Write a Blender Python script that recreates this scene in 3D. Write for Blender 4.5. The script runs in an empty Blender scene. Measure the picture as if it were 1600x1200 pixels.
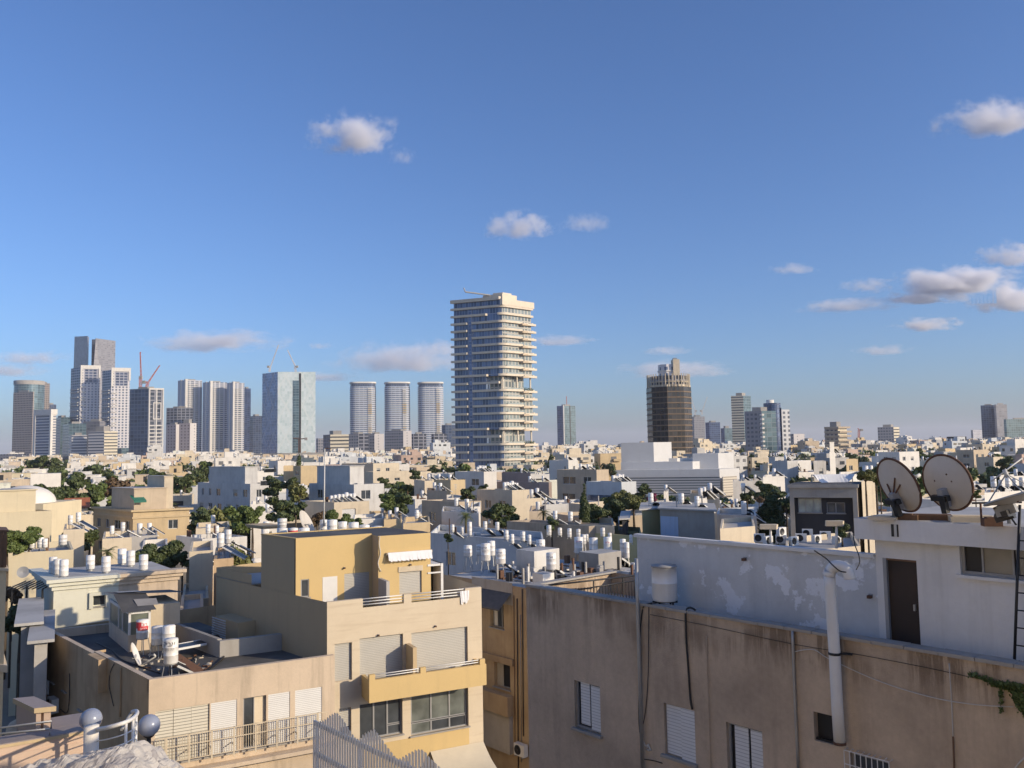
import bpy, math, random
from mathutils import Vector, Matrix
random.seed(7)
SC = bpy.context.scene
COL = SC.collection
rad = math.radians
V = Vector

# ---------------------------------------------------------------- camera
CAM_H = 20.0
FPX = 1300.0
PITCH = math.atan(100 / FPX)
ROLL = rad(1.0)
RT0 = V((1, 0, 0)); UP0 = V((0, -math.sin(PITCH), math.cos(PITCH))); FW0 = V((0, math.cos(PITCH), math.sin(PITCH)))
RV = (RT0 * math.cos(ROLL) - UP0 * math.sin(ROLL)); UV_ = (RT0 * math.sin(ROLL) + UP0 * math.cos(ROLL))
CP = V((0, 0, CAM_H))
cd = bpy.data.cameras.new('camera'); cam = bpy.data.objects.new('camera', cd); COL.objects.link(cam)
cd.sensor_width = 36; cd.lens = 36 * FPX / 1600; cd.clip_start = .1; cd.clip_end = 40000
cam.matrix_world = Matrix(((RV.x, UV_.x, -FW0.x, 0), (RV.y, UV_.y, -FW0.y, 0), (RV.z, UV_.z, -FW0.z, CAM_H), (0, 0, 0, 1)))
SC.camera = cam

def ray(px, py): return FW0 + RV * ((px - 800) / FPX) + UV_ * ((600 - py) / FPX)
def P(px, py, Y):
    d = ray(px, py); return CP + d * (Y / d.y)
def PZ(px, py, z):
    d = ray(px, py); return CP + d * ((z - CAM_H) / d.z)
def proj(p):
    d = V(p) - CP; w = d.dot(FW0)
    return 800 + FPX * d.dot(RV) / w, 600 - FPX * d.dot(UV_) / w
def hitx(C, u, px, py):
    """distance along u from C where the vertical plane through the pixel is met"""
    d = ray(px, py); a = V((d.x, d.y)); b = V((u.x, u.y)); c = V((C.x, C.y)) - V((CP.x, CP.y))
    return (a.y * c.x - a.x * c.y) / (a.x * b.y - a.y * b.x)

# ---------------------------------------------------------------- materials
MATS = {}
def newmat(name):
    m = bpy.data.materials.new(name); m.use_nodes = True
    nt = m.node_tree; b = nt.nodes['Principled BSDF']; MATS[name] = m
    return m, nt, b
def N(nt, t, **k):
    n = nt.nodes.new(t)
    for a, v in k.items(): setattr(n, a, v)
    return n
def mth(nt, op, a, b=None, c=None):
    n = N(nt, 'ShaderNodeMath', operation=op)
    for i, x in enumerate((a, b, c)):
        if x is None: continue
        if isinstance(x, (int, float)): n.inputs[i].default_value = x
        else: nt.links.new(x, n.inputs[i])
    return n.outputs[0]
def mixc(nt, f, a, b):
    n = N(nt, 'ShaderNodeMix', data_type='RGBA')
    for i, x in ((0, f), (6, a), (7, b)):
        if isinstance(x, (int, float)): n.inputs[i].default_value = x
        elif isinstance(x, (tuple, list)): n.inputs[i].default_value = (*x, 1)
        else: nt.links.new(x, n.inputs[i])
    return n.outputs[2]
def noise(nt, vec, scale, detail=4, rough=.55):
    n = N(nt, 'ShaderNodeTexNoise'); n.inputs['Scale'].default_value = scale
    n.inputs['Detail'].default_value = detail; n.inputs['Roughness'].default_value = rough
    if vec is not None: nt.links.new(vec, n.inputs['Vector'])
    return n.outputs[0]
def ramp(nt, f, lo, hi):
    n = N(nt, 'ShaderNodeMapRange'); nt.links.new(f, n.inputs[0])
    n.inputs[1].default_value = lo; n.inputs[2].default_value = hi; n.clamp = True
    return n.outputs[0]
def stretch(nt, vec, s):
    n = N(nt, 'ShaderNodeMapping'); nt.links.new(vec, n.inputs[0]); n.inputs['Scale'].default_value = s
    return n.outputs[0]
def stucco(name, col, dirt=(.16, .13, .1), amt=.35, streak=.3, rough=.9, var=.12, bump=.25, bscale=14, patches=None, prand=.1, topdirt=None):
    """rendered wall: soft blotches, vertical rain streaks, fine grain"""
    m, nt, b = newmat(name)
    tc = N(nt, 'ShaderNodeTexCoord'); o = tc.outputs['Object']
    big = noise(nt, o, .45, 5, .6)
    st = noise(nt, stretch(nt, o, (2.2, 2.2, .16)), 1.0, 5, .65)
    fine = noise(nt, o, 9, 3, .6)
    c = mixc(nt, mth(nt, 'MULTIPLY', ramp(nt, big, .42, .75), amt), col, dirt)
    c = mixc(nt, mth(nt, 'MULTIPLY', ramp(nt, st, .52, .78), streak), c, dirt)
    if patches:
        pc, ps, lo = patches
        pf = noise(nt, o, ps, 6, .62)
        c = mixc(nt, ramp(nt, pf, lo, lo + .02), c, pc)
    if topdirt:             # drips below a ledge at height topdirt
        sp = N(nt, 'ShaderNodeSeparateXYZ'); nt.links.new(o, sp.inputs[0])
        dr = noise(nt, stretch(nt, o, (3.2, 3.2, .35)), 1.0, 6, .7)
        near = ramp(nt, mth(nt, 'ADD', sp.outputs[2], mth(nt, 'MULTIPLY', dr, 1.5)), topdirt - .15, topdirt + .45)
        c = mixc(nt, mth(nt, 'MULTIPLY', near, mth(nt, 'ADD', mth(nt, 'MULTIPLY', mth(nt, 'MULTIPLY', ramp(nt, dr, .42, .52), .6), ramp(nt, noise(nt, o, .55, 3), .42, .6)), .1)), c, (.13, .085, .05))
    h = N(nt, 'ShaderNodeHueSaturation'); nt.links.new(c, h.inputs['Color'])
    oi = N(nt, 'ShaderNodeObjectInfo')
    v = mth(nt, 'ADD', mth(nt, 'MULTIPLY', fine, var), mth(nt, 'MULTIPLY', oi.outputs['Random'], prand))
    nt.links.new(mth(nt, 'ADD', v, 1 - var / 2 - prand / 2), h.inputs['Value'])
    nt.links.new(h.outputs[0], b.inputs['Base Color']); b.inputs['Roughness'].default_value = rough
    if bump:
        bp = N(nt, 'ShaderNodeBump'); bp.inputs['Strength'].default_value = bump; bp.inputs['Distance'].default_value = .02
        nt.links.new(noise(nt, o, bscale, 6, .7), bp.inputs['Height']); nt.links.new(bp.outputs[0], b.inputs['Normal'])
    return m
def plain(name, col, rough=.6, metal=0, var=.15, vs=4, bump=0):
    m, nt, b = newmat(name)
    tc = N(nt, 'ShaderNodeTexCoord')
    f = noise(nt, tc.outputs['Object'], vs, 4)
    h = N(nt, 'ShaderNodeHueSaturation'); h.inputs['Color'].default_value = (*col, 1)
    nt.links.new(mth(nt, 'ADD', mth(nt, 'MULTIPLY', f, var * 2), 1 - var), h.inputs['Value'])
    nt.links.new(h.outputs[0], b.inputs['Base Color'])
    b.inputs['Roughness'].default_value = rough; b.inputs['Metallic'].default_value = metal
    if bump:
        bp = N(nt, 'ShaderNodeBump'); bp.inputs['Strength'].default_value = bump; bp.inputs['Distance'].default_value = .03
        nt.links.new(noise(nt, tc.outputs['Object'], vs * 4, 6, .7), bp.inputs['Height']); nt.links.new(bp.outputs[0], b.inputs['Normal'])
    return m
def facade(name, wall, glass, cw, ch, fw, fh, grough=.12, gmetal=.0, diag=False, gvar=.5, wvar=.1, spec=.8, off=0):
    """window grid in metres on the wall's UV: a pane fills fw x fh of each cw x ch cell"""
    m, nt, b = newmat(name)
    uv = N(nt, 'ShaderNodeUVMap'); sp = N(nt, 'ShaderNodeSeparateXYZ'); nt.links.new(uv.outputs[0], sp.inputs[0])
    x = mth(nt, 'DIVIDE', sp.outputs[0], cw); y = mth(nt, 'DIVIDE', mth(nt, 'ADD', sp.outputs[1], off), ch)
    fx = mth(nt, 'FRACT', x); fy = mth(nt, 'FRACT', y)
    mask = mth(nt, 'MULTIPLY', mth(nt, 'LESS_THAN', mth(nt, 'ABSOLUTE', mth(nt, 'SUBTRACT', fx, .5)), fw / 2),
               mth(nt, 'LESS_THAN', mth(nt, 'ABSOLUTE', mth(nt, 'SUBTRACT', fy, .5)), fh / 2))
    cb = N(nt, 'ShaderNodeCombineXYZ'); nt.links.new(mth(nt, 'FLOOR', x), cb.inputs[0]); nt.links.new(mth(nt, 'FLOOR', y), cb.inputs[1])
    wn = N(nt, 'ShaderNodeTexWhiteNoise'); nt.links.new(cb.outputs[0], wn.inputs[0])
    g = mixc(nt, mth(nt, 'MULTIPLY', wn.outputs[0], gvar), glass, tuple(min(1, k * 2.6 + .05) for k in glass))
    w = mixc(nt, mth(nt, 'MULTIPLY', noise(nt, uv.outputs[0], .09, 5), wvar * 2), wall, tuple(k * .6 for k in wall))
    if diag:
        d1 = mth(nt, 'ABSOLUTE', mth(nt, 'SUBTRACT', mth(nt, 'FRACT', mth(nt, 'ADD', mth(nt, 'DIVIDE', sp.outputs[0], diag), mth(nt, 'DIVIDE', sp.outputs[1], diag * 1.9))), .5))
        d2 = mth(nt, 'ABSOLUTE', mth(nt, 'SUBTRACT', mth(nt, 'FRACT', mth(nt, 'SUBTRACT', mth(nt, 'DIVIDE', sp.outputs[0], diag), mth(nt, 'DIVIDE', sp.outputs[1], diag * 1.9))), .5))
        dd = mth(nt, 'LESS_THAN', mth(nt, 'MINIMUM', d1, d2), .055)
        mask = mth(nt, 'MULTIPLY', mask, mth(nt, 'SUBTRACT', 1, dd))
    nt.links.new(mixc(nt, mask, w, g), b.inputs['Base Color'])
    rn = N(nt, 'ShaderNodeMapRange'); nt.links.new(mask, rn.inputs[0]); rn.inputs[3].default_value = .8; rn.inputs[4].default_value = grough
    nt.links.new(rn.outputs[0], b.inputs['Roughness']); nt.links.new(mth(nt, 'MULTIPLY', mask, gmetal), b.inputs['Metallic'])
    b.inputs['Specular IOR Level'].default_value = spec
    return m
def glassmat(name, col, rough=.05, metal=.0, spec=1.0):
    m, nt, b = newmat(name)
    tc = N(nt, 'ShaderNodeTexCoord')
    c = mixc(nt, ramp(nt, noise(nt, tc.outputs['Object'], .8, 3), .35, .7), col, tuple(k * 2.2 + .01 for k in col))
    nt.links.new(c, b.inputs['Base Color']); b.inputs['Roughness'].default_value = rough
    b.inputs['Specular IOR Level'].default_value = spec; b.inputs['Metallic'].default_value = metal
    return m
def slatmat(name, col, pitch=.07, axis=1, dark=.45, bump=.5):
    """rolled or louvred shutter: the slats are the surface's own relief"""
    m, nt, b = newmat(name)
    uv = N(nt, 'ShaderNodeUVMap'); sp = N(nt, 'ShaderNodeSeparateXYZ'); nt.links.new(uv.outputs[0], sp.inputs[0])
    f = mth(nt, 'FRACT', mth(nt, 'DIVIDE', sp.outputs[axis], pitch))
    gap = mth(nt, 'LESS_THAN', f, .22)
    c = mixc(nt, mth(nt, 'MULTIPLY', gap, dark), col, tuple(k * .25 for k in col))
    c2 = mixc(nt, mth(nt, 'MULTIPLY', noise(nt, uv.outputs[0], 2.5, 4), .3), c, tuple(k * .6 for k in col))
    nt.links.new(c2, b.inputs['Base Color']); b.inputs['Roughness'].default_value = .55
    bp = N(nt, 'ShaderNodeBump'); bp.inputs['Strength'].default_value = bump; bp.inputs['Distance'].default_value = .02
    nt.links.new(f, bp.inputs['Height']); nt.links.new(bp.outputs[0], b.inputs['Normal'])
    return m

M = {}
for k, c, kw in (
    ('white', (.72, .68, .61), dict(amt=.18, streak=.18)), ('cream', (.66, .56, .41), dict(amt=.25, streak=.25)),
    ('beige', (.56, .45, .32), dict(amt=.3, streak=.3)), ('sand', (.60, .46, .27), dict(amt=.25, streak=.25)),
    ('pinkish', (.52, .38, .30), dict(amt=.3, streak=.3)), ('grey', (.46, .44, .41), dict(amt=.35, streak=.35)),
    ('pale', (.62, .60, .56), dict(amt=.25, streak=.3)), ('mauve', (.40, .31, .27), dict(amt=.25, streak=.2)),
    ('ochre', (.61, .445, .205), dict(amt=.1, streak=.12, var=.06)), ('tan', (.50, .38, .225), dict(amt=.1, streak=.15, var=.06)),
    ('olive', (.50, .46, .25), dict(amt=.25, streak=.3)), ('blue', (.20, .27, .46), dict(amt=.1, streak=.1)),
    ('peach', (.62, .50, .37), dict(amt=.35, streak=.5)), ('bluewhite', (.62, .63, .62), dict(amt=.2, streak=.2)),
    ('mint', (.66, .65, .54), dict(amt=.15, streak=.2)), ('oldwall', (.44, .36, .27), dict(amt=.5, streak=.5)),
    ('concrete', (.36, .34, .31), dict(amt=.4, streak=.3)), ('darkgrey', (.035, .036, .042), dict(dirt=(.02, .02, .02), amt=.2, streak=.1)),
    ('creamy', (.68, .58, .39), dict(amt=.12, streak=.15)), ('rooftar', (.07, .068, .066), dict(dirt=(.2, .19, .17), amt=.6, streak=0, bump=.3)),
    ('roofpale', (.46, .45, .43), dict(dirt=(.2, .19, .17), amt=.6, streak=0)), ('roofwhite', (.60, .60, .58), dict(dirt=(.25, .23, .2), amt=.5, streak=0)),
    ('plasterold', (.55, .40, .24), dict(dirt=(.24, .15, .08), amt=.6, streak=.5)),
):
    M[k] = stucco(k, c, **kw)
M['tile'] = plain('roof_tile', (.42, .13, .05), .8, var=.3)
M['rtile'] = plain('dull_red_tile', (.2, .07, .045), .8, var=.3)
M['dark'] = plain('dark_opening', (.02, .02, .022), .5, var=.3)
M['glass'] = glassmat('window_glass', (.035, .04, .045), .08)
M['bglass'] = glassmat('blue_glass', (.03, .06, .10), .08)
M['wframe'] = plain('white_frame', (.68, .67, .64), .5, var=.08)
M['gframe'] = plain('grey_frame', (.3, .3, .3), .5)
M['shut'] = slatmat('grey_rolled_shutter', (.46, .44, .39), .075)
M['wshut'] = slatmat('white_shutter', (.72, .71, .68), .075, dark=.5)
M['lshut'] = slatmat('louvred_shutter', (.66, .62, .52), .12, dark=.9)
M['dshut'] = slatmat('dark_shutter', (.17, .17, .17), .075)
M['bshut'] = plain('blue_shutter', (.05, .09, .35), .5)
M['tank'] = stucco('white_tank', (.76, .75, .72), dirt=(.42, .33, .24), amt=.25, streak=.4, rough=.4, bump=0, prand=.2, var=.05)
M['steel'] = plain('galvanised_steel', (.38, .38, .37), .45, .6)
M['rust'] = plain('rusty_steel', (.12, .06, .035), .85, var=.4, vs=12)
M['collector'] = glassmat('collector_glass', (.008, .008, .010), .35, spec=.35)
M['black'] = plain('black_rubber', (.015, .015, .016), .5, var=.2)
M['cable'] = plain('pale_cable', (.55, .54, .5), .6)
M['green'] = plain('green_awning', (.03, .16, .11), .7)
M['fabric'] = plain('awning_fabric', (.62, .55, .42), .85, var=.12, vs=2)
M['wfabric'] = plain('white_fabric', (.74, .74, .74), .8, var=.1)
M['wood'] = plain('old_wood', (.16, .09, .05), .8, var=.4, vs=6)
M['crane_red'] = plain('crane_paint', (.5, .16, .11), .6)
M['crane_white'] = plain('crane_white', (.6, .55, .5), .6)
M['bark'] = plain('bark', (.10, .075, .05), .9, var=.3)
def leafmat(name, a, bb):
    m, nt, b = newmat(name)
    g = N(nt, 'ShaderNodeNewGeometry')
    tc = N(nt, 'ShaderNodeTexCoord')
    f = mth(nt, 'ADD', mth(nt, 'MULTIPLY', g.outputs['Random Per Island'], .6), mth(nt, 'MULTIPLY', noise(nt, tc.outputs['Object'], .9, 2), .5))
    nt.links.new(mixc(nt, f, a, bb), b.inputs['Base Color']); b.inputs['Roughness'].default_value = .6
    b.inputs['Transmission Weight'].default_value = 0
    b.inputs['Subsurface Weight'].default_value = 0
    return m
M['leaf'] = leafmat('leaf_green', (.04, .07, .016), (.16, .20, .05))
M['leafd'] = leafmat('leaf_dark', (.026, .044, .014), (.11, .135, .04))
M['leafo'] = leafmat('leaf_olive', (.07, .08, .02), (.20, .20, .06))
M['leafb'] = leafmat('leaf_brown', (.07, .045, .02), (.16, .10, .05))
M['bougain'] = leafmat('blossom_magenta', (.16, .02, .06), (.3, .05, .12))

# ---------------------------------------------------------------- mesh builder
class MB:
    def __init__(s): s.v = []; s.f = []; s.m = []; s.uv = []; s.mats = []; s.sm = []; s.fr(V((0, 0, 0)), V((1, 0, 0)), V((0, 1, 0)))
    def fr(s, o, u, w, z=V((0, 0, 1))): s.o = V(o); s.u = V(u); s.w = V(w); s.z = V(z); return s
    def pt(s, a, b, c): return s.o + s.u * a + s.w * b + s.z * c
    def mi(s, mat):
        if mat not in s.mats: s.mats.append(mat)
        return s.mats.index(mat)
    def face(s, pts, mat, uvs=None, smooth=False, world=False):
        n = len(s.v); q = [V(p) if world else s.pt(*p) for p in pts]
        s.v += q; s.f.append(tuple(range(n, n + len(pts)))); s.m.append(s.mi(mat)); s.sm.append(smooth)
        if uvs is None:
            nz = (q[1] - q[0]).cross(q[-1] - q[0]); 
            if nz.length and abs(nz.normalized().z) > .7 and not world: uvs = [(p[0], p[1]) for p in pts]
            else:
                e = (q[1] - q[0]); e.z = 0
                if e.length < 1e-6: e = q[2] - q[1]; e.z = 0
                e = e.normalized() if e.length else V((1, 0, 0))
                uvs = [((p - s.o).dot(e), p.z) for p in q]
        s.uv += list(uvs)
    def box(s, a0, a1, b0, b1, c0, c1, mat, top=None, skip=''):
        p = lambda i, j, k: ((a0, a1)[i], (b0, b1)[j], (c0, c1)[k])
        F = {'f': (p(0,0,0), p(1,0,0), p(1,0,1), p(0,0,1)), 'b': (p(1,1,0), p(0,1,0), p(0,1,1), p(1,1,1)),
             'l': (p(0,1,0), p(0,0,0), p(0,0,1), p(0,1,1)), 'r': (p(1,0,0), p(1,1,0), p(1,1,1), p(1,0,1)),
             't': (p(0,0,1), p(1,0,1), p(1,1,1), p(0,1,1)), 'd': (p(0,1,0), p(1,1,0), p(1,0,0), p(0,0,0))}
        for k, q in F.items():
            if k in skip: continue
            if k in 'fblr':
                ax = 0 if k in 'fb' else 1
                L = (s.u.length if ax == 0 else s.w.length)
                uvs = [(x[ax] * L, x[2]) for x in q]
            else: uvs = [(x[0], x[1]) for x in q]
            s.face(q, (top if (k == 't' and top) else mat), uvs)
        return s
    def prism(s, poly, c0, c1, mat, top=None, smooth=False, bottom=False):
        n = len(poly); acc = 0
        for i in range(n):
            a, b = poly[i], poly[(i + 1) % n]; L = math.hypot(b[0] - a[0], b[1] - a[1])
            s.face(((a[0], a[1], c0), (b[0], b[1], c0), (b[0], b[1], c1), (a[0], a[1], c1)), mat, ((acc, c0), (acc + L, c0), (acc + L, c1), (acc, c1)), smooth)
            acc += L
        s.face([(a[0], a[1], c1) for a in poly], top or mat, [(a[0], a[1]) for a in poly])
        if bottom: s.face([(a[0], a[1], c0) for a in reversed(poly)], mat, [(a[0], a[1]) for a in poly])
        return s
    def lathe(s, c, prof, mat, n=16, mats=None, cap=True):
        rings = []
        for i in range(n):
            t = 2 * math.pi * i / n; rings.append((math.cos(t), math.sin(t)))
        for k in range(len(prof) - 1):
            (ra, za), (rb, zb) = prof[k], prof[k + 1]; mm = mats[k] if mats else mat
            for i in range(n):
                x, y = rings[i], rings[(i + 1) % n]
                s.face(((c[0] + x[0] * ra, c[1] + x[1] * ra, c[2] + za), (c[0] + y[0] * ra, c[1] + y[1] * ra, c[2] + za),
                        (c[0] + y[0] * rb, c[1] + y[1] * rb, c[2] + zb), (c[0] + x[0] * rb, c[1] + x[1] * rb, c[2] + zb)), mm,
                       ((i / n * 2, za), ((i + 1) / n * 2, za), ((i + 1) / n * 2, zb), (i / n * 2, zb)), True)
        return s
    def tube(s, pts, r, mat, n=6, world=True, r2=None):
        q = [V(p) if world else s.pt(*p) for p in pts]; rings = []
        for i, p in enumerate(q):
            d = (q[min(i + 1, len(q) - 1)] - q[max(i - 1, 0)]).normalized()
            a = d.orthogonal().normalized() if abs(d.z) > .9 else d.cross(V((0, 0, 1))).normalized(); b = d.cross(a)
            rr = r if r2 is None else r + (r2 - r) * i / (len(q) - 1)
            rings.append([p + (a * math.cos(2 * math.pi * k / n) + b * math.sin(2 * math.pi * k / n)) * rr for k in range(n)])
        for i in range(len(q) - 1):
            for k in range(n):
                s.face((rings[i][k], rings[i][(k + 1) % n], rings[i + 1][(k + 1) % n], rings[i + 1][k]), mat, None, n > 5, True)
        s.face(rings[0][::-1], mat, None, False, True); s.face(rings[-1], mat, None, False, True)
        return s
    def mesh(s, name, off=V((0, 0, 0))):
        me = bpy.data.meshes.new(name); off = V(off)
        me.from_pydata([tuple(p - off) for p in s.v], [], s.f); 
        for m in s.mats: me.materials.append(M[m] if isinstance(m, str) else m)
        me.polygons.foreach_set('material_index', s.m); me.polygons.foreach_set('use_smooth', s.sm)
        ul = me.uv_layers.new(name='UVMap'); flat = [x for uv in s.uv for x in uv]; ul.data.foreach_set('uv', flat)
        if any(s.sm):
            import bmesh
            bm = bmesh.new(); bm.from_mesh(me); bmesh.ops.remove_doubles(bm, verts=bm.verts, dist=1e-4); bm.to_mesh(me); bm.free()
        me.update(); return me
    def build(s, name, parent=None, off=None, **tags):
        if not s.f: return None
        o0 = V(off) if off is not None else (parent_org(parent) if parent else V((0, 0, 0)))
        ob = bpy.data.objects.new(name, s.mesh(name, o0)); COL.objects.link(ob)
        if parent: ob.parent = parent
        if parent is None: ob.location = o0
        settags(ob, **tags); return ob
ORG = {}
def parent_org(p): return ORG[p.name]
def settags(o, label=None, cat=None, group=None, kind=None):
    if label: o['label'] = label
    if cat: o['category'] = cat
    if group: o['group'] = group
    if kind: o['kind'] = kind
USED = {}
def thing(name, label, cat, loc, group=None):
    o = bpy.data.objects.new(name, None); COL.objects.link(o); o.location = loc; o.empty_display_size = .2
    ORG[o.name] = V(loc); settags(o, label, cat, group); return o
def sub(mb, name, parent, **t):
    """a sub-part under a mesh part that shares its thing's origin"""
    ob = bpy.data.objects.new(name, mb.mesh(name, ORG[parent.name])); COL.objects.link(ob); ob.parent = parent; settags(ob, **t); return ob
def part(mb, name, parent, **t):
    ob = mb.build(name, parent, **t)
    if ob is not None: ORG[ob.name] = ORG[parent.name]
    return ob
def solo(mb, name, label, cat, loc, group=None, kind=None):
    return mb.build(name, None, off=loc, label=label, cat=cat, group=group, kind=kind)
def clone(root, loc, rz=0, sc=1, label=None, group=None):
    r = root.copy(); COL.objects.link(r); r.location = loc; r.rotation_euler = (0, 0, rz); r.scale = (sc, sc, sc) if not isinstance(sc, tuple) else sc
    if label: r['label'] = label
    if group: r['group'] = group
    for ch in list(root.children):
        c = ch.copy(); COL.objects.link(c); c.parent = r
        for g in list(ch.children):
            d = g.copy(); COL.objects.link(d); d.parent = c
    return r

def wall(mb, L, z0, z1, ops, mat, depth=.18, rev=None, s0=0.0):
    """wall in the builder's frame (a along, b outward, c up) with real recessed openings (a0,a1,c0,c1)"""
    xs = sorted({s0, L} | {min(max(x, s0), L) for o in ops for x in o[:2]}); zs = sorted({z0, z1} | {min(max(z, z0), z1) for o in ops for z in o[2:4]})
    for i in range(len(xs) - 1):
        for j in range(len(zs) - 1):
            cx, cz = (xs[i] + xs[i + 1]) / 2, (zs[j] + zs[j + 1]) / 2
            if any(o[0] < cx < o[1] and o[2] < cz < o[3] for o in ops): continue
            mb.face(((xs[i], 0, zs[j]), (xs[i + 1], 0, zs[j]), (xs[i + 1], 0, zs[j + 1]), (xs[i], 0, zs[j + 1])), mat)
    for a0, a1, c0, c1 in [o[:4] for o in ops]:
        d = -depth; r = rev or mat
        mb.face(((a0, 0, c0), (a1, 0, c0), (a1, d, c0), (a0, d, c0)), r); mb.face(((a0, 0, c1), (a0, d, c1), (a1, d, c1), (a1, 0, c1)), r)
        mb.face(((a0, 0, c0), (a0, d, c0), (a0, d, c1), (a0, 0, c1)), r); mb.face(((a1, 0, c0), (a1, 0, c1), (a1, d, c1), (a1, d, c0)), r)

# ---------------------------------------------------------------- light, sky, air
SUN_EL, SUN_AZ = 18.0, 113.0        # azimuth clockwise from +Y
def setup_light():
    w = bpy.data.worlds.new('World'); SC.world = w; w.use_nodes = True; nt = w.node_tree
    sky = N(nt, 'ShaderNodeTexSky'); sky.sky_type = 'NISHITA'; sky.sun_disc = False
    sky.sun_elevation = rad(SUN_EL); sky.sun_rotation = rad(SUN_AZ); sky.altitude = 20
    sky.air_density = SKY[0]; sky.dust_density = SKY[1]; sky.ozone_density = SKY[2]
    bg = nt.nodes['Background']; tn = N(nt, 'ShaderNodeMix', data_type='RGBA', blend_type='MULTIPLY'); tn.inputs[0].default_value = 1; nt.links.new(sky.outputs[0], tn.inputs[6]); tn.inputs[7].default_value = (*SKYT, 1); nt.links.new(tn.outputs[2], bg.inputs[0]); bg.inputs[1].default_value = SKY[3]
    sd = bpy.data.lights.new('sun', 'SUN'); so = bpy.data.objects.new('sun', sd); COL.objects.link(so)
    sd.energy = SKY[4]; sd.angle = rad(.5); sd.color = (1.0, .83, .60)
    d = V((math.sin(rad(SUN_AZ)) * math.cos(rad(SUN_EL)), math.cos(rad(SUN_AZ)) * math.cos(rad(SUN_EL)), math.sin(rad(SUN_EL))))
    so.rotation_euler = d.to_track_quat('Z', 'Y').to_euler(); so.location = (50, -30, 60)
SKY = (1.0, 1.35, 4.8, .105, 3.2); SKYT = (.90, .97, 1.17)
setup_light()
SC.view_settings.view_transform = 'Standard'; SC.view_settings.look = 'None'; SC.view_settings.exposure = .5; SC.view_settings.gamma = 1
SC.render.engine = 'CYCLES'
SC.cycles.use_denoising = True
SC.cycles.max_bounces = 6; SC.cycles.diffuse_bounces = 4; SC.cycles.volume_bounces = 1; SC.cycles.transparent_max_bounces = 8
# ---------------------------------------------------------------- ground
g = MB()
g.face(((-14000, -200, 0), (14000, -200, 0), (14000, 14000, 0), (-14000, 14000, 0)), 'asphalt') if 0 else None
M['ground'] = stucco('city_ground', (.20, .18, .15), amt=.5, streak=0, bump=0)
g.face(((-14000, -300, 0), (14000, -300, 0), (14000, 14000, 0), (-14000, 14000, 0)), 'ground')
g.build('ground', None, kind='structure')

# ---------------------------------------------------------------- skyscrapers
def uvec(a): return V((math.cos(rad(a)), math.sin(rad(a)), 0))
def footprint(px, py, xl, xr, Y, rb=30, la=50):
    """corner nearest the camera, its two face directions and their lengths, from where the corner and ends show"""
    C = P(px, py, Y); u = uvec(rb); v = uvec(180 - la)
    W = hitx(C, u, xr, py) if xr is not None else 10; D = hitx(C, v, xl, py) if xl is not None else 10
    return C, u, v, W, D
SKYL = []; TOWERS = []; BIGFOOT = []
def tower(label, px, py, xl, xr, Y, mr, ml=None, rb=30, la=50, roofbits=True, cat='tower', group=None, name='office_tower', capm='concrete', extra=None):
    C, u, v, W, D = footprint(px, py, xl, xr, Y, rb, la)
    root = thing(name, label, cat, (C.x, C.y, 0), group)
    b = MB().fr((C.x, C.y, 0), u, v)
    ml = ml or mr
    b.box(0, W, 0, D, 0, C.z, mr, top=capm, skip='l')
    b.face(((0, D, 0), (0, 0, 0), (0, 0, C.z), (0, D, C.z)), ml, ((D, 0), (0, 0), (0, C.z), (D, C.z)))
    part(b, 'tower_body', root)
    if roofbits:
        k = MB().fr((C.x, C.y, 0), u, v)
        k.box(W * .25, W * .7, D * .25, D * .75, C.z, C.z + roofbits * 1.0 * (3 if roofbits is True else 1), capm)
        part(k, 'roof_plant', root)
    if extra: extra(root, C, u, v, W, D)
    TOWERS.append(root); SKYL.append((px, label)); return root, C, u, v, W, D

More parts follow.
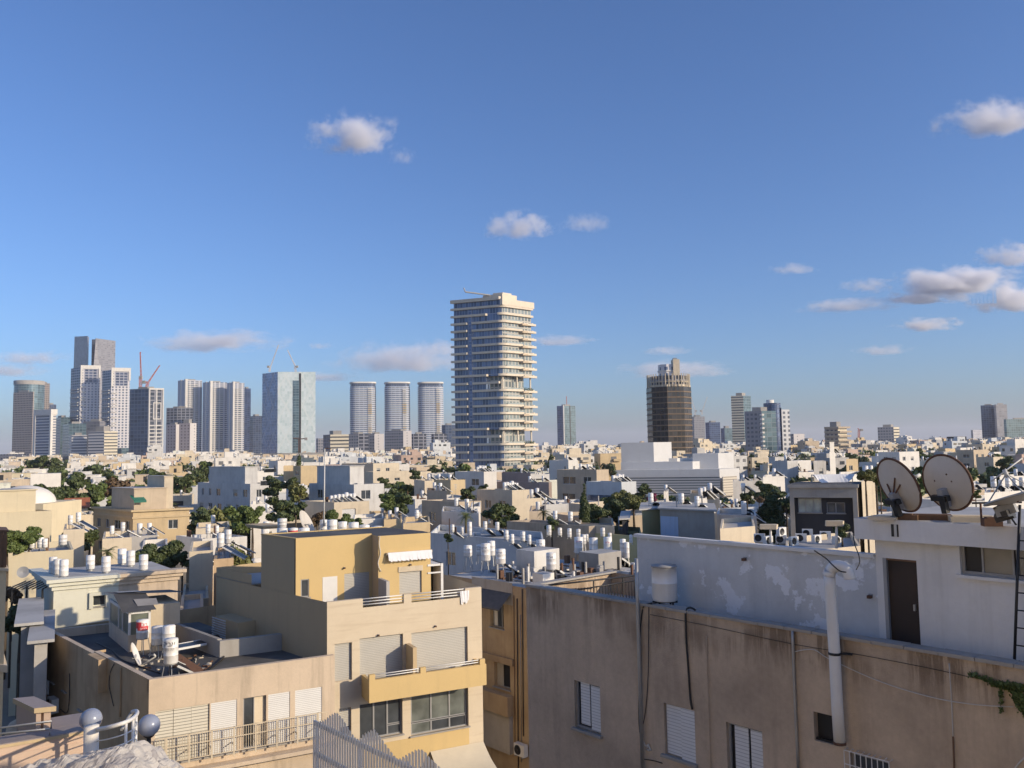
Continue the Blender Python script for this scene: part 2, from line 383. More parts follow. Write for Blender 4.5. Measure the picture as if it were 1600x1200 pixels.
FA = dict(
 stripes_bw=facade('facade_blue_stripes', (.58, .56, .54), (.02, .035, .09), 90, 3.6, 1, .5),
 beigegrid=facade('facade_beige_grid', (.42, .35, .30), (.06, .06, .07), 3, 3.4, .55, .5),
 tealglass=facade('facade_teal_glass', (.17, .22, .24), (.06, .105, .125), 4, 3.6, .9, .85, gmetal=.3),
 whitegrid=facade('facade_white_grid', (.66, .63, .62), (.055, .075, .12), 4.2, 3.6, .5, .55),
 whitegrid2=facade('facade_white_grid_fine', (.60, .58, .58), (.09, .12, .2), 3.2, 3.3, .5, .5),
 bluebal=facade('facade_dark_balconies', (.38, .38, .42), (.03, .045, .09), 5, 3.6, .8, .7),
 darkglass=facade('facade_dark_glass', (.10, .12, .17), (.025, .045, .09), 4, 3.6, .85, .8, gmetal=.2),
 greyglass=facade('facade_grey_glass', (.26, .25, .26), (.13, .13, .145), 5, 3.8, .85, .62, gmetal=.25, grough=.3),
 blueglass=facade('facade_blue_glass', (.09, .12, .2), (.035, .06, .13), 4, 3.6, .9, .8, gmetal=.35),
 mint=facade('facade_mint_glass', (.64, .70, .68), (.48, .58, .56), 3.2, 4, .88, .9, diag=22, gvar=.35, grough=.35, gmetal=.1),
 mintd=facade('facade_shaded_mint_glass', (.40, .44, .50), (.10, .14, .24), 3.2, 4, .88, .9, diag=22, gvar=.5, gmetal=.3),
 creamband=facade('facade_cream_bands', (.68, .60, .44), (.06, .06, .06), 60, 3.6, 1, .42),
 whiteband=facade('facade_white_bands', (.60, .57, .54), (.06, .07, .1), 60, 3.4, 1, .45),
 pinkgrid=facade('facade_pink_grid', (.50, .42, .40), (.16, .13, .13), 4, 3.2, .4, .5),
 whiteplain=facade('facade_white_plain', (.66, .61, .57), (.2, .2, .2), 9, 3.2, .12, .4),
 brown=facade('facade_brown_louvres', (.05, .034, .024), (.014, .011, .010), 2.4, 3.1, .78, .66, gvar=.6),
 stack=facade('facade_stacked_balconies', (.56, .55, .56), (.04, .06, .10), 7, 3.3, .7, .5),
 darkframe=facade('facade_dark_frames', (.28, .28, .31), (.03, .035, .05), 6, 4, .8, .75),
 greygrid=facade('facade_grey_grid', (.30, .29, .30), (.08, .09, .11), 3, 3.4, .6, .5),
 bwhite=facade('facade_bright_grid', (.74, .72, .68), (.08, .09, .11), 4, 3.5, .5, .55),
 rstripe=facade('facade_round_stripes', (.44, .48, .56), (.04, .07, .13), 7, 3.6, .93, .62, gvar=.35),
)
for k, m in FA.items(): M['F_' + k] = m

tower('beige ribbed office slab in front of the round teal glass tower', 52, 612, 21, 53.5, 1250, 'F_beigegrid', 'F_beigegrid', rb=35, la=18)
def lathe_tower(label, px, py, half, Y, mat, crown=None, name='round_tower', n=28, cat='tower'):
    C = P(px, py, Y); R = half * Y / FPX; root = thing(name, label, cat, (C.x, C.y, 0))
    b = MB().fr((C.x, C.y, 0), V((1, 0, 0)), V((0, 1, 0)))
    poly = [(R * math.cos(t * 2 * math.pi / n), R * math.sin(t * 2 * math.pi / n)) for t in range(n)]
    b.prism(poly, 0, C.z, mat, 'concrete', smooth=False); part(b, 'tower_body', root)
    SKYL.append((px, label)); return root, C, R
r, C, R = lathe_tower('round teal glass tower behind the beige ribbed slab', 46, 597, 21, 1320, 'F_tealglass')
b = MB().fr((C.x, C.y, C.z), V((1, 0, 0)), V((0, 1, 0))); b.lathe((0, 0, 0), [(R + .6, -5), (R + .6, 1.5), (R * .9, 1.5)], 'concrete', 28); part(b, 'crown_ring', r)
tower('narrow beige slab close behind the round teal tower', 69, 599, 62, 78, 1400, 'F_beigegrid', rb=15)
tower('dark low block showing between the beige slab and the twin towers', 76, 632, 72, 88, 1500, 'F_darkglass')
def striped_cap(root, C, u, v, W, D):
    k = MB().fr((C.x, C.y, 0), u, v); k.box(-.8, W + .8, -.8, D + .8, C.z + .01, C.z + 7, 'white'); part(k, 'white_crown', root)
    k = MB().fr((C.x, C.y, 0), u, v); k.box(-1.0, 1.6, -1.0, 1.6, 0, C.z, 'white'); k.box(-.9, .9, D - 3, D + .8, 0, C.z, 'white'); part(k, 'corner_pier', root)
tower('office block with blue and white window stripes and a white crown', 80, 648, 54, 88, 1050, 'F_whiteband', 'F_stripes_bw', rb=40, la=22, extra=striped_cap)
tower('green glass office block right of the striped office block', 95, 652, 84, 110, 1120, 'F_tealglass', 'F_darkglass', rb=20)
tower('low green glass office block in front of the twin white towers', 108, 662, 98, 135, 1060, 'F_tealglass', 'F_tealglass', rb=14)
tower('small white banded office block at the foot of the left twin tower', 112, 680, 108, 136, 980, 'F_whiteband', rb=12)
tower('cream banded office block below the right twin tower', 163, 674, 138, 184, 960, 'F_creamband', 'F_whiteband', rb=35, la=14, roofbits=6)
tower('low grey glass office block behind the cream banded block', 156, 658, 130, 176, 1100, 'F_greyglass', 'F_greyglass', rb=30, la=14)
tower('short round green glass block beside the cream banded office', 190, 700, 183, 202, 1000, 'F_tealglass', rb=25, roofbits=False)
def yoo(label, px, py, xl, xr, Y, seed):
    def ex(root, C, u, v, W, D):
        k = MB().fr((C.x, C.y, 0), u, v); fr = 'white'
        h = C.z
        # portal frame round the penthouse on the lit face
        k.box(-.4, W + .6, -1.2, 0, h - 2, h + 3, fr); k.box(-.4, 2, -1.2, 0, h - 22, h - 2, fr); k.box(W - 1.6, W + .6, -1.2, 0, h - 14, h - 2, fr)
        part(k, 'crown_frame', root)
        s = MB().fr((C.x, C.y, 0), u, v)
        z = 8; i = 0
        while z < h - 24:
            if (i * 7 + seed) % 5 < 3: s.box(-2.0, 0, D * .1, D * .9, z, z + 1.1, fr)
            if (i * 3 + seed) % 7 > 2: s.box(W * .0, W * .28, -1.6, 0, z, z + 1.0, fr)
            z += 3.6; i += 1
        z = 8
        while z < h - 4: s.box(W, W + 1.7, W * .1, W * .8, z, z + 1.0, fr); z += 3.6
        part(s, 'balconies', root)
        w = MB().fr((C.x, C.y, 0), u, v); w.box(W * .2, W * .9, -.25, 0, h - 21, h - 2.1, 'F_bluebal'); part(w, 'penthouse_glass', root)
    return tower(label, px, py, xl, xr, Y, 'F_whitegrid', 'F_bluebal', rb=22, la=35, extra=ex, roofbits=False)
yoo('left of the twin white gridded apartment towers with a framed penthouse', 126, 574, 111, 156, 1120, 1)
yoo('right of the twin white gridded apartment towers with a framed penthouse', 174, 578, 160, 203, 1100, 3)
# split grey tower behind the twins
def slantbox(label):
    C = P(139, 526, 1700); root = thing('slanted_tower', label, 'tower', (C.x, C.y, 0))
    b = MB(); A = [P(116, 712, 1700), P(137, 712, 1670), P(139.5, 712, 1700), P(118, 712, 1750)]
    def slab(q0, q1, q2, Y1, Y2, topy0, topy1, topy2, mat, nm, shift=0):
        pts = [P(q0, topy0, Y1), P(q1, topy1, Y2), P(q2, topy2, Y1 + 30)]
        bb = MB(); bb.fr(V((pts[0].x, pts[0].y, 0)), V((1, 0, 0)), V((0, 1, 0)))
        base = [V((p.x, p.y, 0)) for p in pts]; base[0].x -= shift; 
        back = pts[0] + (pts[2] - pts[1]); bk0 = base[0] + (base[2] - base[1])
        T = [pts[0], pts[1], pts[2], back]; B = [base[0], base[1], base[2], bk0]
        for i in range(4):
            j = (i + 1) % 4; L = (B[j] - B[i]).length
            bb.face((B[i], B[j], T[j], T[i]), mat, ((0, 0), (L, 0), (L, T[j].z), (0, T[i].z)), False, True)
        bb.face(T, 'concrete', None, False, True)
        part(bb, nm, root)
    slab(116.5, 137, 139, 1720, 1680, 526, 525, 527, 'F_greyglass', 'left_slab', 2)
    slab(149, 179.5, 180.5, 1685, 1730, 528.5, 532.5, 533, 'F_greyglass', 'right_slab', 14)
    k = MB().fr((C.x, C.y, 0), V((1, 0, 0)), V((0, 1, 0))); k.box(0, 14, 12, 30, 0, C.z - 4, 'F_darkglass'); part(k, 'recessed_core', root)
slantbox('tall grey split tower with slanted halves behind the twin white towers')
def frame_ex(root, C, u, v, W, D):
    k = MB().fr((C.x, C.y, 0), u, v); h = C.z
    for a in (0, W * .48, W - .9): k.box(a, a + .9, -1, 0, 4, h, 'white')
    k.box(0, W, -1.05, 0, h - 1.2, h + .4, 'white')
    k.box(W * .25, W * .8, -1.6, -1.05, h - 14.5, h - 13.5, 'white'); k.box(W * .25, W * .8, -1.6, -1.05, h - 30, h - 29, 'white')
    k.box(W * .25, W * .3, -1.6, -1.05, h - 29, h - 14.5, 'white'); k.box(W * .75, W * .8, -1.6, -1.05, h - 29, h - 14.5, 'white')
    part(k, 'white_frame', root)
    s = MB().fr((C.x, C.y, 0), u, v); z = 5
    while z < h - 33: s.box(.9, W - .9, -.9, 0, z, z + .9, 'white'); z += 3.5
    part(s, 'floor_bands', root)
tower('white framed apartment tower with a dark blue glass side under two cranes', 232, 607, 203, 255, 800, 'F_darkframe', 'F_darkglass', rb=24, la=16, extra=frame_ex, roofbits=2)
tower('dark topped office tower rising behind two pale apartment slabs', 277, 637, 260, 302, 1250, 'F_darkframe', 'F_darkframe', rb=10, la=12, roofbits=2)
tower('left pale apartment slab below the dark topped tower', 275, 663, 260, 284, 900, 'F_whiteplain', 'F_pinkgrid', rb=30, la=20, roofbits=2)
tower('right pink tinted apartment slab below the dark topped tower', 297, 661, 280, 307, 880, 'F_whiteplain', 'F_pinkgrid', rb=30, la=14, roofbits=4)
for i, (a, c, w, ty) in enumerate(((278, 302, 316, 594), (317, 341, 355, 597), (355, 374, 382, 598))):
    w_ = ['leftmost', 'middle', 'rightmost'][i]
    def ex(root, C, u, v, W, D):
        k = MB().fr((C.x, C.y, 0), u, v)
        k.box(-.8, W * .12, -.8, 2, 0, C.z + 2, 'white'); k.box(-.8, 1, D * .5, D * .62, 0, C.z + 1, 'white'); part(k, 'corner_pier', root)
        k = MB().fr((C.x, C.y, 0), u, v); z = 6
        while z < C.z - 8: k.box(W * .12, W * .7, -1.7, 0, z, z + 1.1, 'white'); z += 3.3
        part(k, 'balconies', root)
    tower(f'{w_} of the three tall pale apartment towers with stacked balconies', a + (c - a) * .5, ty, a, w, 1350 - i * 10, 'F_stack', 'F_whitegrid2', rb=26, la=24, extra=ex, roofbits=2)
tower('dark blue glass tower behind the rightmost pale apartment tower', 383, 607, 379, 392, 1450, 'F_blueglass', rb=15)
tower('short dark tower left of the mint glass slab', 396, 650, 390, 411, 1400, 'F_darkglass', rb=20)
# mint glass slab
r, C, u, v, W, D = tower('wide pale mint glass tower with a diamond lattice and cranes on its roof', 434, 581, 410, 493, 1150, 'F_mint', 'F_mintd', rb=12, la=40, roofbits=False, capm='steel')
k = MB().fr((C.x, C.y, 0), u, v); k.box(W * .56, W * .61, -.6, 0, 0, C.z - 2, 'dark'); part(k, 'facade_slot', r)
k = MB().fr((C.x, C.y, 0), u, v); k.box(W * .40, W * .555, -.9, 0, 0, C.z - 12, 'F_tealglass'); part(k, 'glass_bay', r)
tower('cream banded office block just right of the mint glass slab', 516, 679, 505, 545, 850, 'F_creamband', 'F_darkglass', rb=12, roofbits=4)
tower('grey low block tucked behind the cream banded block', 497, 685, 494, 506, 980, 'F_greygrid', rb=12, roofbits=False)
# three rounded towers
for i, (xa, xb) in enumerate(((547, 587), (601, 640), (653, 692))):
    lab = ['left', 'middle', 'right'][i]; Y = 1450; C = P((xa + xb) / 2, 599, Y); hw = (xb - xa) / 2 * Y / FPX
    root = thing('rounded_tower', f'{lab} of the three identical rounded striped apartment towers', 'tower', (C.x, C.y, 0))
    poly = []; n = 40
    for t in range(n):
        a = 2 * math.pi * t / n; ca, sa = math.cos(a), math.sin(a); e = .55
        poly.append((hw * math.copysign(abs(ca) ** e, ca) * 1.0, hw * .8 * math.copysign(abs(sa) ** e, sa)))
    b = MB().fr((C.x, C.y, 0), uvec(12), uvec(102)); b.prism(poly, 0, C.z - 6, 'F_rstripe', 'concrete'); part(b, 'tower_body', root)
    k = MB().fr((C.x, C.y, 0), uvec(12), uvec(102)); z = 8
    while z < C.z - 8: k.prism([(x * 1.015, y * 1.015) for x, y in poly], z, z + .7, 'pale', bottom=True); z += 3.6
    part(k, 'floor_bands', root)
    k = MB().fr((C.x, C.y, 0), uvec(12), uvec(102)); k.prism([(x * .97, y * .97) for x, y in poly], C.z - 6, C.z - 1, 'F_darkglass', 'concrete'); k.prism([(x * 1.03, y * 1.03) for x, y in poly], C.z - 1, C.z + 1.5, 'white', bottom=True); part(k, 'roof_crown', root)
    k = MB().fr((C.x, C.y, 0), uvec(12), uvec(102)); z = 8
    while z < C.z - 10: k.box(hw * .36, hw * .66, -hw * .85, -hw * .6, z - .6, z + 1.2, ('sand', 'pale', 'white', 'cream', 'white')[int(z * 7) % 5]); z += 3.6
    part(k, 'sunlit_balconies', root)
    SKYL.append((xa, f'{lab} rounded tower'))
for i, (c, a, w, ty, m1, m2, lb) in enumerate((
    (560, 544, 576, 678, 'F_darkframe', 'F_greygrid', 'dark framed block at the foot of the left rounded tower'),
    (585, 575, 600, 678, 'F_whiteplain', 'F_greygrid', 'pale plain block right of the left rounded tower'),
    (630, 601, 643, 673, 'F_whiteplain', 'F_greygrid', 'grey gridded block with a white end below the middle rounded tower'),
    (646, 643, 666, 678, 'F_darkframe', 'F_darkframe', 'dark windowed block between the middle and right rounded towers'),
    (678, 674, 698, 678, 'F_darkframe', 'F_darkframe', 'dark framed block at the foot of the right rounded tower'),
    (696, 690, 712, 664, 'F_darkglass', 'F_darkglass', 'dark glass block hidden behind the central balcony tower'))):
    tower(lb, c, ty, a, w, 930 + i * 25, m1, m2, rb=14, la=16, roofbits=2, name='mid_rise_block', cat='office block')
tower('low grey office building at the far left edge of the skyline', 46, 709, -20, 50, 700, 'F_beigegrid', 'F_greygrid', rb=30, la=14, roofbits=False, cat='office block')
tower('low grey wide hall below the mint glass slab', 440, 708, 396, 528, 820, 'concrete', 'concrete', rb=8, la=14, roofbits=False, cat='office block')
# right skyline
def twin_ex(root, C, u, v, W, D):
    k = MB().fr((C.x, C.y, 0), u, v); k.box(W * .55, W * .58, D * .5, D * .55, C.z, C.z + 20, 'crane_red'); part(k, 'mast', root)
    k = MB().fr((C.x, C.y, 0), u, v); k.box(-.5, 1.2, -.6, .8, 0, C.z + 2, 'white'); k.box(W * .5, W * .56, -.6, 0, 0, C.z, 'dark'); part(k, 'facade_ribs', root)
tower('slim blue glass tower with a rooftop mast right of the central tower', 880, 634, 870, 899, 1700, 'F_tealglass', 'F_blueglass', rb=25, la=22, extra=twin_ex)
# brown octagonal tower
Y = 470; C = P(1044.5, 606, Y); R = 34.5 * Y / FPX
root = thing('brown_office_tower', 'dark brown octagonal tower with a white ringed crown and rooftop drum', 'tower', (C.x, C.y, 0))
def octp(R, n=8, a0=22.5 + 8): return [(R * math.cos(rad(a0 + 360 / n * i)), R * math.sin(rad(a0 + 360 / n * i))) for i in range(n)]
b = MB().fr((C.x, C.y, 0), V((1, 0, 0)), V((0, 1, 0))); b.prism(octp(R), 0, C.z, 'F_brown', 'white'); part(b, 'tower_body', root)
k = MB().fr((C.x, C.y, 0), V((1, 0, 0)), V((0, 1, 0))); z = 6; M['brband'] = plain('brown_bands', (.26, .18, .11), .6, var=.3)
while z < C.z - 1: k.prism(octp(R * 1.02), z, z + .35, 'brband', bottom=True); z += 3.1
part(k, 'floor_bands', root)
k = MB().fr((C.x, C.y, 0), V((1, 0, 0)), V((0, 1, 0))); k.prism(octp(R * .92), C.z, C.z + 6.2, 'F_darkframe', 'roofpale')
k.prism(octp(R * .98), C.z, C.z + 1.2, 'cream', bottom=True); k.prism(octp(R * .95), C.z + 2.6, C.z + 3.2, 'cream', bottom=True); part(k, 'crown_storey', root)
k = MB().fr((C.x, C.y, 0), V((1, 0, 0)), V((0, 1, 0)))
for i in range(40):
    a = rad(i * 9); k.box(R * .95 * math.cos(a) - .22, R * .95 * math.cos(a) + .22, R * .95 * math.sin(a) - .22, R * .95 * math.sin(a) + .22, C.z, C.z + 7.3, 'cream')
part(k, 'crown_fins', root)
k = MB().fr((C.x, C.y, 0), V((1, 0, 0)), V((0, 1, 0))); q = octp(R * .40); k.prism([(x - .5, y) for x, y in q], C.z + 6, C.z + 13, 'F_whitegrid', 'white')
k.prism([(x * 1.1 - .5, y * 1.1) for x, y in q], C.z + 9, C.z + 9.7, 'white', bottom=True); k.box(2.0, 5.6, -5.6, 1, C.z + 6, C.z + 15.6, 'cream'); k.box(2.6, 4.6, -4, 0, C.z + 15.6, C.z + 16.6, 'steel'); part(k, 'rooftop_drum', root)
SKYL.append((1044, 'brown octagonal tower'))
tower('grey tower under construction just right of the brown tower', 1084, 651, 1078, 1101, 1600, 'F_greygrid', 'F_greygrid', rb=10, la=30)
tower('small blue glass tower farther right of the brown tower', 1108, 660, 1102, 1125, 1500, 'F_blueglass', 'F_blueglass', rb=8, roofbits=3)
tower('lowest small green glass block right of the brown tower', 1132, 669, 1126, 1144, 1450, 'F_tealglass', 'F_blueglass', rb=12, roofbits=4)
tower('tall tower with cream striped side and teal glass front', 1161, 618, 1142, 1173, 1150, 'F_tealglass', 'F_creamband', rb=40, la=18, roofbits=4)
def sig(label):
    r, C, u, v, W, D = tower(label, 1190, 642, 1163, 1212, 640, 'F_tealglass', 'F_greygrid', rb=12, la=22, roofbits=3)
    k = MB(); c2 = P(1206, 630, 655); rr = 6.5; k.fr((c2.x, c2.y, 0), V((1, 0, 0)), V((0, 1, 0))); k.prism([(rr * math.cos(i * math.pi / 10), rr * math.sin(i * math.pi / 10)) for i in range(20)], 0, c2.z, 'F_blueglass', 'white'); part(k, 'glass_drum', r)
    k = MB(); c2 = P(1203, 625, 660); k.fr((c2.x, c2.y, 0), V((1, 0, 0)), V((0, 1, 0))); k.lathe((0, 0, 0), [(3, c2.z - 4), (3, c2.z), (0.1, c2.z)], 'white', 12); part(k, 'roof_cylinder', r)
    k = MB(); c2 = P(1221, 640, 650); k.fr((c2.x, c2.y, 0), uvec(10), uvec(110)); k.box(0, 6.6, 0, 12, 0, c2.z, 'F_bwhite', top='roofpale', skip='l'); k.box(-.3, 0, 0, 12, 0, c2.z + 1.5, 'F_darkglass'); part(k, 'white_wing', r)
    k = MB().fr((C.x, C.y, 0), u, v); z = 4
    while z < C.z - 3: k.box(-1.0, .8, -1.0, .8, z, z + 1.4, 'white'); z += 3.4
    part(k, 'corner_blocks', r)
sig('broad tower of grey grid, curved teal glass and a white gridded wing')
def wob(root, C, u, v, W, D):
    k = MB().fr((C.x, C.y, 0), u, v); z = 1; i = 0
    while z < C.z: k.box(-1.6, W + 1.2, -1.6 - (i % 3) * .5, D * .9, z, z + 1.3, 'beige'); z += 3.3; i += 1
    part(k, 'balcony_bands', root)
tower('mid height beige balcony block standing alone on the right horizon', 1309, 667, 1288, 1323, 640, 'F_creamband', 'F_beigegrid', rb=20, la=30, extra=wob, roofbits=4, name='apartment_block', cat='apartment block')
tower('grey hotel block with cream end on the right horizon', 1396, 667, 1371, 1405, 1000, 'F_creamband', 'F_greygrid', rb=30, la=15, roofbits=3, name='hotel_block', cat='hotel')
tower('small cream block just right of the white gridded wing', 1240, 678, 1235, 1257, 900, 'F_whiteplain', 'F_greygrid', rb=14, roofbits=False, cat='apartment block')
tower('low dark flat block before the blue twin tower', 1500, 682, 1479, 1510, 800, 'darkgrey', 'darkgrey', rb=12, roofbits=False, cat='office block')
tower('left half of the grey blue twin tower near the right edge', 1552, 633, 1532, 1556, 1400, 'F_blueglass', 'F_darkglass', rb=14, la=14, roofbits=2)
tower('right half of the grey blue twin tower near the right edge', 1556, 632, 1553, 1573, 1390, 'F_greyglass', 'F_greyglass', rb=10, la=14, roofbits=2)
tower('wide low green glass block cut by the right edge of the picture', 1572, 655, 1568, 1625, 1300, 'F_tealglass', 'F_tealglass', rb=10, la=14, roofbits=2)
tower('tiny pale tower left of the grey blue twin tower', 1520, 672, 1517, 1534, 1800, 'F_whitegrid2', 'F_greygrid', rb=14, roofbits=False)

# ---------------------------------------------------------------- cranes
def crane(label, bx, by, tx, ty, Y, mat, jx, jy, group='tower cranes on the skyline'):
    B = P(bx, by, Y); T = P(tx, ty, Y); J = P(jx, jy, Y)
    root = thing('tower_crane', label, 'crane', (B.x, B.y, B.z), group)
    k = MB(); w = .9
    for dx, dy in ((-w, -w), (w, -w), (w, w), (-w, w)): k.tube([B + V((dx, dy, 0)), T + V((dx, dy, 0))], .28, mat, 4)
    L = (T - B).length; n = max(3, int(L / 4))
    for i in range(n):
        a = B.lerp(T, i / n); c = B.lerp(T, (i + 1) / n); s = 1 if i % 2 else -1
        k.tube([a + V((-w * s, -w, 0)), c + V((w * s, -w, 0))], .2, mat, 4)
    part(k, 'mast', root)
    k = MB(); d = (J - T); n = max(3, int(d.length / 4)); up = V((0, 0, 1)) if abs(d.normalized().z) < .8 else V((1, 0, 0))
    e = up * 1.3
    k.tube([T, J], .35, mat, 4); k.tube([T + e, J + e * .3], .3, mat, 4)
    for i in range(n):
        a = T.lerp(J, i / n); c = T.lerp(J, (i + 1) / n); k.tube([a, c + e * .8], .2, mat, 4)
    part(k, 'jib', root)
    k = MB(); cb = T - d.normalized() * 7; cb.z = T.z + .5; k.tube([T, cb], .5, mat, 4); k.fr(cb, V((1, 0, 0)), V((0, 1, 0))); k.box(-1.5, 1.5, -1, 1, -2, 1, 'concrete'); part(k, 'counterweight', root)
crane('tall thin red crane with an upright jib on the white framed tower', 219.5, 606, 219.5, 590, 820, 'crane_red', 218.7, 550)
crane('red luffing crane leaning right above the white framed tower', 229, 607, 231, 597, 820, 'crane_red', 249, 571)
crane('left pale crane leaning right on the mint glass tower', 421, 581, 422, 573, 1160, 'crane_white', 435, 539)
crane('right pale crane leaning left on the mint glass tower', 462, 581, 461, 573, 1160, 'crane_white', 449, 547)
crane('faint left crane above the grey unfinished tower', 1086, 648, 1086, 642, 1600, 'crane_white', 1080, 622)
crane('faint right crane above the grey unfinished tower', 1097, 648, 1097, 642, 1600, 'crane_white', 1105, 620)
crane('small brown crane standing before the mint glass tower', 468, 712, 468, 686, 900, 'rust', 458, 685)
crane('mast and small flagged crane far right of the beige block', 1342, 690, 1342, 672, 1100, 'crane_red', 1340, 669)

# ---------------------------------------------------------------- central balcony tower
def central():
    Y = 400; C = P(784, 463, Y); n = V; z1 = C.z
    u = uvec(42); v = uvec(180 - 22)
    W = hitx(C, u, 829, 475); D = hitx(C, v, 709, 475)
    root = thing('apartment_tower', 'tall central apartment tower with wrapping cream balcony bands', 'tower', (C.x, C.y, 0))
    SKYL.append((770, 'central balcony tower')); BIGFOOT.append(root)
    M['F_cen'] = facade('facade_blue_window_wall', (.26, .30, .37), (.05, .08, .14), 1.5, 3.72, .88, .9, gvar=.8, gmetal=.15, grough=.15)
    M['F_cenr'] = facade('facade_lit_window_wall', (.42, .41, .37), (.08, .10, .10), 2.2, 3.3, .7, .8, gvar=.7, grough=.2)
    M['band'] = stucco('cream_balcony', (.68, .59, .46), amt=.15, streak=.15, bump=0)
    fl = 3.72; nf = int((z1) / fl); zt = z1 - 5
    ch = 1.5
    # plan in (a along u, b along v); near corner cut and rounded
    body = [(ch, 0), (W, 0), (W, D), (0, D), (0, ch), (ch * .3, ch * .3)]
    b = MB().fr((C.x, C.y, 0), u, v)
    def uvface(p0, p1, za, zb, mat, acc=0):
        L = ((u * (p1[0] - p0[0]) + v * (p1[1] - p0[1]))).length
        b.face(((p0[0], p0[1], za), (p1[0], p1[1], za), (p1[0], p1[1], zb), (p0[0], p0[1], zb)), mat, ((acc, za), (acc + L, za), (acc + L, zb), (acc, zb)))
    voids = ((z1 - 45.9, z1 - 38.6), (z1 - 71.9, z1 - 64.6))      # two double height terraces
    segs = [(0, voids[1][0]), (voids[1][1], voids[0][0]), (voids[0][1], zt)]
    for za, zb in segs:
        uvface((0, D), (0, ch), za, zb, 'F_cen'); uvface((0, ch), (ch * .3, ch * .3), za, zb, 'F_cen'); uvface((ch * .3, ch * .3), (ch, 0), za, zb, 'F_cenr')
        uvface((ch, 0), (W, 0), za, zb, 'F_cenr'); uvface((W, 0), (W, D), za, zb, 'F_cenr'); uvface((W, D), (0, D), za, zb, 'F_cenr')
        b.face([(p[0], p[1], zb) for p in body], 'concrete'); b.face([(p[0], p[1], za) for p in reversed(body)], 'concrete')
    for za, zb in voids:      # cut back at the corner
        cut = [(ch + 1, 3.0), (W * .9, 3.0), (W * .9, D), (0, D), (0, 9), (ch + 1, 9)]
        for i in range(6): uvface(cut[i], cut[(i + 1) % 6], za, zb, 'F_cen' if i in (3, 4) else 'F_cenr')
    part(b, 'window_wall', root)
    # columns in the voids
    k = MB().fr((C.x, C.y, 0), u, v)
    for za, zb in voids:
        for a, c in ((1.4, 1.4), (W - .5, .6), (W * .5, .5)): k.lathe((a, c, 0), [(.35, za), (.35, zb)], 'band', 8)
    part(k, 'terrace_columns', root)
    def arc(pts): return pts
    for i in range(nf):
        z = z1 - 5 - i * fl
        if z < 2: break
        s = MB().fr((C.x, C.y, 0), u, v); out = 1.3
        inv = any(za + .5 < z < zb - .5 for za, zb in voids)
        lo, hi = z - .2, z + .85
        # left face strips: outer piece, gap (glass shaft), inner piece
        longl = i in (0, 1) or i in (9, 16)
        D1 = D * .60
        if longl: s.box(-out, .0, D * (.30 if i else 0) + (ch if not i else 0), D + .8, lo, hi, 'band')
        else:
            s.box(-out, 0, D * .70, D + .8, lo, hi, 'band')
            s.box(-out * .8, 0, ch * 1.0, D1, lo, hi, 'band')
        # rounded corner + right face
        if not inv:
            q = []
            m = 7
            for t in range(m + 1):
                a = math.pi / 2 * t / m
                q.append((ch * 1.0 - (ch + out) * math.cos(a), ch * 1.0 - (ch + out) * math.sin(a)))
            inner = [(ch * .9, ch * .2), (0.2, ch * .9)]
            wl = W * (.62 if i > 1 else 1.0)
            poly = q + [(wl, -out)] + [(wl, 0)] + [(ch, 0), (ch * .3, ch * .3), (0, ch)]
            s.prism(poly, lo, hi, 'band', bottom=True)
            if i > 1:
                dz = .9 if i % 2 else .6
                s.box(wl + .1, W + 1.2, -out - .5, .0, lo - .5, hi - .5, 'band')
                s.box(wl - 1.4, wl + 2.2, -out - 1.0, -.1, lo - .75, hi - .9, 'beige')
            if i > 1: s.box(W, W + 1.0, -.5, D * .6, lo, hi, 'band')
        part(s, 'balcony_band', root)
    # glass railings above bands on the right face, one per storey, drawn as thin tinted strips
    k = MB().fr((C.x, C.y, 0), u, v); M['railglass'] = plain('rail_glass', (.30, .34, .33), .1)
    for i in range(2, nf):
        z = z1 - 5 - i * fl
        if z < 2 or any(za + .5 < z < zb - .5 for za, zb in voids): continue
        k.box(ch, W * .6, -1.15, -1.1, z + .85, z + 1.5, 'railglass')
    part(k, 'glass_railing', root)
    # shaft on left face
    k = MB().fr((C.x, C.y, 0), u, v); M['F_shaft'] = facade('facade_shaft', (.24, .28, .37), (.09, .13, .22), 1.6, 1.65, .8, .8, grough=.15, gmetal=.2)
    k.box(-.45, -.01, D * .61, D * .69, 0, zt, 'F_shaft'); part(k, 'stair_shaft', root)
    # top: parapet crown and roof structures
    k = MB().fr((C.x, C.y, 0), u, v)
    k.box(-1.4, 0, D * .02, D + .8, z1 - 1.6, z1, 'band'); k.box(-1.3, W + .8, -1.3, 0, z1 - 4.3, z1 - 1.2, 'band'); k.box(0, W * .95, 0, D, z1 - 5.0, z1 - 1.5, 'F_cen', top='roofpale')
    k.box(W * .1, W * .6, D * .05, D * .45, z1 - 1.5, z1 + 1.6, 'band'); k.box(W * .2, W * .5, D * .1, D * .3, z1 + 1.6, z1 + 2.6, 'band'); part(k, 'roof_crown', root)
    k = MB(); a = C + u * 2 + v * 8 + V((0, 0, 1.5)); e = P(727, 456, 400); k.tube([a, e], .4, 'gframe', 5); k.tube([e, e + V((-.7, 0, 2.0))], .3, 'gframe', 5); k.tube([a, a - V((0, 0, 3))], .4, 'gframe', 5); part(k, 'window_cleaning_arm', root)
    # small planted trees on terraces
    k = MB(); rr = random.Random(3)
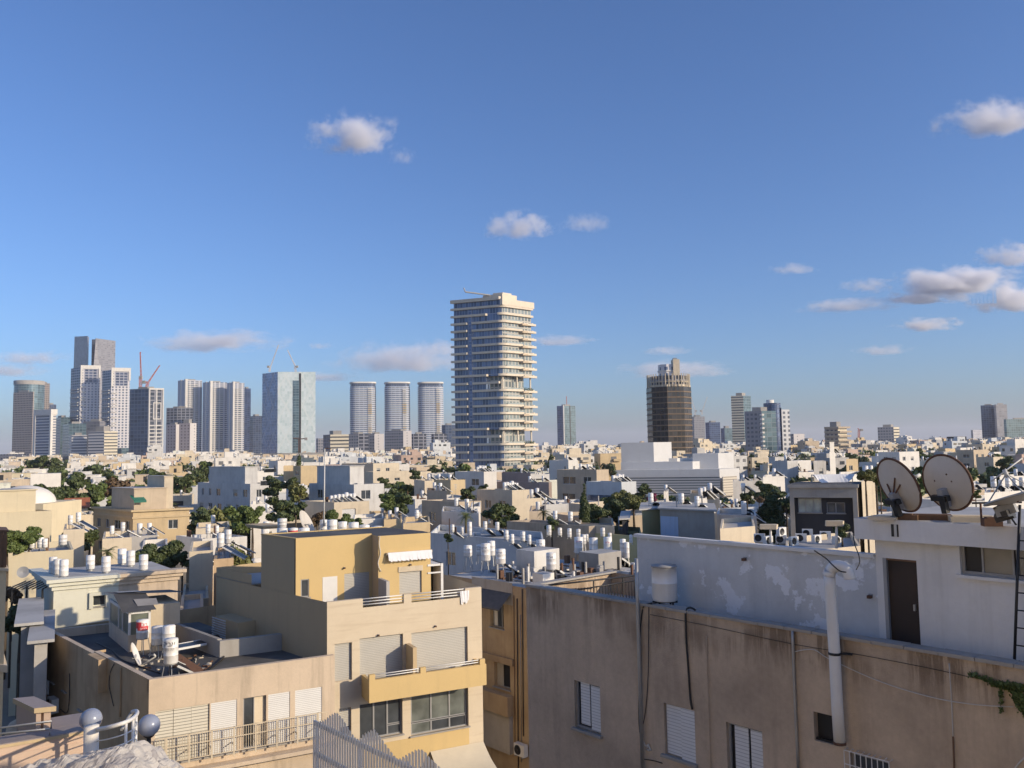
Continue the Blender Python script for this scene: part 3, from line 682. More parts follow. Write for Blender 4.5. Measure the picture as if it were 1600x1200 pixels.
    for zz in (voids[0][0], voids[1][0]):
        for q in range(260):
            c = C + u * rr.uniform(3, W) + v * (-.6 + rr.gauss(0, .3)); c.z = zz + rr.uniform(.9, 2.0) * rr.uniform(.4, 1)
            d1 = V((rr.gauss(0, 1), rr.gauss(0, 1), rr.gauss(0, 1))).normalized() * .35; d2 = d1.orthogonal().normalized() * .3
            k.face((c, c + d1, c + d1 + d2, c + d2), 'leafd', None, False, True)
    part(k, 'terrace_planting', root)
central()

# ---------------------------------------------------------------- white theatre
def theatre():
    Y = 300; root = None
    C0 = P(1125, 735, Y); root = thing('theatre', 'big plain white theatre of stacked blocks below the brown tower', 'theatre', (C0.x, C0.y, 0))
    M['thw'] = stucco('theatre_white', (.60, .59, .57), amt=.08, streak=.08, bump=0)
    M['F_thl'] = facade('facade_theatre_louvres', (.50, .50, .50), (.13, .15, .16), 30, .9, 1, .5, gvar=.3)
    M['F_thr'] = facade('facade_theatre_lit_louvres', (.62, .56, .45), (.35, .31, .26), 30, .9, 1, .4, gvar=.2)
    u, v = uvec(40), uvec(180 - 14)
    def blk(px, py, xl, xr, Y, nm, ml='thw', mr='thw', zb=0):
        C = P(px, py, Y); W = hitx(C, u, xr, py); D = hitx(C, v, xl, py)
        b = MB().fr((C.x, C.y, 0), u, v); b.box(0, W, 0, D, zb, C.z, mr, top='roofwhite', skip='l'); b.face(((0, D, zb), (0, 0, zb), (0, 0, C.z), (0, D, C.z)), ml, ((D, zb), (0, zb), (0, C.z), (D, C.z))); part(b, nm, root); return C, W, D
    blk(1124, 733, 961, 1155, 292, 'lower_hall')
    C = P(1125.5, 745, 290); D = hitx(C, v, 964, 745)
    b = MB().fr((C.x, C.y, 0), u, v); b.face(((-.25, D, 2), (-.25, 0, 2), (-.25, 0, C.z), (-.25, D, C.z)), 'F_thl', ((D, 2), (0, 2), (0, C.z), (D, C.z)))
    b.box(-.4, 0, 0, D, C.z, C.z + .6, 'thw'); part(b, 'louvred_glass_wall', root)
    W = hitx(C, u, 1150, 745); b = MB().fr((C.x, C.y, 0), u, v); b.box(1, W, -.3, 0, 2, C.z, 'F_thr'); part(b, 'lit_louvred_wall', root)
    blk(1082, 721, 970, 1128, 299, 'middle_block')
    blk(1021, 691, 970, 1049, 305, 'left_upper_block')
    blk(1122, 708, 1082, 1146, 300, 'right_upper_block')
    C = P(1058, 716, 303); b = MB().fr((C.x, C.y, 0), u, v); b.box(0, 12, 0, 3, 0, C.z, 'white'); part(b, 'stair_block', root)
    SKYL.append((1060, 'white theatre')); BIGFOOT.append(root); RECT_TH = 1
theatre()
# ---------------------------------------------------------------- rooftop kit (templates are copied with their parts)
def tank_mesh(mb, c, r, h, bands=True):
    prof = [(0.01, 0), (r * .94, 0), (r, .04)]
    if bands: prof += [(r, h * .33), (r * 1.015, h * .335), (r * 1.015, h * .35), (r, h * .355), (r, h * .66), (r * 1.015, h * .665), (r * 1.015, h * .68), (r, h * .685)]
    prof += [(r, h - .04), (r * .97, h), (0.01, h + .03)]
    mb.lathe(c, prof, 'tank', 18); return mb
def make_heater(name, label, group, stand=.9, th=1.05, tr=.27, collector=True, loc=(0, 0, 0), low=False):
    root = thing(name, label, 'water heater', loc, group)
    o = V(loc)
    b = MB().fr(o, V((1, 0, 0)), V((0, 1, 0))); tank_mesh(b, (0, 0, stand), tr, th, not low); part(b, 'tank', root)
    b = MB().fr(o, V((1, 0, 0)), V((0, 1, 0)))
    for i in range(3):
        a = rad(120 * i + 20); x, y = math.cos(a), math.sin(a)
        b.tube([(x * tr * 1.35, y * tr * 1.35, 0), (x * tr * .8, y * tr * .8, stand + .05)], .022, 'steel', 4, world=False)
    b.lathe((0, 0, stand - .04), [(tr * .9, 0), (tr * .9, .05)], 'steel', 10)
    if stand > .6: b.tube([(tr * 1.1, 0, .35), (-tr * .6, tr, .35), (-tr * .6, -tr, .35), (tr * 1.1, 0, .35)], .014, 'steel', 4, world=False)
    part(b, 'stand', root)
    if collector:
        b = MB(); z = V((-.56, 0, .83)); d = V((.80, .36, -.52)).normalized(); sd = V((-.41, .91, 0)); nn = sd.cross(d) * -1
        if nn.z < 0: nn = -nn
        b.fr(o + V((.34, -.05, stand + .1)), d, sd, nn)
        b.box(0, 1.9, -.62, .62, -.04, .03, 'black'); b.box(.05, 1.85, -.58, .58, .03, .04, 'collector'); b.box(0, 1.9, -.68, -.62, -.05, .05, 'wframe'); b.box(0, 1.9, .62, .68, -.05, .05, 'wframe'); part(b, 'solar_panel', root)
        b = MB().fr(o, V((1, 0, 0)), V((0, 1, 0)))
        for y in (-.45, .4): b.tube([(.55, y, 0), (.5, y, stand - .05)], .018, 'steel', 4, world=False)
        b.tube([(tr * .8, 0, stand + .1), (.4, .3, stand + .18), (.38, .4, stand + .05)], .02, 'black', 4, world=False)
        part(b, 'panel_legs', root)
    return root
PARK = V((0, -60, 0))        # templates are used as the first of their kind, so they are placed, never parked
KIT = {}
def heater(kind, loc, label, group, rz=0, sc=1):
    if kind not in KIT:
        st, cl, lo = {'A': (.95, True, False), 'B': (.25, False, False), 'C': (.5, True, True)}[kind]
        KIT[kind] = make_heater('water_heater', label, group, st, 1.05, .27, cl, (0, 0, 0), lo)
        r = KIT[kind]; r.location = loc; r.rotation_euler = (0, 0, rz); r.scale = (sc, sc, sc); ORG[r.name] = V(loc); return r
    return clone(KIT[kind], loc, rz, sc, label, group)
FARK = {}
def far_heater(loc, label, group, rz=0, sc=1):
    """past 120 m: the same tank and tilted panel with fewer faces, one mesh"""
    if 'm' not in FARK:
        b = MB(); b.lathe((0, 0, .5), [(.01, 0), (.29, 0), (.29, 1.15), (.01, 1.2)], 'tank', 8)
        b.fr(V((.3, 0, 1.2)), V((.76, .34, -.56)), V((-.41, .91, 0)), V((.55, .1, .83))); b.box(0, 1.9, -.6, .6, 0, .05, 'black'); b.box(0, 1.9, -.68, -.6, -.02, .07, 'wframe')
        b.fr(V((0, 0, 0)), V((1, 0, 0)), V((0, 1, 0))); b.box(-.2, .2, -.2, .2, 0, .5, 'steel')
        FARK['m'] = b.mesh('water_heater')
    o = bpy.data.objects.new('water_heater', FARK['m']); COL.objects.link(o); o.location = loc; o.rotation_euler = (0, 0, rz); o.scale = (sc, sc, sc)
    settags(o, label, 'water heater', group); return o
def make_ac(loc, label, group, rz=0, sc=1):
    if 'ac' not in KIT:
        root = thing('air_conditioner', label, 'air conditioner', (0, 0, 0), group); b = MB()
        b.box(-.42, .42, -.16, .16, .06, .7, 'wframe'); part(b, 'casing', root)
        b = MB().fr(V((-.1, -.165, .38)), V((1, 0, 0)), V((0, 0, 1)), V((0, -1, 0))); b.lathe((0, 0, 0), [(.01, .0), (.24, .0), (.26, .02), (.27, 0)], 'black', 14); part(b, 'fan_grille', root)
        b = MB(); b.box(-.35, -.27, -.18, .18, 0, .06, 'steel'); b.box(.27, .35, -.18, .18, 0, .06, 'steel'); part(b, 'feet', root)
        KIT['ac'] = root; root.location = loc; root.rotation_euler = (0, 0, rz); return root
    return clone(KIT['ac'], loc, rz, sc, label, group)
def make_aerial(loc, h, label, group='television aerials on the roofs'):
    if 'aer' not in KIT:
        root = thing('tv_aerial', label, 'aerial', (0, 0, 0), group); b = MB(); b.tube([(0, 0, 0), (0, 0, 1)], .02, 'steel', 5); part(b, 'mast', root)
        b = MB()
        for k in range(4): b.tube([(-.35 + .05 * k, 0, .96 - k * .09), (.35 - .05 * k, 0, .96 - k * .09)], .012, 'steel', 4)
        part(b, 'boom', root); KIT['aer'] = root; root.location = loc; root.scale = (1, 1, h); return root
    return clone(KIT['aer'], loc, 0.5, (1, 1, h), label, group)

# ---------------------------------------------------------------- trees
def leafcloud(mb, centers, n, size, mat, rr, squash=.8):
    tot = sum(c[1] ** 2 for c in centers)
    for c, R in centers:
        k = int(n * R * R / tot)
        for i in range(k):
            d = V((rr.gauss(0, 1), rr.gauss(0, 1), rr.gauss(0, 1))).normalized(); r = R * (rr.random() ** .35)
            p = V(c) + V((d.x * r, d.y * r, d.z * r * squash))
            t = (d + V((rr.gauss(0, .7), rr.gauss(0, .7), rr.gauss(0, .7)))).normalized(); a = t.orthogonal().normalized(); q = rr.random() * 6.28
            a = (a * math.cos(q) + t.cross(a) * math.sin(q)); e = t.cross(a); s = size * rr.uniform(.6, 1.3)
            mb.face((p - a * s, p - e * s * .6, p + a * s, p + e * s * .6), mat, ((0, 0), (1, 0), (1, 1), (0, 1)), False, True)
def crown_centers(R, rr, n=13, flat=.75):
    cs = [((0, 0, 0), R * .55)]
    for i in range(n):
        a = rr.uniform(0, 6.28); q = rr.uniform(.35, .75) * R; cs.append(((q * math.cos(a), q * math.sin(a), rr.uniform(-1.25, .75) * R * flat), R * rr.uniform(.26, .46)))
    return cs
TREE = {}
def tree_tpl(kind, det):
    key = (kind, det)
    if key in TREE: return TREE[key]
    rr = random.Random(hash(kind) % 1 + sum(map(ord, kind)) + det); me = []
    n = {0: 700, 1: 2600, 2: 9000}[det]; s = {0: .26, 1: .15, 2: .09}[det]
    c = MB(); t = MB()
    if kind[:5] == 'broad':
        cs = crown_centers(1, rr, 14); cs = [((x, y, z + 1.0), R) for (x, y, z), R in cs]
        leafcloud(c, cs, n, s, {'a': 'leaf', 'b': 'leafd', 'c': 'leafo', 'd': 'leafb', 'e': 'bougain'}[kind[5]], rr)
        t.tube([(0, 0, -9), (0, 0, -1.6)], .11, 'bark', 7); t.tube([(0, 0, -1.6), (.03, .02, 0), (.0, .05, 1)], .11, 'bark', 7, r2=.04)
        for k in range(6):
            p = cs[k + 1][0]; t.tube([(0, 0, .1), (p[0] * .5, p[1] * .5, .6), p], .05, 'bark', 5, r2=.015)
    elif kind == 'cypress':
        cs = [((rr.uniform(-.07, .07), rr.uniform(-.07, .07), i * .2), max(.08, .36 * math.sin(math.pi * min(1, (i + 1.6) / 15) ** .8))) for i in range(15)]
        leafcloud(c, cs, n, s * .6, 'leafd', rr, 1.2); t.tube([(0, 0, -9), (0, 0, 2.2)], .07, 'bark', 6, r2=.02)
    elif kind == 'palm':
        t.tube([(0, 0, -10), (.04, 0, -1.5), (0, 0, 0)], .14, 'bark', 8, r2=.12)
        for k in range(30):
            a = rr.uniform(0, 6.28); el = rr.uniform(-.5, 1.2); L = rr.uniform(.9, 1.25); pts = []
            for q in range(6):
                f = q / 5; pts.append(V((math.cos(a) * L * f * math.cos(el * (1 - f * .3)), math.sin(a) * L * f * math.cos(el * (1 - f * .3)), L * f * math.sin(el) * .9 - f * f * .55)))
            sd = V((-math.sin(a), math.cos(a), 0))
            for q in range(5):
                for w in (-1, 1):
                    for m in (0, .5):
                        p = pts[q].lerp(pts[q + 1], m); d = (pts[q + 1] - pts[q]).normalized()
                        tip = p + sd * w * .30 * (1 - .5 * q / 5) + d * .22 + V((0, 0, -.08))
                        c.face((p, p + d * .055, tip), 'leafo' if rr.random() < .5 else 'leaf', ((0, 0), (1, 0), (1, 1)), False, True)
    TREE[key] = (c.mesh('crown'), t.mesh('trunk')); return TREE[key]
def tree(kind, loc, R, label, group=None, det=1, zs=None, ground=0.0, rz=None):
    cm, tm = tree_tpl(kind, det); nm = {'broad': 'broadleaf_tree', 'cypre': 'cypress_tree', 'palm': 'palm_tree'}[kind[:5] if kind != 'palm' else 'palm']
    root = bpy.data.objects.new(nm, None); COL.objects.link(root); root.location = loc; root.rotation_euler = (0, 0, rz if rz is not None else random.uniform(0, 6.28))
    root.scale = (R, R, R * (zs or 1)); settags(root, label, 'tree', group)
    for nme, me in (('crown', cm), ('trunk', tm)):
        o = bpy.data.objects.new(nme, me); COL.objects.link(o); o.parent = root
    return root

# ---------------------------------------------------------------- houses
WINM = {}
def win_mesh(kind, w, h):
    key = (kind, w, h)
    if key in WINM: return WINM[key]
    b = MB(); f = 'wframe'
    b.box(0, w, -.17, -.12, 0, .06, f); b.box(0, w, -.17, -.12, h - .06, h, f); b.box(0, .06, -.17, -.12, .06, h - .06, f); b.box(w - .06, w, -.17, -.12, .06, h - .06, f)
    if kind == 'g': b.box(.06, w - .06, -.16, -.15, .06, h - .06, 'glass'); b.box(w / 2 - .03, w / 2 + .03, -.165, -.115, .06, h - .06, f)
    if kind == 's': b.box(.06, w - .06, -.16, -.13, .06, h - .06, 'wshut')
    if kind == 'h': b.box(.06, w - .06, -.16, -.15, .06, h - .06, 'glass'); b.box(.06, w - .06, -.15, -.12, h * .5, h - .06, 'shut')
    if kind == 'b': b.box(.06, w - .06, -.16, -.13, .06, h - .06, 'bshut')
    WINM[key] = b.mesh('window'); return WINM[key]
def place_window(kind, w, h, o, u, n, root, name='window'):
    ob = bpy.data.objects.new(name, win_mesh(kind, w, h)); COL.objects.link(ob); ob.parent = root
    p = o - ORG[root.name]
    ob.matrix_local = Matrix(((u.x, n.x, 0, p.x), (u.y, n.y, 0, p.y), (0, 0, 1, p.z), (0, 0, 0, 1))); return ob
RECT = []      # (xl, ytop, xr, ybot, Y) picture areas already spoken for by hand placed things
FOOT = []      # (x, y, r) plan circles
def house(label, C, u, v, W, D, wmat, rr, storeys=None, roof='roofpale', par=.7, fwin=(2.5, .9), lwin=(2.8, .8), kinds='ghgg', wsize=(1.2, 1.2), group=None, cat='house', name='apartment_house',
          topblank=.9, z0=0.0, fops=(), lops=(), depth=.18, wmat_left=None):
    """flat roofed house: near corner C at the parapet's top, u runs along the sunlit front, v along the left side"""
    root = thing(name, label, cat, (C.x, C.y, z0), group); zt = C.z; fl = 3.1
    nu = V((u.y, -u.x, 0)); nv = V((-v.y, v.x, 0)); o = V((C.x, C.y, 0))
    wins = []
    def auto(L, sp, pr, face):
        ops = []; z = zt - par - fl + topblank
        lowest = max(1.0, zt - 13)
        while z > lowest:
            x = sp * .35 + rr.uniform(0, .5); w, h = wsize
            while x + w < L - .5:
                if rr.random() < pr:
                    ww, hh = (w, h) if rr.random() < .7 else ((w * 1.7, h) if x + w * 1.7 < L - .5 else (w, h))
                    ops.append((x, x + ww, z, z + hh)); wins.append((face, x, z, round(ww, 2), round(hh, 2), rr.choice(kinds))); x += ww - w
                x += sp
            z -= fl
        return ops
    f_ops = auto(W, *fwin, 'f') if fwin else []; l_ops = auto(D, *lwin, 'l') if lwin else []
    b = MB()
    b.fr(o, u, nu); wall(b, W, z0, zt, f_ops, wmat, depth)
    b.fr(o, v, nv); wall(b, D, z0, zt, l_ops, wmat_left or wmat, depth)
    b.fr(o, u, v); b.face(((W, 0, z0), (W, D, z0), (W, D, zt), (W, 0, zt)), wmat); b.face(((W, D, z0), (0, D, z0), (0, D, zt), (W, D, zt)), wmat)
    t = .18; q = [(0, 0), (W, 0), (W, D), (0, D)]; i_ = [(t, t), (W - t, t), (W - t, D - t), (t, D - t)]
    for k in range(4):
        a, c, d, e = q[k], q[(k + 1) % 4], i_[(k + 1) % 4], i_[k]
        b.face(((*a, zt), (*c, zt), (*d, zt), (*e, zt)), wmat); b.face(((*e, zt), (*d, zt), (*d, zt - par), (*e, zt - par)), wmat)
    part(b, 'wall', root)
    b = MB().fr(o, u, v); b.face([(*p, zt - par) for p in i_], roof)
    if W > 4 and D > 4 and C.y > 50:                    # roof litter: vents, ducts, low walls, boards
        for k in range(rr.randint(4, 9)):
            a, c = rr.uniform(.4, W - 1.8), rr.uniform(.5, D - 1.6); w, d, h = rr.choice(((.5, .5, .6), (1.4, .2, .25), (.3, .3, 1.1), (.9, .6, .7), (.2, 1.3, .3), (1.2, .9, .12), (.12, .12, 1.6)))
            b.box(a, a + w, c, c + d, zt - par, zt - par + h, rr.choice(('white', 'concrete', 'wframe', 'rust', 'pale', 'wood', 'gframe')), skip='d')
        if rr.random() < .5: b.box(W * .5, W * .5 + .15, .3, D * .6, zt - par, zt - .05, wmat, skip='d')
    part(b, 'roof', root)
    nw = 0
    for face, x, z, w, h, k in wins:
        if nw > 60: break
        nw += 1
        uu, nn = (u, nu) if face == 'f' else (v, nv)
        place_window(k, w, h, o + uu * x + V((0, 0, z)), uu, nn, root)
    return root
def block(root, C, u, v, s0, s1, t0, t1, z0, z1, mat, name='roof_room', door=None):
    b = MB().fr(V((C.x, C.y, 0)), u, v); b.box(s0, s1, t0, t1, z0, z1, mat, top='roofpale', skip='d')
    b.box(s0 - .12, s1 + .12, t0 - .12, t1 + .12, z1, z1 + .12, mat, top='roofpale')
    if door: b.box(s0 + (s1 - s0) * .35, s0 + (s1 - s0) * .35 + .9, t0 - .03, t0, z0, z0 + 2, door)
    return part(b, name, root)
def roofpt(C, u, v, s, t, par=.7): return V((C.x, C.y, C.z - par)) + u * s + v * t

# hand placed: label, corner px,py, xl, xr, Y, wall, ybot, options
MID = [
 ('big cream apartment building filling the far left edge with a domed roof', -40, 803, -60, 81, 78, 'creamy', 870, dict(fwin=(3.4, .55), roof='roofwhite', blk=[(0, .80, .1, .9, 2.0, 'creamy')])),
 ('white house with an orange tiled lean-to beside the cream domed building', 103, 795, 92, 137, 118, 'cream', 815, dict(tile=1, fwin=(3, .3))),
 ('long cream parapet wall house under the orange tiled roof', 92, 806, 88, 143, 102, 'cream', 822, dict(fwin=(4, .15))),
 ('cream corner house behind the white tank with a tilted mirror', 99, 828, 82, 132, 80, 'cream', 860, dict(fwin=(3, .3))),
 ('long beige house with a dark cornice line and a rooftop flat', 208, 797, 146, 296, 110, 'sand', 832, dict(cornice=1, fwin=(3, .8), blk=[(.05, .62, .05, .6, 2.7, 'beige'), (.62, .78, .1, .5, 4.2, 'cream')], awn='green', tanks=3)),
 ('tall cubist house with a grey shaded side and rows of small square windows', 391, 756, 309, 431, 168, 'pale', 797, dict(lwin=(3.1, .8), lk='g', wsize=(1.0, 1.5), fwin=(3.4, .7), blk=[(-.12, .55, .12, .8, 3.3, 'pale')], rail=1)),
 ('stepped grey sided house with a glazed top flat beside the thin mast', 553, 757, 483, 600, 150, 'pale', 790, dict(fwin=(3.6, .8), lwin=(4, .4), wsize=(1.7, 1.6), kinds='gg', blk=[(-.02, .52, .12, .85, 3.2, 'pale')])),
 ('cream house with brown garage shutters and a row of tanks on its roof', 522, 785, 476, 577, 120, 'cream', 812, dict(fwin=(3.2, .9), kinds='s', wsize=(2.0, 1.7), lwin=(4, .0001), tanks=7)),
 ('long sunlit cream building with a low second wing behind the stepped house', 583, 724, 534, 624, 262, 'cream', 745, dict(fwin=(3, .9), lwin=(3, .3))),
 ('low cream wing with small windows left of the round topped tree', 583, 737, 570, 640, 235, 'cream', 756, dict(fwin=(2.6, .8), wsize=(.9, .8))),
 ('ochre trio of stepped blocks below the mint glass tower', 443, 728, 434, 458, 250, 'sand', 748, dict(fwin=(4, .3))),
 ('ochre block with a shaded notch right of the stepped trio', 470, 728, 458, 500, 245, 'sand', 746, dict(fwin=(4, .3))),
 ('pale flat house above the ochre blocks', 434, 720, 420, 455, 280, 'white', 730, dict()),
 ('cream low house with a terrace balustrade left of the ochre blocks', 402, 736, 380, 428, 215, 'white', 760, dict(fwin=(3, .8), rail=1)),
 ('pale house with two storeys of small windows before the central tower', 756, 737, 711, 776, 162, 'white', 760, dict(lwin=(3.0, .8), wsize=(1.2, 1.3), tanks=5)),
 ('brown mauve flat building right before the central tower', 829, 739, 784, 842, 172, 'mauve', 754, dict(lwin=None, fwin=None, lw=1)),
 ('lower brown mauve terrace building with a pink end wall', 842, 754, 764, 862, 160, 'mauve', 772, dict(lwin=None, fwin=(4, .4))),
 ('small sunlit ochre cube house left of the pale windowed house', 704, 750, 678, 727, 152, 'sand', 766, dict(fwin=(3, .5))),
 ('beige house with a sunlit upper cube and a terrace', 698, 767, 667, 719, 118, 'beige', 784, dict(fwin=(4, .3), lwin=(4, .3))),
 ('wide beige house with a bright blank end below the upper cube', 717, 784, 659, 752, 106, 'beige', 808, dict(fwin=None, lwin=(3, .7))),
 ('long low beige house with cream wings right of the bright blank end', 800, 766, 745, 830, 118, 'cream', 782, dict(fwin=(3.2, .8), tanks=6)),
 ('cream cottage with a dark arched window beside the tall palm', 823, 779, 790, 846, 100, 'cream', 800, dict(fwin=(3, .8))),
 ('tan three storey house with square windows left of the white theatre', 932, 734, 870, 951, 152, 'beige', 772, dict(lwin=(3.6, .95), lk='g', wsize=(1.8, 1.4), fwin=(4, .2))),
 ('white building with a black glass storey and tilted collectors on top', 971, 753, 916, 994, 135, 'bluewhite', 775, dict(band=1, lwin=None, fwin=None, tanks=6, low=1)),
 ('white house with narrow slit windows beyond the tan house', 888, 719, 858, 903, 210, 'white', 736, dict(lwin=(2.2, .9), wsize=(.6, 1.2))),
 ('pale yellow windowless box house with a small blue patch', 1003, 797, 972, 1031, 76, 'olive', 838, dict(fwin=None, lwin=None, over=1)),
 ('large grey blank wall with a pale blue painted corner', 1116, 799, 1031, 1122, 70, 'concrete', 848, dict(fwin=None, lwin=None, bluep=1)),
 ('old beige house with a bricked peach end wall', 827, 799, 792, 853, 84, 'oldwall', 822, dict(lwin=(3, .3), fwin=None, low=1)),
 ('long shaded beige wall building under the row of dark backed tanks', 920, 822, 792, 960, 74, 'oldwall', 862, dict(lwin=(7, .4), fwin=None)),
 ('pale grey tall block with a blank shaded side on the right', 1230, 720, 1206, 1247, 182, 'pale', 748, dict(lwin=None, fwin=(3, .4))),
 ('grey block with three storeys of small windows right of the blank block', 1271, 721, 1246, 1290, 175, 'grey', 742, dict(lwin=(2.6, .9), fwin=(3, .4))),
 ('white stepped block with a sunlit top flat in the right middle', 1296, 706, 1284, 1304, 230, 'white', 728, dict(blk=[(.1, .9, .1, .8, 2.6, 'white')])),
 ('wide beige low block right of the stepped white block', 1322, 718, 1308, 1340, 205, 'sand', 732, dict()),
 ('bright white house with a dark strip window behind the left dish', 1405, 706, 1372, 1436, 250, 'white', 726, dict(fwin=(3.5, .8), lwin=(2.4, .9))),
 ('cream building with rows of balconies in the right distance', 1552, 714, 1525, 1567, 240, 'cream', 735, dict(fwin=(3, .9))),
 ('cream apartment house with sunlit upper floors between the dishes', 1521, 703, 1495, 1545, 290, 'beige', 722, dict(fwin=(3, .9), lwin=(3, .8))),
 ('white walled house left of the dark modern house', 1192, 745, 1180, 1226, 120, 'white', 775, dict()),
 ('grey gabled low roof house right of the white theatre', 1145, 752, 1142, 1196, 160, 'grey', 765, dict(fwin=(5, .3))),
 ('cream house with a small curved gable behind the grey blank wall', 1125, 826, 1112, 1180, 58, 'cream', 860, dict(fwin=(3, .5))),
 ('white house with a shaded side and small square window behind the brown awning', 410, 846, 369, 416, 58, 'bluewhite', 890, dict(lwin=(4, .4), fwin=None, low=1)),
 ('long white wall house with an open flat roof behind the round dark tree', 316, 842, 275, 386, 82, 'white', 868, dict(fwin=(5, .25), lwin=None, tanks=2)),
 ('white rooftop parapet block with clear sides in the left middle', 306, 826, 296, 359, 90, 'cream', 838, dict(fwin=None)),
 ('small cream cottage with a wide window and a brown roof edge', 296, 862, 290, 333, 66, 'cream', 890, dict(fwin=(2.4, .9), wsize=(1.4, 1.3), kinds='s')),
 ('low cream wall cottage beside the shaded white house', 334, 874, 331, 365, 58, 'plasterold', 905, dict(fwin=None)),
 ('cream house carrying three close tanks left of the palm', 160, 842, 139, 206, 78, 'cream', 872, dict(fwin=(5, .2), lwin=None)),
 ('peach grey block house with a dark opening far left', 205, 838, 196, 246, 95, 'grey', 852, dict(fwin=(3, .6))),
 ('white low roof house with blue shaded wall left of the ochre building', 222, 856, 214, 262, 80, 'white', 872, dict(fwin=None)),
 ('cream low house with a flat canopy above the bright palm', 748, 802, 690, 755, 88, 'white', 818, dict(lwin=(5, .6), fwin=None)),
 ('white cube house with a clear blank wall right of the tall palm', 735, 792, 712, 750, 95, 'white', 806, dict(fwin=None)),
 ('cream terrace house before the stepped grey sided house', 551, 812, 549, 600, 100, 'white', 832, dict(fwin=(2.6, .95), wsize=(1.5, 1.7), kinds='gs')),
 ('peach flat house right of the cream terrace house', 600, 812, 596, 628, 98, 'sand', 830, dict(fwin=(5, .3))),
 ('low tan parapet house behind the ochre roof tanks', 630, 818, 600, 672, 84, 'sand', 838, dict(fwin=None)),
 ('white cottage with a tilted dark collector and a pergola', 392, 788, 388, 425, 118, 'white', 805, dict(fwin=(3, .4), tanks=2)),
 ('white low wall house left of the ochre rooftop tanks', 398, 802, 392, 437, 104, 'white', 815, dict(fwin=None)),
 ('cream house with a long window band in the right middle', 1160, 768, 1134, 1162, 120, 'bluewhite', 790, dict(lwin=(3, .5))),
 ('small white block with blue shutters right of the theatre trees', 1090, 779, 1064, 1104, 100, 'white', 800, dict(kinds='b', lwin=(3, .8))),
 ('white cube house with a small crimson bush at its corner', 1037, 768, 1024, 1043, 122, 'white', 778, dict(fwin=None)),
 ('flat cream roof house with a row of tilted collectors below the theatre', 1124, 772, 1078, 1134, 110, 'cream', 786, dict(tanks=6)),
 ('white house with open dark windows on the collector slope', 1182, 806, 1120, 1190, 78, 'pale', 826, dict(tanks=6, fwin=(3, .5), low=1)),
 ('ochre cream narrow house beside the dark modern house', 1346, 752, 1338, 1366, 62, 'cream', 812, dict(fwin=(4, .2))),
 ('white studio block with a dark doorway behind the dark modern house', 1310, 742, 1304, 1342, 75, 'white', 752, dict(fwin=(4, .8))),
 ('white house under the left dish rim in the right middle', 1562, 745, 1552, 1612, 130, 'white', 765, dict()),
 ('cream long house with tall tanks behind the right dish', 1538, 770, 1516, 1612, 80, 'white', 795, dict(tanks=5)),
]
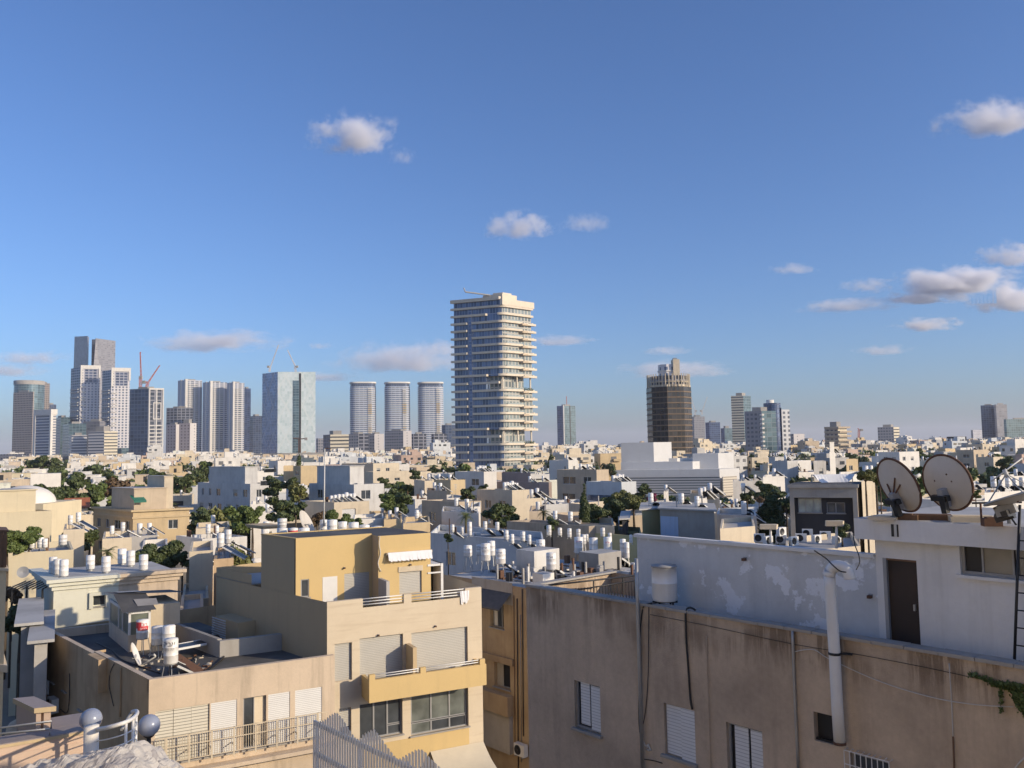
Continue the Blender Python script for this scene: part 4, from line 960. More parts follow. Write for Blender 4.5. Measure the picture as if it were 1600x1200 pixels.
def do_mid(e):
    label, px, py, xl, xr, Y, mat, yb, op = e; rr = random.Random(px * 7 + py)
    C, u, v, W, D = footprint(px, py, xl, xr, Y, op.get('rb', 26), op.get('la', 42)); vr = V((C.x, C.y, 0)).normalized()
    if D < 3.5: v = (vr + V((.02, 0, 0))).normalized(); D = 8
    elif W < 2.2: u = (vr - V((.02, 0, 0))).normalized(); W = 8
    D = min(D, 40)
    par = .5 if Y > 60 else .35
    RECT.append((xl - 2, py - 8, xr + 2, yb, Y)); cx = C + u * W / 2 + v * D / 2; FOOT.append((cx.x, cx.y, max(W, D) * .55, W, D))
    kw = {}
    for k in ('fwin', 'lwin', 'kinds', 'wsize', 'roof'):
        if k in op: kw[k] = op[k]
    r = house(label, C, u, v, W, D, mat, rr, par=par, **kw)
    top = C.z - par
    for q in op.get('blk', ()):
        s0, s1, t0, t1, h, m = q; block(r, C, u, v, W * s0 if s0 > 0 else .3, W * s1, D * t0, D * t1, top, C.z + h, m)
    if op.get('tile'):
        b = MB().fr(V((C.x, C.y, 0)), u, v); zz = C.z
        b.face(((-.3, -.4, zz + .1), (W + .3, -.4, zz + .1), (W + .3, D * .5, zz + 1.3), (-.3, D * .5, zz + 1.3)), 'tile'); b.face(((-.3, D * .5, zz + 1.3), (W + .3, D * .5, zz + 1.3), (W + .3, D, zz + .1), (-.3, D, zz + .1)), 'tile')
        b.face(((-.3, -.4, zz + .1), (-.3, D * .5, zz + 1.3), (-.3, D, zz + .1)), mat); b.face(((W + .3, -.4, zz + .1), (W + .3, D, zz + .1), (W + .3, D * .5, zz + 1.3)), mat); part(b, 'tiled_roof', r)
    if op.get('cornice'):
        b = MB().fr(V((C.x, C.y, 0)), u, v)
        for dz, o_ in ((0, .35), (-.9, .15)): b.box(-o_, W + o_, -o_, 0, C.z + dz - .25, C.z + dz, mat); b.box(-o_, 0, 0, D, C.z + dz - .25, C.z + dz, mat)
        part(b, 'cornice', r)
    if op.get('awn'):
        b = MB().fr(V((C.x, C.y, 0)), u, v); b.face(((W * .0, -.2, C.z + 1.2), (W * .22, -.2, C.z + 1.2), (W * .22, 1.2, C.z + 1.9), (0, 1.2, C.z + 1.9)), 'green'); b.face(((W * .0, -.2, C.z + 1.2), (W * .22, -.2, C.z + 1.2), (W * .22, -.2, C.z + .95), (0, -.2, C.z + .95)), 'green'); part(b, 'awning', r)
    if op.get('band'):
        nv = V((-v.y, v.x, 0)); b = MB().fr(V((C.x, C.y, 0)), v, nv); b.box(.2, D - .2, 0, .05, C.z - 4.8, C.z - 2.2, 'bglass')
        b.fr(V((C.x, C.y, 0)), u, v); b.box(.3, W - .3, -.05, 0, C.z - 4.8, C.z - 2.4, 'beige'); part(b, 'glass_storey', r)
    if op.get('rail'):
        b = MB().fr(V((C.x, C.y, 0)), u, v)
        for k in range(10): b.box(W * (.4 + k * .06), W * (.4 + k * .06) + .9, -.06, 0, C.z - .4, C.z + .5, 'glass')
        b.box(W * .4, W * 1.0, -.1, .1, C.z + .5, C.z + .6, 'wframe'); part(b, 'terrace_railing', r)
    if op.get('bluep'):
        nv = V((-v.y, v.x, 0)); b = MB().fr(V((C.x, C.y, 0)), v, nv); M['paleblue'] = stucco('pale_blue_paint', (.40, .50, .66), amt=.1); b.box(D * .66, D * .99, 0, .02, C.z - 4.5, C.z - .6, 'paleblue')
        part(b, 'painted_patch', r); b = MB().fr(V((C.x, C.y, 0)), u, v); b.box(-.25, W + .2, -.25, D + .2, C.z, C.z + .12, 'roofpale'); part(b, 'roof_sheet', r)
    if op.get('over'):
        b = MB().fr(V((C.x, C.y, 0)), u, v); b.box(-.3, W + .3, -.3, D + .3, C.z, C.z + .14, 'roofpale'); part(b, 'roof_sheet', r)
    nt = op.get('tanks', rr.choice((0, 1, 2, 2)))
    rows = []
    for k in range(nt):
        f = (k + .5) / nt; s = W * (.12 + .76 * f); t = D * .3 if k % 2 == 0 or nt > 4 else D * .6
        p = V((C.x, C.y, top)) + u * s + v * max(.8, t); p.z = top
        lb = 'white tank with solar panel on the ' + short(label)
        if Y < 95: heater('C' if op.get('low') else 'A', p, lb, 'water heaters on the ' + short(label), rr.uniform(-.3, .3), rr.uniform(.72, .98))
        else: far_heater(p, lb, 'water heaters on the ' + short(label), rr.uniform(-.3, .3), rr.uniform(.8, 1.05))
    return r
def short(l):
    w = l.split(); out = []
    for x in w:
        if x in ('with', 'under', 'behind', 'below', 'beside', 'right', 'left', 'filling', 'before', 'in', 'between', 'above', 'carrying', 'beyond') and len(out) > 2: break
        out.append(x)
    return ' '.join(out[:6])
for e in MID: do_mid(e)

# domed roof on the far left building
c = P(40, 772, 98); root = thing('roof_dome', 'pale curved dome roof behind the big cream building', 'dome', (c.x, c.y, 0))
b = MB().fr((c.x, c.y, 0), V((1, 0, 0)), V((0, 1, 0)))
pr = [(3.2 * math.cos(a * math.pi / 16), c.z - 1.0 + 2.0 * math.sin(a * math.pi / 16)) for a in range(9)]; pr[-1] = (.01, c.z + 1.0)
b.lathe((0, 0, 0), pr, 'white', 28); part(b, 'dome_shell', root)
b = MB().fr((c.x, c.y, 0), V((1, 0, 0)), V((0, 1, 0))); b.box(-5, 4, -3.4, 5, 0, c.z - 1.0, 'creamy'); part(b, 'wall', root)
RECT.append((-10, 750, 60, 790, 90))
# ---------------------------------------------------------------- near buildings, measured on their own wall planes
RECT += [(960, 684, 1157, 778, 285), (700, 455, 838, 728, 395), (1008, 560, 1082, 700, 460), (400, 560, 500, 708, 1100), (1160, 620, 1238, 706, 600)]
class Pl:
    """vertical plane through o along the unit vector u; outward normal n"""
    def __init__(s, o, u, flip=False):
        s.o = V((o.x, o.y, 0)); s.u = V((u.x, u.y, 0)).normalized(); s.n = V((s.u.y, -s.u.x, 0)) * (-1 if flip else 1)
    def h(s, px, py):
        d = ray(px, py); t = (s.o - CP).dot(s.n) / d.dot(s.n); p = CP + d * t; return (p - s.o).dot(s.u), p.z
    def S(s, px, py=900): return s.h(px, py)[0]
    def off(s, d): return Pl(s.o + s.n * d, s.u) if s.n.dot(V((s.u.y, -s.u.x, 0))) > 0 else Pl(s.o + s.n * d, s.u, True)
    def pt(s, a, b, z): return s.o + s.u * a + s.n * b + V((0, 0, z))
    def mb(s, m=None): return (m or MB()).fr(s.o, s.u, s.n)
    def rect(s, x0, y0, x1, y1):
        xm, ym = (x0 + x1) / 2, (y0 + y1) / 2; return (s.S(x0, ym), s.S(x1, ym), s.h(xm, y1)[1], s.h(xm, y0)[1])
def cable(name, label, pts, r, mat, cat='cable', group=None):
    m = MB(); c = pts[0]; m.tube(smooth(pts), r, mat, 6); return m.build(name, None, off=c, label=label, cat=cat, group=group)
def smooth(p, n=4):
    p = [V(q) for q in p]
    if len(p) < 3: return p
    out = []
    for i in range(len(p) - 1):
        a, b, c, d = p[max(i - 1, 0)], p[i], p[i + 1], p[min(i + 2, len(p) - 1)]
        for k in range(n):
            t = k / n; out.append(.5 * ((2 * b) + (c - a) * t + (2 * a - 5 * b + 4 * c - d) * t * t + (3 * b - a - 3 * c + d) * t ** 3))
    return out + [p[-1]]
def framed_window(root, pl, r, leaves, depth=.14, sill=True, fr='gframe', panes='glass', label=None, sillmat='concrete', fw=.05):
    """a window part (frame, sill, and its leaves as sub-parts) inside an opening; leaves: (x0,x1 fraction, material)"""
    a0, a1, c0, c1 = r; b = pl.mb(); d = -depth
    b.box(a0, a1, d, d + .05, c0, c0 + fw, fr); b.box(a0, a1, d, d + .05, c1 - fw, c1, fr); b.box(a0, a0 + fw, d, d + .05, c0 + fw, c1 - fw, fr); b.box(a1 - fw, a1, d, d + .05, c0 + fw, c1 - fw, fr)
    b.box(a0, a1, d - .03, d - .01, c0, c1, 'dark')
    w = part(b, 'window', root, label=label)
    for f0, f1, z0, z1, mat, nm, pr in leaves:
        k = pl.mb(); x0, x1 = a0 + (a1 - a0) * f0, a0 + (a1 - a0) * f1; y0, y1 = c0 + (c1 - c0) * z0, c0 + (c1 - c0) * z1
        if nm == 'pane': k.box(x0 + .02, x1 - .02, d + .0, d + .01, y0 + .02, y1 - .02, mat); k.box(x0, x0 + .035, d + .01, d + .045, y0, y1, fr); k.box(x1 - .035, x1, d + .01, d + .045, y0, y1, fr); k.box(x0 + .035, x1 - .035, d + .01, d + .045, y0, y0 + .035, fr); k.box(x0 + .035, x1 - .035, d + .01, d + .045, y1 - .035, y1, fr)
        else: k.box(x0, x1, d + pr, d + pr + .035, y0, y1, mat)
        ob = sub(k, nm, w)
    if sill: k = pl.mb(); k.box(a0 - .06, a1 + .06, -.02, .1, c0 - .06, c0, sillmat); sub(k, 'sill', w)
    return w
def tubepath(pl, pts, off=.05): return [pl.pt(*(lambda q: (q[0], off, q[1]))(pl.h(x, y))) for x, y in pts]

# ======== R: brown stucco building with the white penthouse
M['brownst'] = stucco('brown_stucco', (.56, .44, .32), dirt=(.22, .17, .125), amt=.6, streak=.4, var=.3, bump=.7, bscale=30, prand=0, topdirt=16.2)
M['whitest'] = stucco('white_peeling_paint', (.74, .73, .71), dirt=(.40, .39, .36), amt=.3, streak=.35, var=.1, bump=.35, bscale=20, prand=0)
M['peel'] = stucco('peeled_penthouse_paint', (.62, .63, .63), dirt=(.33, .34, .35), amt=.45, streak=.4, var=.12, bump=.4, bscale=20, patches=((.74, .76, .79), 1.1, .56), prand=0)
ZR = 16.2; A0 = PZ(822, 916, ZR); A1 = PZ(1600, 1045, ZR); RU = (A1 - A0); RU.z = 0; RF = Pl(A0, RU)
sR = RF.S(1600, 1045) + 3.5; DR = 3.5; ROOF = ZR - .62
R = thing('stucco_building', 'weathered brown stucco apartment building with a white rooftop flat on the right', 'apartment building', (A0.x, A0.y, 0))
w1 = RF.rect(898, 1068, 938, 1142); w2 = RF.rect(1038, 1105, 1086, 1185); w3 = RF.rect(1136, 1136, 1192, 1215); hole = RF.rect(1272, 1116, 1307, 1161); w5 = RF.rect(1330, 1184, 1390, 1240)
b = RF.mb(); wall(b, sR, 0, ZR, [w1, w2, w3, hole, w5], 'brownst', .16)
b.face(((0, 0, 0), (0, 0, ZR), (0, -DR, ZR), (0, -DR, 0)), 'brownst'); b.face(((sR, 0, 0), (sR, -DR, 0), (sR, -DR, ZR), (sR, 0, ZR)), 'brownst'); b.face(((0, -DR, 0), (sR, -DR, 0), (sR, -DR, ZR), (0, -DR, ZR)), 'brownst')
b.face(((0, -.22, ZR), (sR, -.22, ZR), (sR, -.22, ROOF), (0, -.22, ROOF)), 'concrete'); b.box(0.4, sR, -12, -DR - .01, 0, 10, 'brownst', top='roofpale'); part(b, 'wall', R)
b = RF.mb(); n_ = 26; rr_ = random.Random(2)
for i in range(n_): b.box(sR * i / n_, sR * (i + 1) / n_ - .012, -.28, .05 + rr_.uniform(0, .012), ZR, ZR + .055 + rr_.uniform(0, .01), 'concrete')
b.box(-.05, .2, -DR, -.28, ZR, ZR + .05, 'concrete'); part(b, 'parapet_cap', R)
b = RF.mb(); b.face(((0.0, -.22, ROOF), (sR, -.22, ROOF), (sR, -DR, ROOF), (0.0, -DR, ROOF)), 'roofpale'); part(b, 'roof', R)
framed_window(R, RF, w1, [(.2, .55, .1, 1, 'wshut', 'shutter', .05), (.62, 1.0, .04, .97, 'wshut', 'shutter', .07)])
framed_window(R, RF, w2, [(.05, .55, .02, .98, 'wshut', 'shutter', .05), (.56, 1.02, -.02, 1.0, 'wshut', 'shutter', .10)])
framed_window(R, RF, w3, [(.2, .58, .0, .97, 'wshut', 'shutter', .05), (.66, 1.0, .0, .97, 'wshut', 'shutter', .07)])
b = RF.mb(); b.box(hole[0], hole[1], -.17, -.155, hole[2], hole[3], 'dark'); b.box(hole[0], hole[1], -.1, -.06, hole[2], hole[2] + .05, 'black'); part(b, 'vent_opening', R)
framed_window(R, RF, w5, [(0, 1, 0, 1, 'glass', 'pane', 0)])
b = RF.mb()
g0, g1, gz0, gz1 = w5[0] - .03, w5[1] + .08, w5[2], w5[3] + .08
for k in range(9): a = g0 + (g1 - g0) * k / 8; b.tube([b.pt(a, .04, gz0), b.pt(a, .18, gz0 + .4), b.pt(a, .18, gz1), b.pt(a, .02, gz1)], .009, 'wframe', 5)
for z in (gz1, gz1 - .25, gz1 - .5): b.tube([b.pt(g0, .18, z), b.pt(g1, .18, z)], .010, 'wframe', 5)
part(b, 'window_grille', R)
# penthouse
PW = RF.off(-1.15); a, zt1 = PW.h(995, 838); b2, _ = PW.h(1368, 868); zlow = (zt1 + PW.h(1366, 868)[1]) / 2
zs0 = PW.off(.3).h(1400, 846)[1]; zs1 = PW.off(.3).h(1400, 813)[1]; sEnd = PW.S(1600, 900) + 4
door = list(PW.rect(1382, 874, 1435, 1000)); door[2] = ROOF + .1; win = PW.rect(1500, 850, 1606, 902); win = (win[0], PW.S(1660, 870), win[2], win[3])
R2 = thing('rooftop_flat', 'white rooftop flat with peeling paint and a dark wooden door', 'rooftop flat', (PW.o.x, PW.o.y, ROOF))
b = PW.mb(); wall(b, b2, ROOF, zlow, [], 'peel', s0=a); b.face(((a, 0, ROOF), (a, 0, zlow), (a, -.1, zlow), (a, -.1, ROOF)), 'peel')
part(b, 'low_wall', R2)
b = PW.mb(); wall(b, sEnd, ROOF, zs0, [tuple(door), win], 'whitest', .13, s0=b2)
b.face(((b2, 0, ROOF), (b2, 0, zs0), (b2, -3.6, zs0), (b2, -3.6, ROOF)), 'whitest'); b.face(((b2, -3.6, ROOF), (b2, -3.6, zs0), (sEnd, -3.6, zs0), (sEnd, -3.6, ROOF)), 'whitest'); part(b, 'tall_wall', R2)
b = PW.mb(); b.box(a - .05, b2 - .01, -.1, .06, zlow, zlow + .05, 'whitest'); b.box(a - .05, b2 - .01, .06, .075, zlow - .03, zlow + .03, 'wframe'); part(b, 'coping', R2)
b = PW.mb(); b.box(a, b2, -.1, -.005, ROOF, zlow, 'peel'); part(b, 'low_wall_back', R2)
sl0 = PW.off(.3).S(1335, 830)
b = PW.mb(); b.box(sl0, sEnd, -4.0, .3, zs0, zs1, 'whitest', top='roofpale'); part(b, 'roof_slab', R2)
M['olddoor'] = stucco('worn_door_wood', (.014, .012, .012), dirt=(.09, .045, .025), amt=.5, streak=.5, rough=.6, bump=.3, bscale=6)
b = PW.mb(); b.box(door[0] + .07, door[1], -.12, -.08, door[2], door[3], 'olddoor')
d_ = part(b, 'door', R2); k = PW.mb(); k.box(door[0], door[0] + .07, -.12, .0, door[2], door[3], 'gframe'); k.box(door[0] + .07, door[1], -.08, -.02, door[3] - .04, door[3], 'wood'); sub(k, 'door_frame', d_)
k = PW.mb(); k.box(door[1] - .12, door[1] - .08, -.08, -.03, door[2] + 1.0, door[2] + 1.12, 'steel'); sub(k, 'handle', d_)
M['dimglass'] = glassmat('dusty_glass', (.11, .10, .08), .35)
x_ = [(PW.S(q, 870) - win[0]) / (win[1] - win[0]) for q in (1531, 1582)]
framed_window(R2, PW, win, [(x_[0], x_[1], 0.02, .93, 'dimglass', 'pane', .02), (x_[1] + .02, .98, .03, .97, 'glass', 'pane', 0)], depth=.12, sillmat='whitest', fr='gframe', fw=.06)
# bits on the white flat
def on_slab(px, py): return PZ(px, py, zs1)
def dish(label, px, py, pw, ph, Y, face, tilt_mat, rim, pole_xy, back_mat='dishback', roll=0):
    """shallow bowl; `face` is the way the bowl's open side looks"""
    c = P(px, py, Y); f = V(face).normalized(); Rr = max(pw, ph) / 2 * Y / FPX
    base = PZ(pole_xy[0], pole_xy[1], zs1); root = thing('satellite_dish', label, 'satellite dish', base, 'big satellite dishes on the white roof slab')
    a = f.orthogonal().normalized(); a = f.cross(V((0, 0, 1))).normalized(); e = a.cross(f)
    b = MB(); n = 40
    prof = [(0.0, -.20), (.25, -.185), (.5, -.14), (.75, -.07), (1, 0)]
    ra = lambda t, q, z: c + (a * math.cos(t) + e * math.sin(t)) * (Rr * q) + f * (z * Rr)
    for i in range(n):
        t0, t1 = 2 * math.pi * i / n, 2 * math.pi * (i + 1) / n
        for k in range(4):
            (q0, z0), (q1, z1) = prof[k], prof[k + 1]
            b.face((ra(t0, q0, z0), ra(t0, q1, z1), ra(t1, q1, z1), ra(t1, q0, z0)) if q0 else (ra(t0, q1, z1), ra(t1, q1, z1), ra(t0, 0, z0)), back_mat, ((0, 0),) * (4 if q0 else 3), True, True)
    part(b, 'reflector', root)
    b = MB()
    pts = [ra(2 * math.pi * i / n, 1.0, .01) for i in range(n + 1)]; b.tube(pts, .035 * Rr + .005, rim, 6); part(b, 'rim', root)
    b = MB(); top = c - f * (Rr * .30) - e * (Rr * .35); b.tube([base, V((base.x, base.y, top.z + .0))], .035, 'steel', 8); part(b, 'pole', root)
    b = MB(); pt = V((base.x, base.y, top.z)); b.tube([pt, top], .03, 'rust', 6); hub = c - f * (Rr * .22)
    for s1, s2 in ((-.35, .1), (.35, .1), (0, -.5), (-.2, -.75), (.2, .35)): b.tube([pt, c - f * (Rr * .17) + a * (Rr * s1) + e * (Rr * s2)], .018, 'rust' if s1 else 'black', 5)
    b.tube([pt - V((0, 0, .15)), hub - e * Rr * .6], .04, 'rust', 6); b.fr(c - f * (Rr * .24) - e * (Rr * .45), a, e, f); b.box(-.06, .06, -Rr * .35, Rr * .3, -.12, .05, 'gframe'); b.box(-.2, .16, -.05, .05, -.16, -.05, 'black'); b.box(.02, .13, -Rr * .5, Rr * .1, -.2, -.1, 'black'); part(b, 'mounting_bracket', root)
    b = MB(); fp = c + f * (Rr * .8); b.tube([ra(-1.57, 1, 0), fp], .012, 'steel', 5); b.tube([ra(.5, 1, 0), fp], .01, 'steel', 5); b.tube([ra(2.6, 1, 0), fp], .01, 'steel', 5); b.tube([fp - f * .06, fp + f * .08], .035, 'cable', 8); part(b, 'feed_arm', root)
    return root
M['dishback'] = stucco('weathered_dish', (.56, .52, .46), dirt=(.35, .26, .18), amt=.4, streak=.3, rough=.6, bump=0)
dish('left large weathered dish with a brown rim standing on the white roof slab', 1404, 758, 66, 88, 16.6, (.91, .20, .36), 0, 'rust', (1397, 812))
dish('right and larger weathered dish with a rusty rim on the white roof slab', 1480, 754, 86, 88, 15.9, (.90, .36, .22), 0, 'rust', (1475, 809))
dish('third dish tipped flat and cut by the right edge of the picture', 1588, 776, 92, 92, 14.0, (-.22, .25, .94), 0, 'steel', (1577, 818))
cable('antenna_rod', 'thin pale rod rising to the right above the tipped dish', [P(1549, 752, 14.2), P(1597, 716, 14.2)], .012, 'cable', 'rod')
# rubble and boards on the slab
rr_ = random.Random(8)
for i, (x, y, w, h, d, mat, lb) in enumerate(((1380, 812, .5, .06, .3, 'cream', 'pale board lying between the pole and the left dish'), (1420, 812, .35, .10, .25, 'wood', 'brown plank stub lying right of the left dish pole'), (1455, 812, .9, .09, .3, 'wood', 'long brown board lying left of the right dish pole'), (1520, 815, .8, .10, .4, 'cream', 'cream slab lying right of the right dish'), (1550, 822, .3, .14, .2, 'rust', 'rusty block beside the tipped dish'))):
    p = PZ(x, y, zs1); b = MB().fr(p, uvec(-40 + i * 7), uvec(50 + i * 7)); b.box(-w / 2, w / 2, -d / 2, d / 2, 0.0, h, mat); b.box(-w / 2 + .05, w / 2 - .1, -d / 3, d / 3, h, h + .02, mat); solo(b, 'board', lb, 'board', p)
b = MB(); p = PZ(1394, 819, zs1); b = PW.off(.3).mb(); s_, z_ = PW.off(.3).h(1400, 829); b.box(s_ - .09, s_ + .05, 0, .012, z_ - .12, z_ + .12, 'dark'); b.box(s_ - .03, s_ + .02, .012, .02, z_ - .12, z_ + .12, 'cable'); part(b, 'drain_slot', R2)
p = PZ(1564, 820, zs1); b = MB()
for dx, dy in ((-.22, -.1), (.22, -.1), (0, .2)): b.tube([p + V((dx, dy, 0)), p + V((0, 0, .42))], .018, 'black', 5)
b.tube([p + V((-.5, 0, .40)), p + V((.4, 0, .40))], .02, 'black', 5); b.tube([p + V((-.35, 0, .0)), p + V((-.35, 0, .4))], .02, 'rust', 5)
solo(b, 'tripod_mount', 'black tripod mount under the tipped dish', 'tripod', p)
# ladder
lad = PW.off(.45); x0, z0 = lad.h(1583, 1030); x1, z1 = lad.h(1592, 789)
L = thing('ladder', 'black steel ladder leaning on the white rooftop flat', 'ladder', lad.pt(x0, 0, ROOF))
for nm, dx in (('rail', 0), ('rail', .45)):
    b = MB(); b.tube([lad.pt(x0 + dx, 0.1, ROOF), lad.pt(x1 + dx, -.05, z1)], .025, 'black', 6); part(b, nm, L)
for k in range(9):
    f = k / 8.6; z = ROOF + .25 + k * .30
    if z > z1 - .05: break
    t = (z - ROOF) / (z1 - ROOF); q = lad.pt(x0 + (x1 - x0) * t, .1 - .15 * t, z); b = MB(); b.tube([q, q + lad.u * .45], .012, 'black', 5); part(b, 'rung', L)
# post lights on the low roof
for x, yt, yb, hx, lb in ((1204, 822, 848, -12, 'left floodlight on a short white post behind the peeling wall'), (1307, 817, 857, -8, 'right floodlight on a short white post beside the roof slab')):
    p = PZ(x, yb, zlow + .05); top = P(x, yt + 4, p.y); f = thing('floodlight', lb, 'floodlight', p, 'floodlights on the low roof')
    b = MB(); b.tube([p, top], .028, 'wframe', 8); part(b, 'post', f)
    b = MB().fr(top, uvec(-12), uvec(78), V((.1, 0, 1)).normalized()); w = 26 * p.y / FPX
    b.prism([(-w * .62, -.07), (w * .3, -.1), (w * .42, 0), (w * .3, .1), (-w * .62, .07)], -.01, .1, 'cream', bottom=True); part(b, 'lamp_head', f)
# big water tank on the parapet side
p = PZ(1040, 944, ZR); tb = PW.off(.75); q = tb.h(1039, 938); loc = tb.pt(q[0], 0, ROOF); Yt = loc.y
zb = P(1039, 938, Yt).z; ztp = P(1039, 883, Yt).z; rt = 19.2 * Yt / FPX
T = thing('water_tank', 'fat white cylindrical tank standing against the peeling wall', 'water tank', loc)
b = MB().fr(loc, V((1, 0, 0)), V((0, 1, 0))); hh = ztp - zb
b.lathe((0, 0, zb - loc.z), [(.01, 0), (rt * .93, 0), (rt * .95, .03), (rt, .05), (rt, hh * .5), (rt * 1.012, hh * .505), (rt * 1.012, hh * .52), (rt, hh * .525), (rt, hh - .03), (rt * 1.04, hh - .03), (rt * 1.04, hh), (.01, hh + .02)], 'tank', 32, mats=['tank'] * 8 + ['gframe'] * 2 + ['gframe']); part(b, 'tank', T)
b = MB().fr(loc, V((1, 0, 0)), V((0, 1, 0)))
for k in range(4): a_ = rad(45 + 90 * k); b.tube([(rt * .8 * math.cos(a_), rt * .8 * math.sin(a_), 0), (rt * .75 * math.cos(a_), rt * .75 * math.sin(a_), zb - loc.z + .02)], .025, 'black', 5, world=False)
b.box(-rt, rt, -.02, .02, zb - loc.z - .06, zb - loc.z - .01, 'black'); part(b, 'stand', T)
# pipes and cables on the brown wall
m = MB(); pts = [(998, 872), (1000, 940), (1003, 1040), (1008, 1205)]
pp = tubepath(RF, pts, .09); solo(m.tube(pp, .045, 'steel', 10), 'standpipe', 'grey steel standpipe rising past the parapet beside the white tank', 'pipe', pp[0])
for pts, r, mat, nm, lb in (
    ([(1020, 942), (1008, 946), (1004, 960), (1001, 1000), (1000, 1060), (1000, 1130), (1003, 1152)], .016, 'black', 'power_cable', 'thick black cable looping down beside the steel standpipe'),
    ([(1027, 942), (1016, 946), (1015, 965), (1014, 1050), (1010, 1110), (1004, 1140), (1004, 1150)], .010, 'black', 'power_cable', 'thin black cable hanging right of the steel standpipe'),
    ([(1088, 953), (1080, 949), (1073, 954), (1073, 975), (1074, 1005), (1077, 1045), (1080, 1090), (1083, 1108)], .024, 'black', 'pipe_bundle', 'black taped pipe bundle running down to the middle shutter window'),
    ([(1105, 993), (1107, 1060), (1112, 1205)], .014, 'brownst', 'conduit', 'thin painted conduit between the middle and right shutter windows'),
    ([(1240, 985), (1243, 1070), (1249, 1205)], .030, 'steel', 'drain_pipe', 'thin grey pipe with clamps left of the dark vent opening'),
    ([(1484, 1036), (1488, 1100), (1490, 1150)], .008, 'cable', 'wire', 'thin pale wire hanging straight under the parapet on the right'),
    ([(1490, 1150), (1491, 1175), (1492, 1205)], .016, 'wood', 'pipe_stub', 'rough brown pipe stub below the hanging pale wire'),
    ([(1017, 960), (1100, 976), (1240, 1006), (1340, 1022), (1440, 1041), (1520, 1058), (1560, 1066)], .006, 'black', 'telephone_wire', 'long thin dark wire sagging along the brown wall'),
    ([(1243, 1018), (1258, 1015), (1274, 1015), (1288, 1024), (1300, 1031), (1318, 1039), (1360, 1058), (1410, 1076), (1470, 1092), (1530, 1101), (1585, 1104)], .009, 'cable', 'coax_cable', 'white cable sagging from the grey pipe to the creeper'),
    ([(1005, 1154), (1010, 1165), (1016, 1162), (1012, 1170), (1018, 1172), (1014, 1164)], .020, 'cable', 'pipe_end', 'tangled pale hose end under the black cables'),
    ([(1580, 1210), (1592, 1193), (1603, 1182)], .012, 'cable', 'wire', 'short pale wire crossing the lower right corner'),
    ([(1008, 1186), (1022, 1188), (1036, 1192)], .012, 'black', 'wire', 'short dark pipe branch left of the middle shutter window')):
    pp = tubepath(RF, pts, max(.03, r + .01)); mm = MB().tube(smooth(pp, 3), r, mat, 7); solo(mm, nm, lb, nm.split('_')[-1], pp[0])
# fat white vent pipe with a gooseneck
vp = RF.off(.20); pts = [(1312, 1162), (1308, 1100), (1304, 1020), (1300, 960), (1297, 915), (1296, 900)]
c = [vp.pt(*(lambda q: (q[0], 0, q[1]))(vp.h(x, y))) for x, y in pts]
neck = [vp.pt(*(lambda q: (q[0], 0, q[1]))(vp.h(x, y))) for x, y in ((1296, 900), (1298, 891), (1305, 885), (1313, 885), (1321, 888), (1326, 896), (1328, 905))]
G = thing('vent_pipe', 'fat white vent pipe with a hooked top on the brown wall', 'pipe', c[0]); rp = 8.6 * c[-1].y / FPX
b = MB().tube(c, rp, 'wframe', 18); part(b, 'pipe', G); b = MB().tube(smooth(neck, 4), rp * 1.02, 'wframe', 18); part(b, 'hooked_top', G)
s_, z_ = vp.h(1304, 1021); b = MB(); b.tube([vp.pt(s_, 0, z_ - .025), vp.pt(s_, 0, z_ + .025)], rp * 1.08, 'black', 16); b.tube([vp.pt(s_, 0, z_), vp.pt(s_ + .28, -.15, z_)], .02, 'black', 6); part(b, 'strap', G)
b = MB(); b.tube([c[0] - V((0, 0, .01)), c[0] + V((0, 0, .04))], rp * 1.1, 'rust', 16); part(b, 'bottom_collar', G)
cable('roof_cable', 'black cable looping from the low roof over the hooked pipe', [P(1272, 860, 14.6), P(1290, 872, 14.5), P(1300, 882, 14.3), P(1312, 892, 14.2), P(1322, 894, 14.1)], .012, 'black')
cable('roof_cable', 'black cable hanging in a loop at the corner of the roof slab', [P(1333, 835, 14.9), P(1336, 852, 14.7), P(1342, 868, 14.5), P(1343, 880, 14.4), P(1338, 890, 14.3)], .010, 'black')
# creeper
b = MB(); rr_ = random.Random(4)
for (x0, y0, x1, y1, n, sp) in ((1516, 1050, 1545, 1062, 90, 3), (1545, 1062, 1565, 1070, 120, 3), (1565, 1068, 1606, 1074, 600, 4), (1566, 1075, 1567, 1112, 70, 2), (1588, 1078, 1606, 1112, 700, 6)):
    for i in range(n):
        f = rr_.random(); s_, z_ = RF.h(x0 + (x1 - x0) * f + rr_.gauss(0, sp * .6), y0 + (y1 - y0) * f + rr_.gauss(0, sp * .6)); p = RF.pt(s_, rr_.uniform(.02, .12), z_)
        d1 = V((rr_.gauss(0, 1), rr_.gauss(0, 1), rr_.gauss(0, 1))).normalized() * .03; d2 = d1.orthogonal().normalized() * .026; b.face((p - d1, p - d2, p + d1, p + d2), 'leaf', None, False, True)
b.tube(tubepath(RF, [(1516, 1050), (1545, 1062), (1565, 1070), (1606, 1076)], .03), .006, 'bark', 5)
solo(b, 'creeper', 'green creeper hanging from the parapet at the right edge', 'creeper', RF.pt(0, 0, 0) + V((0, 0, 15)))
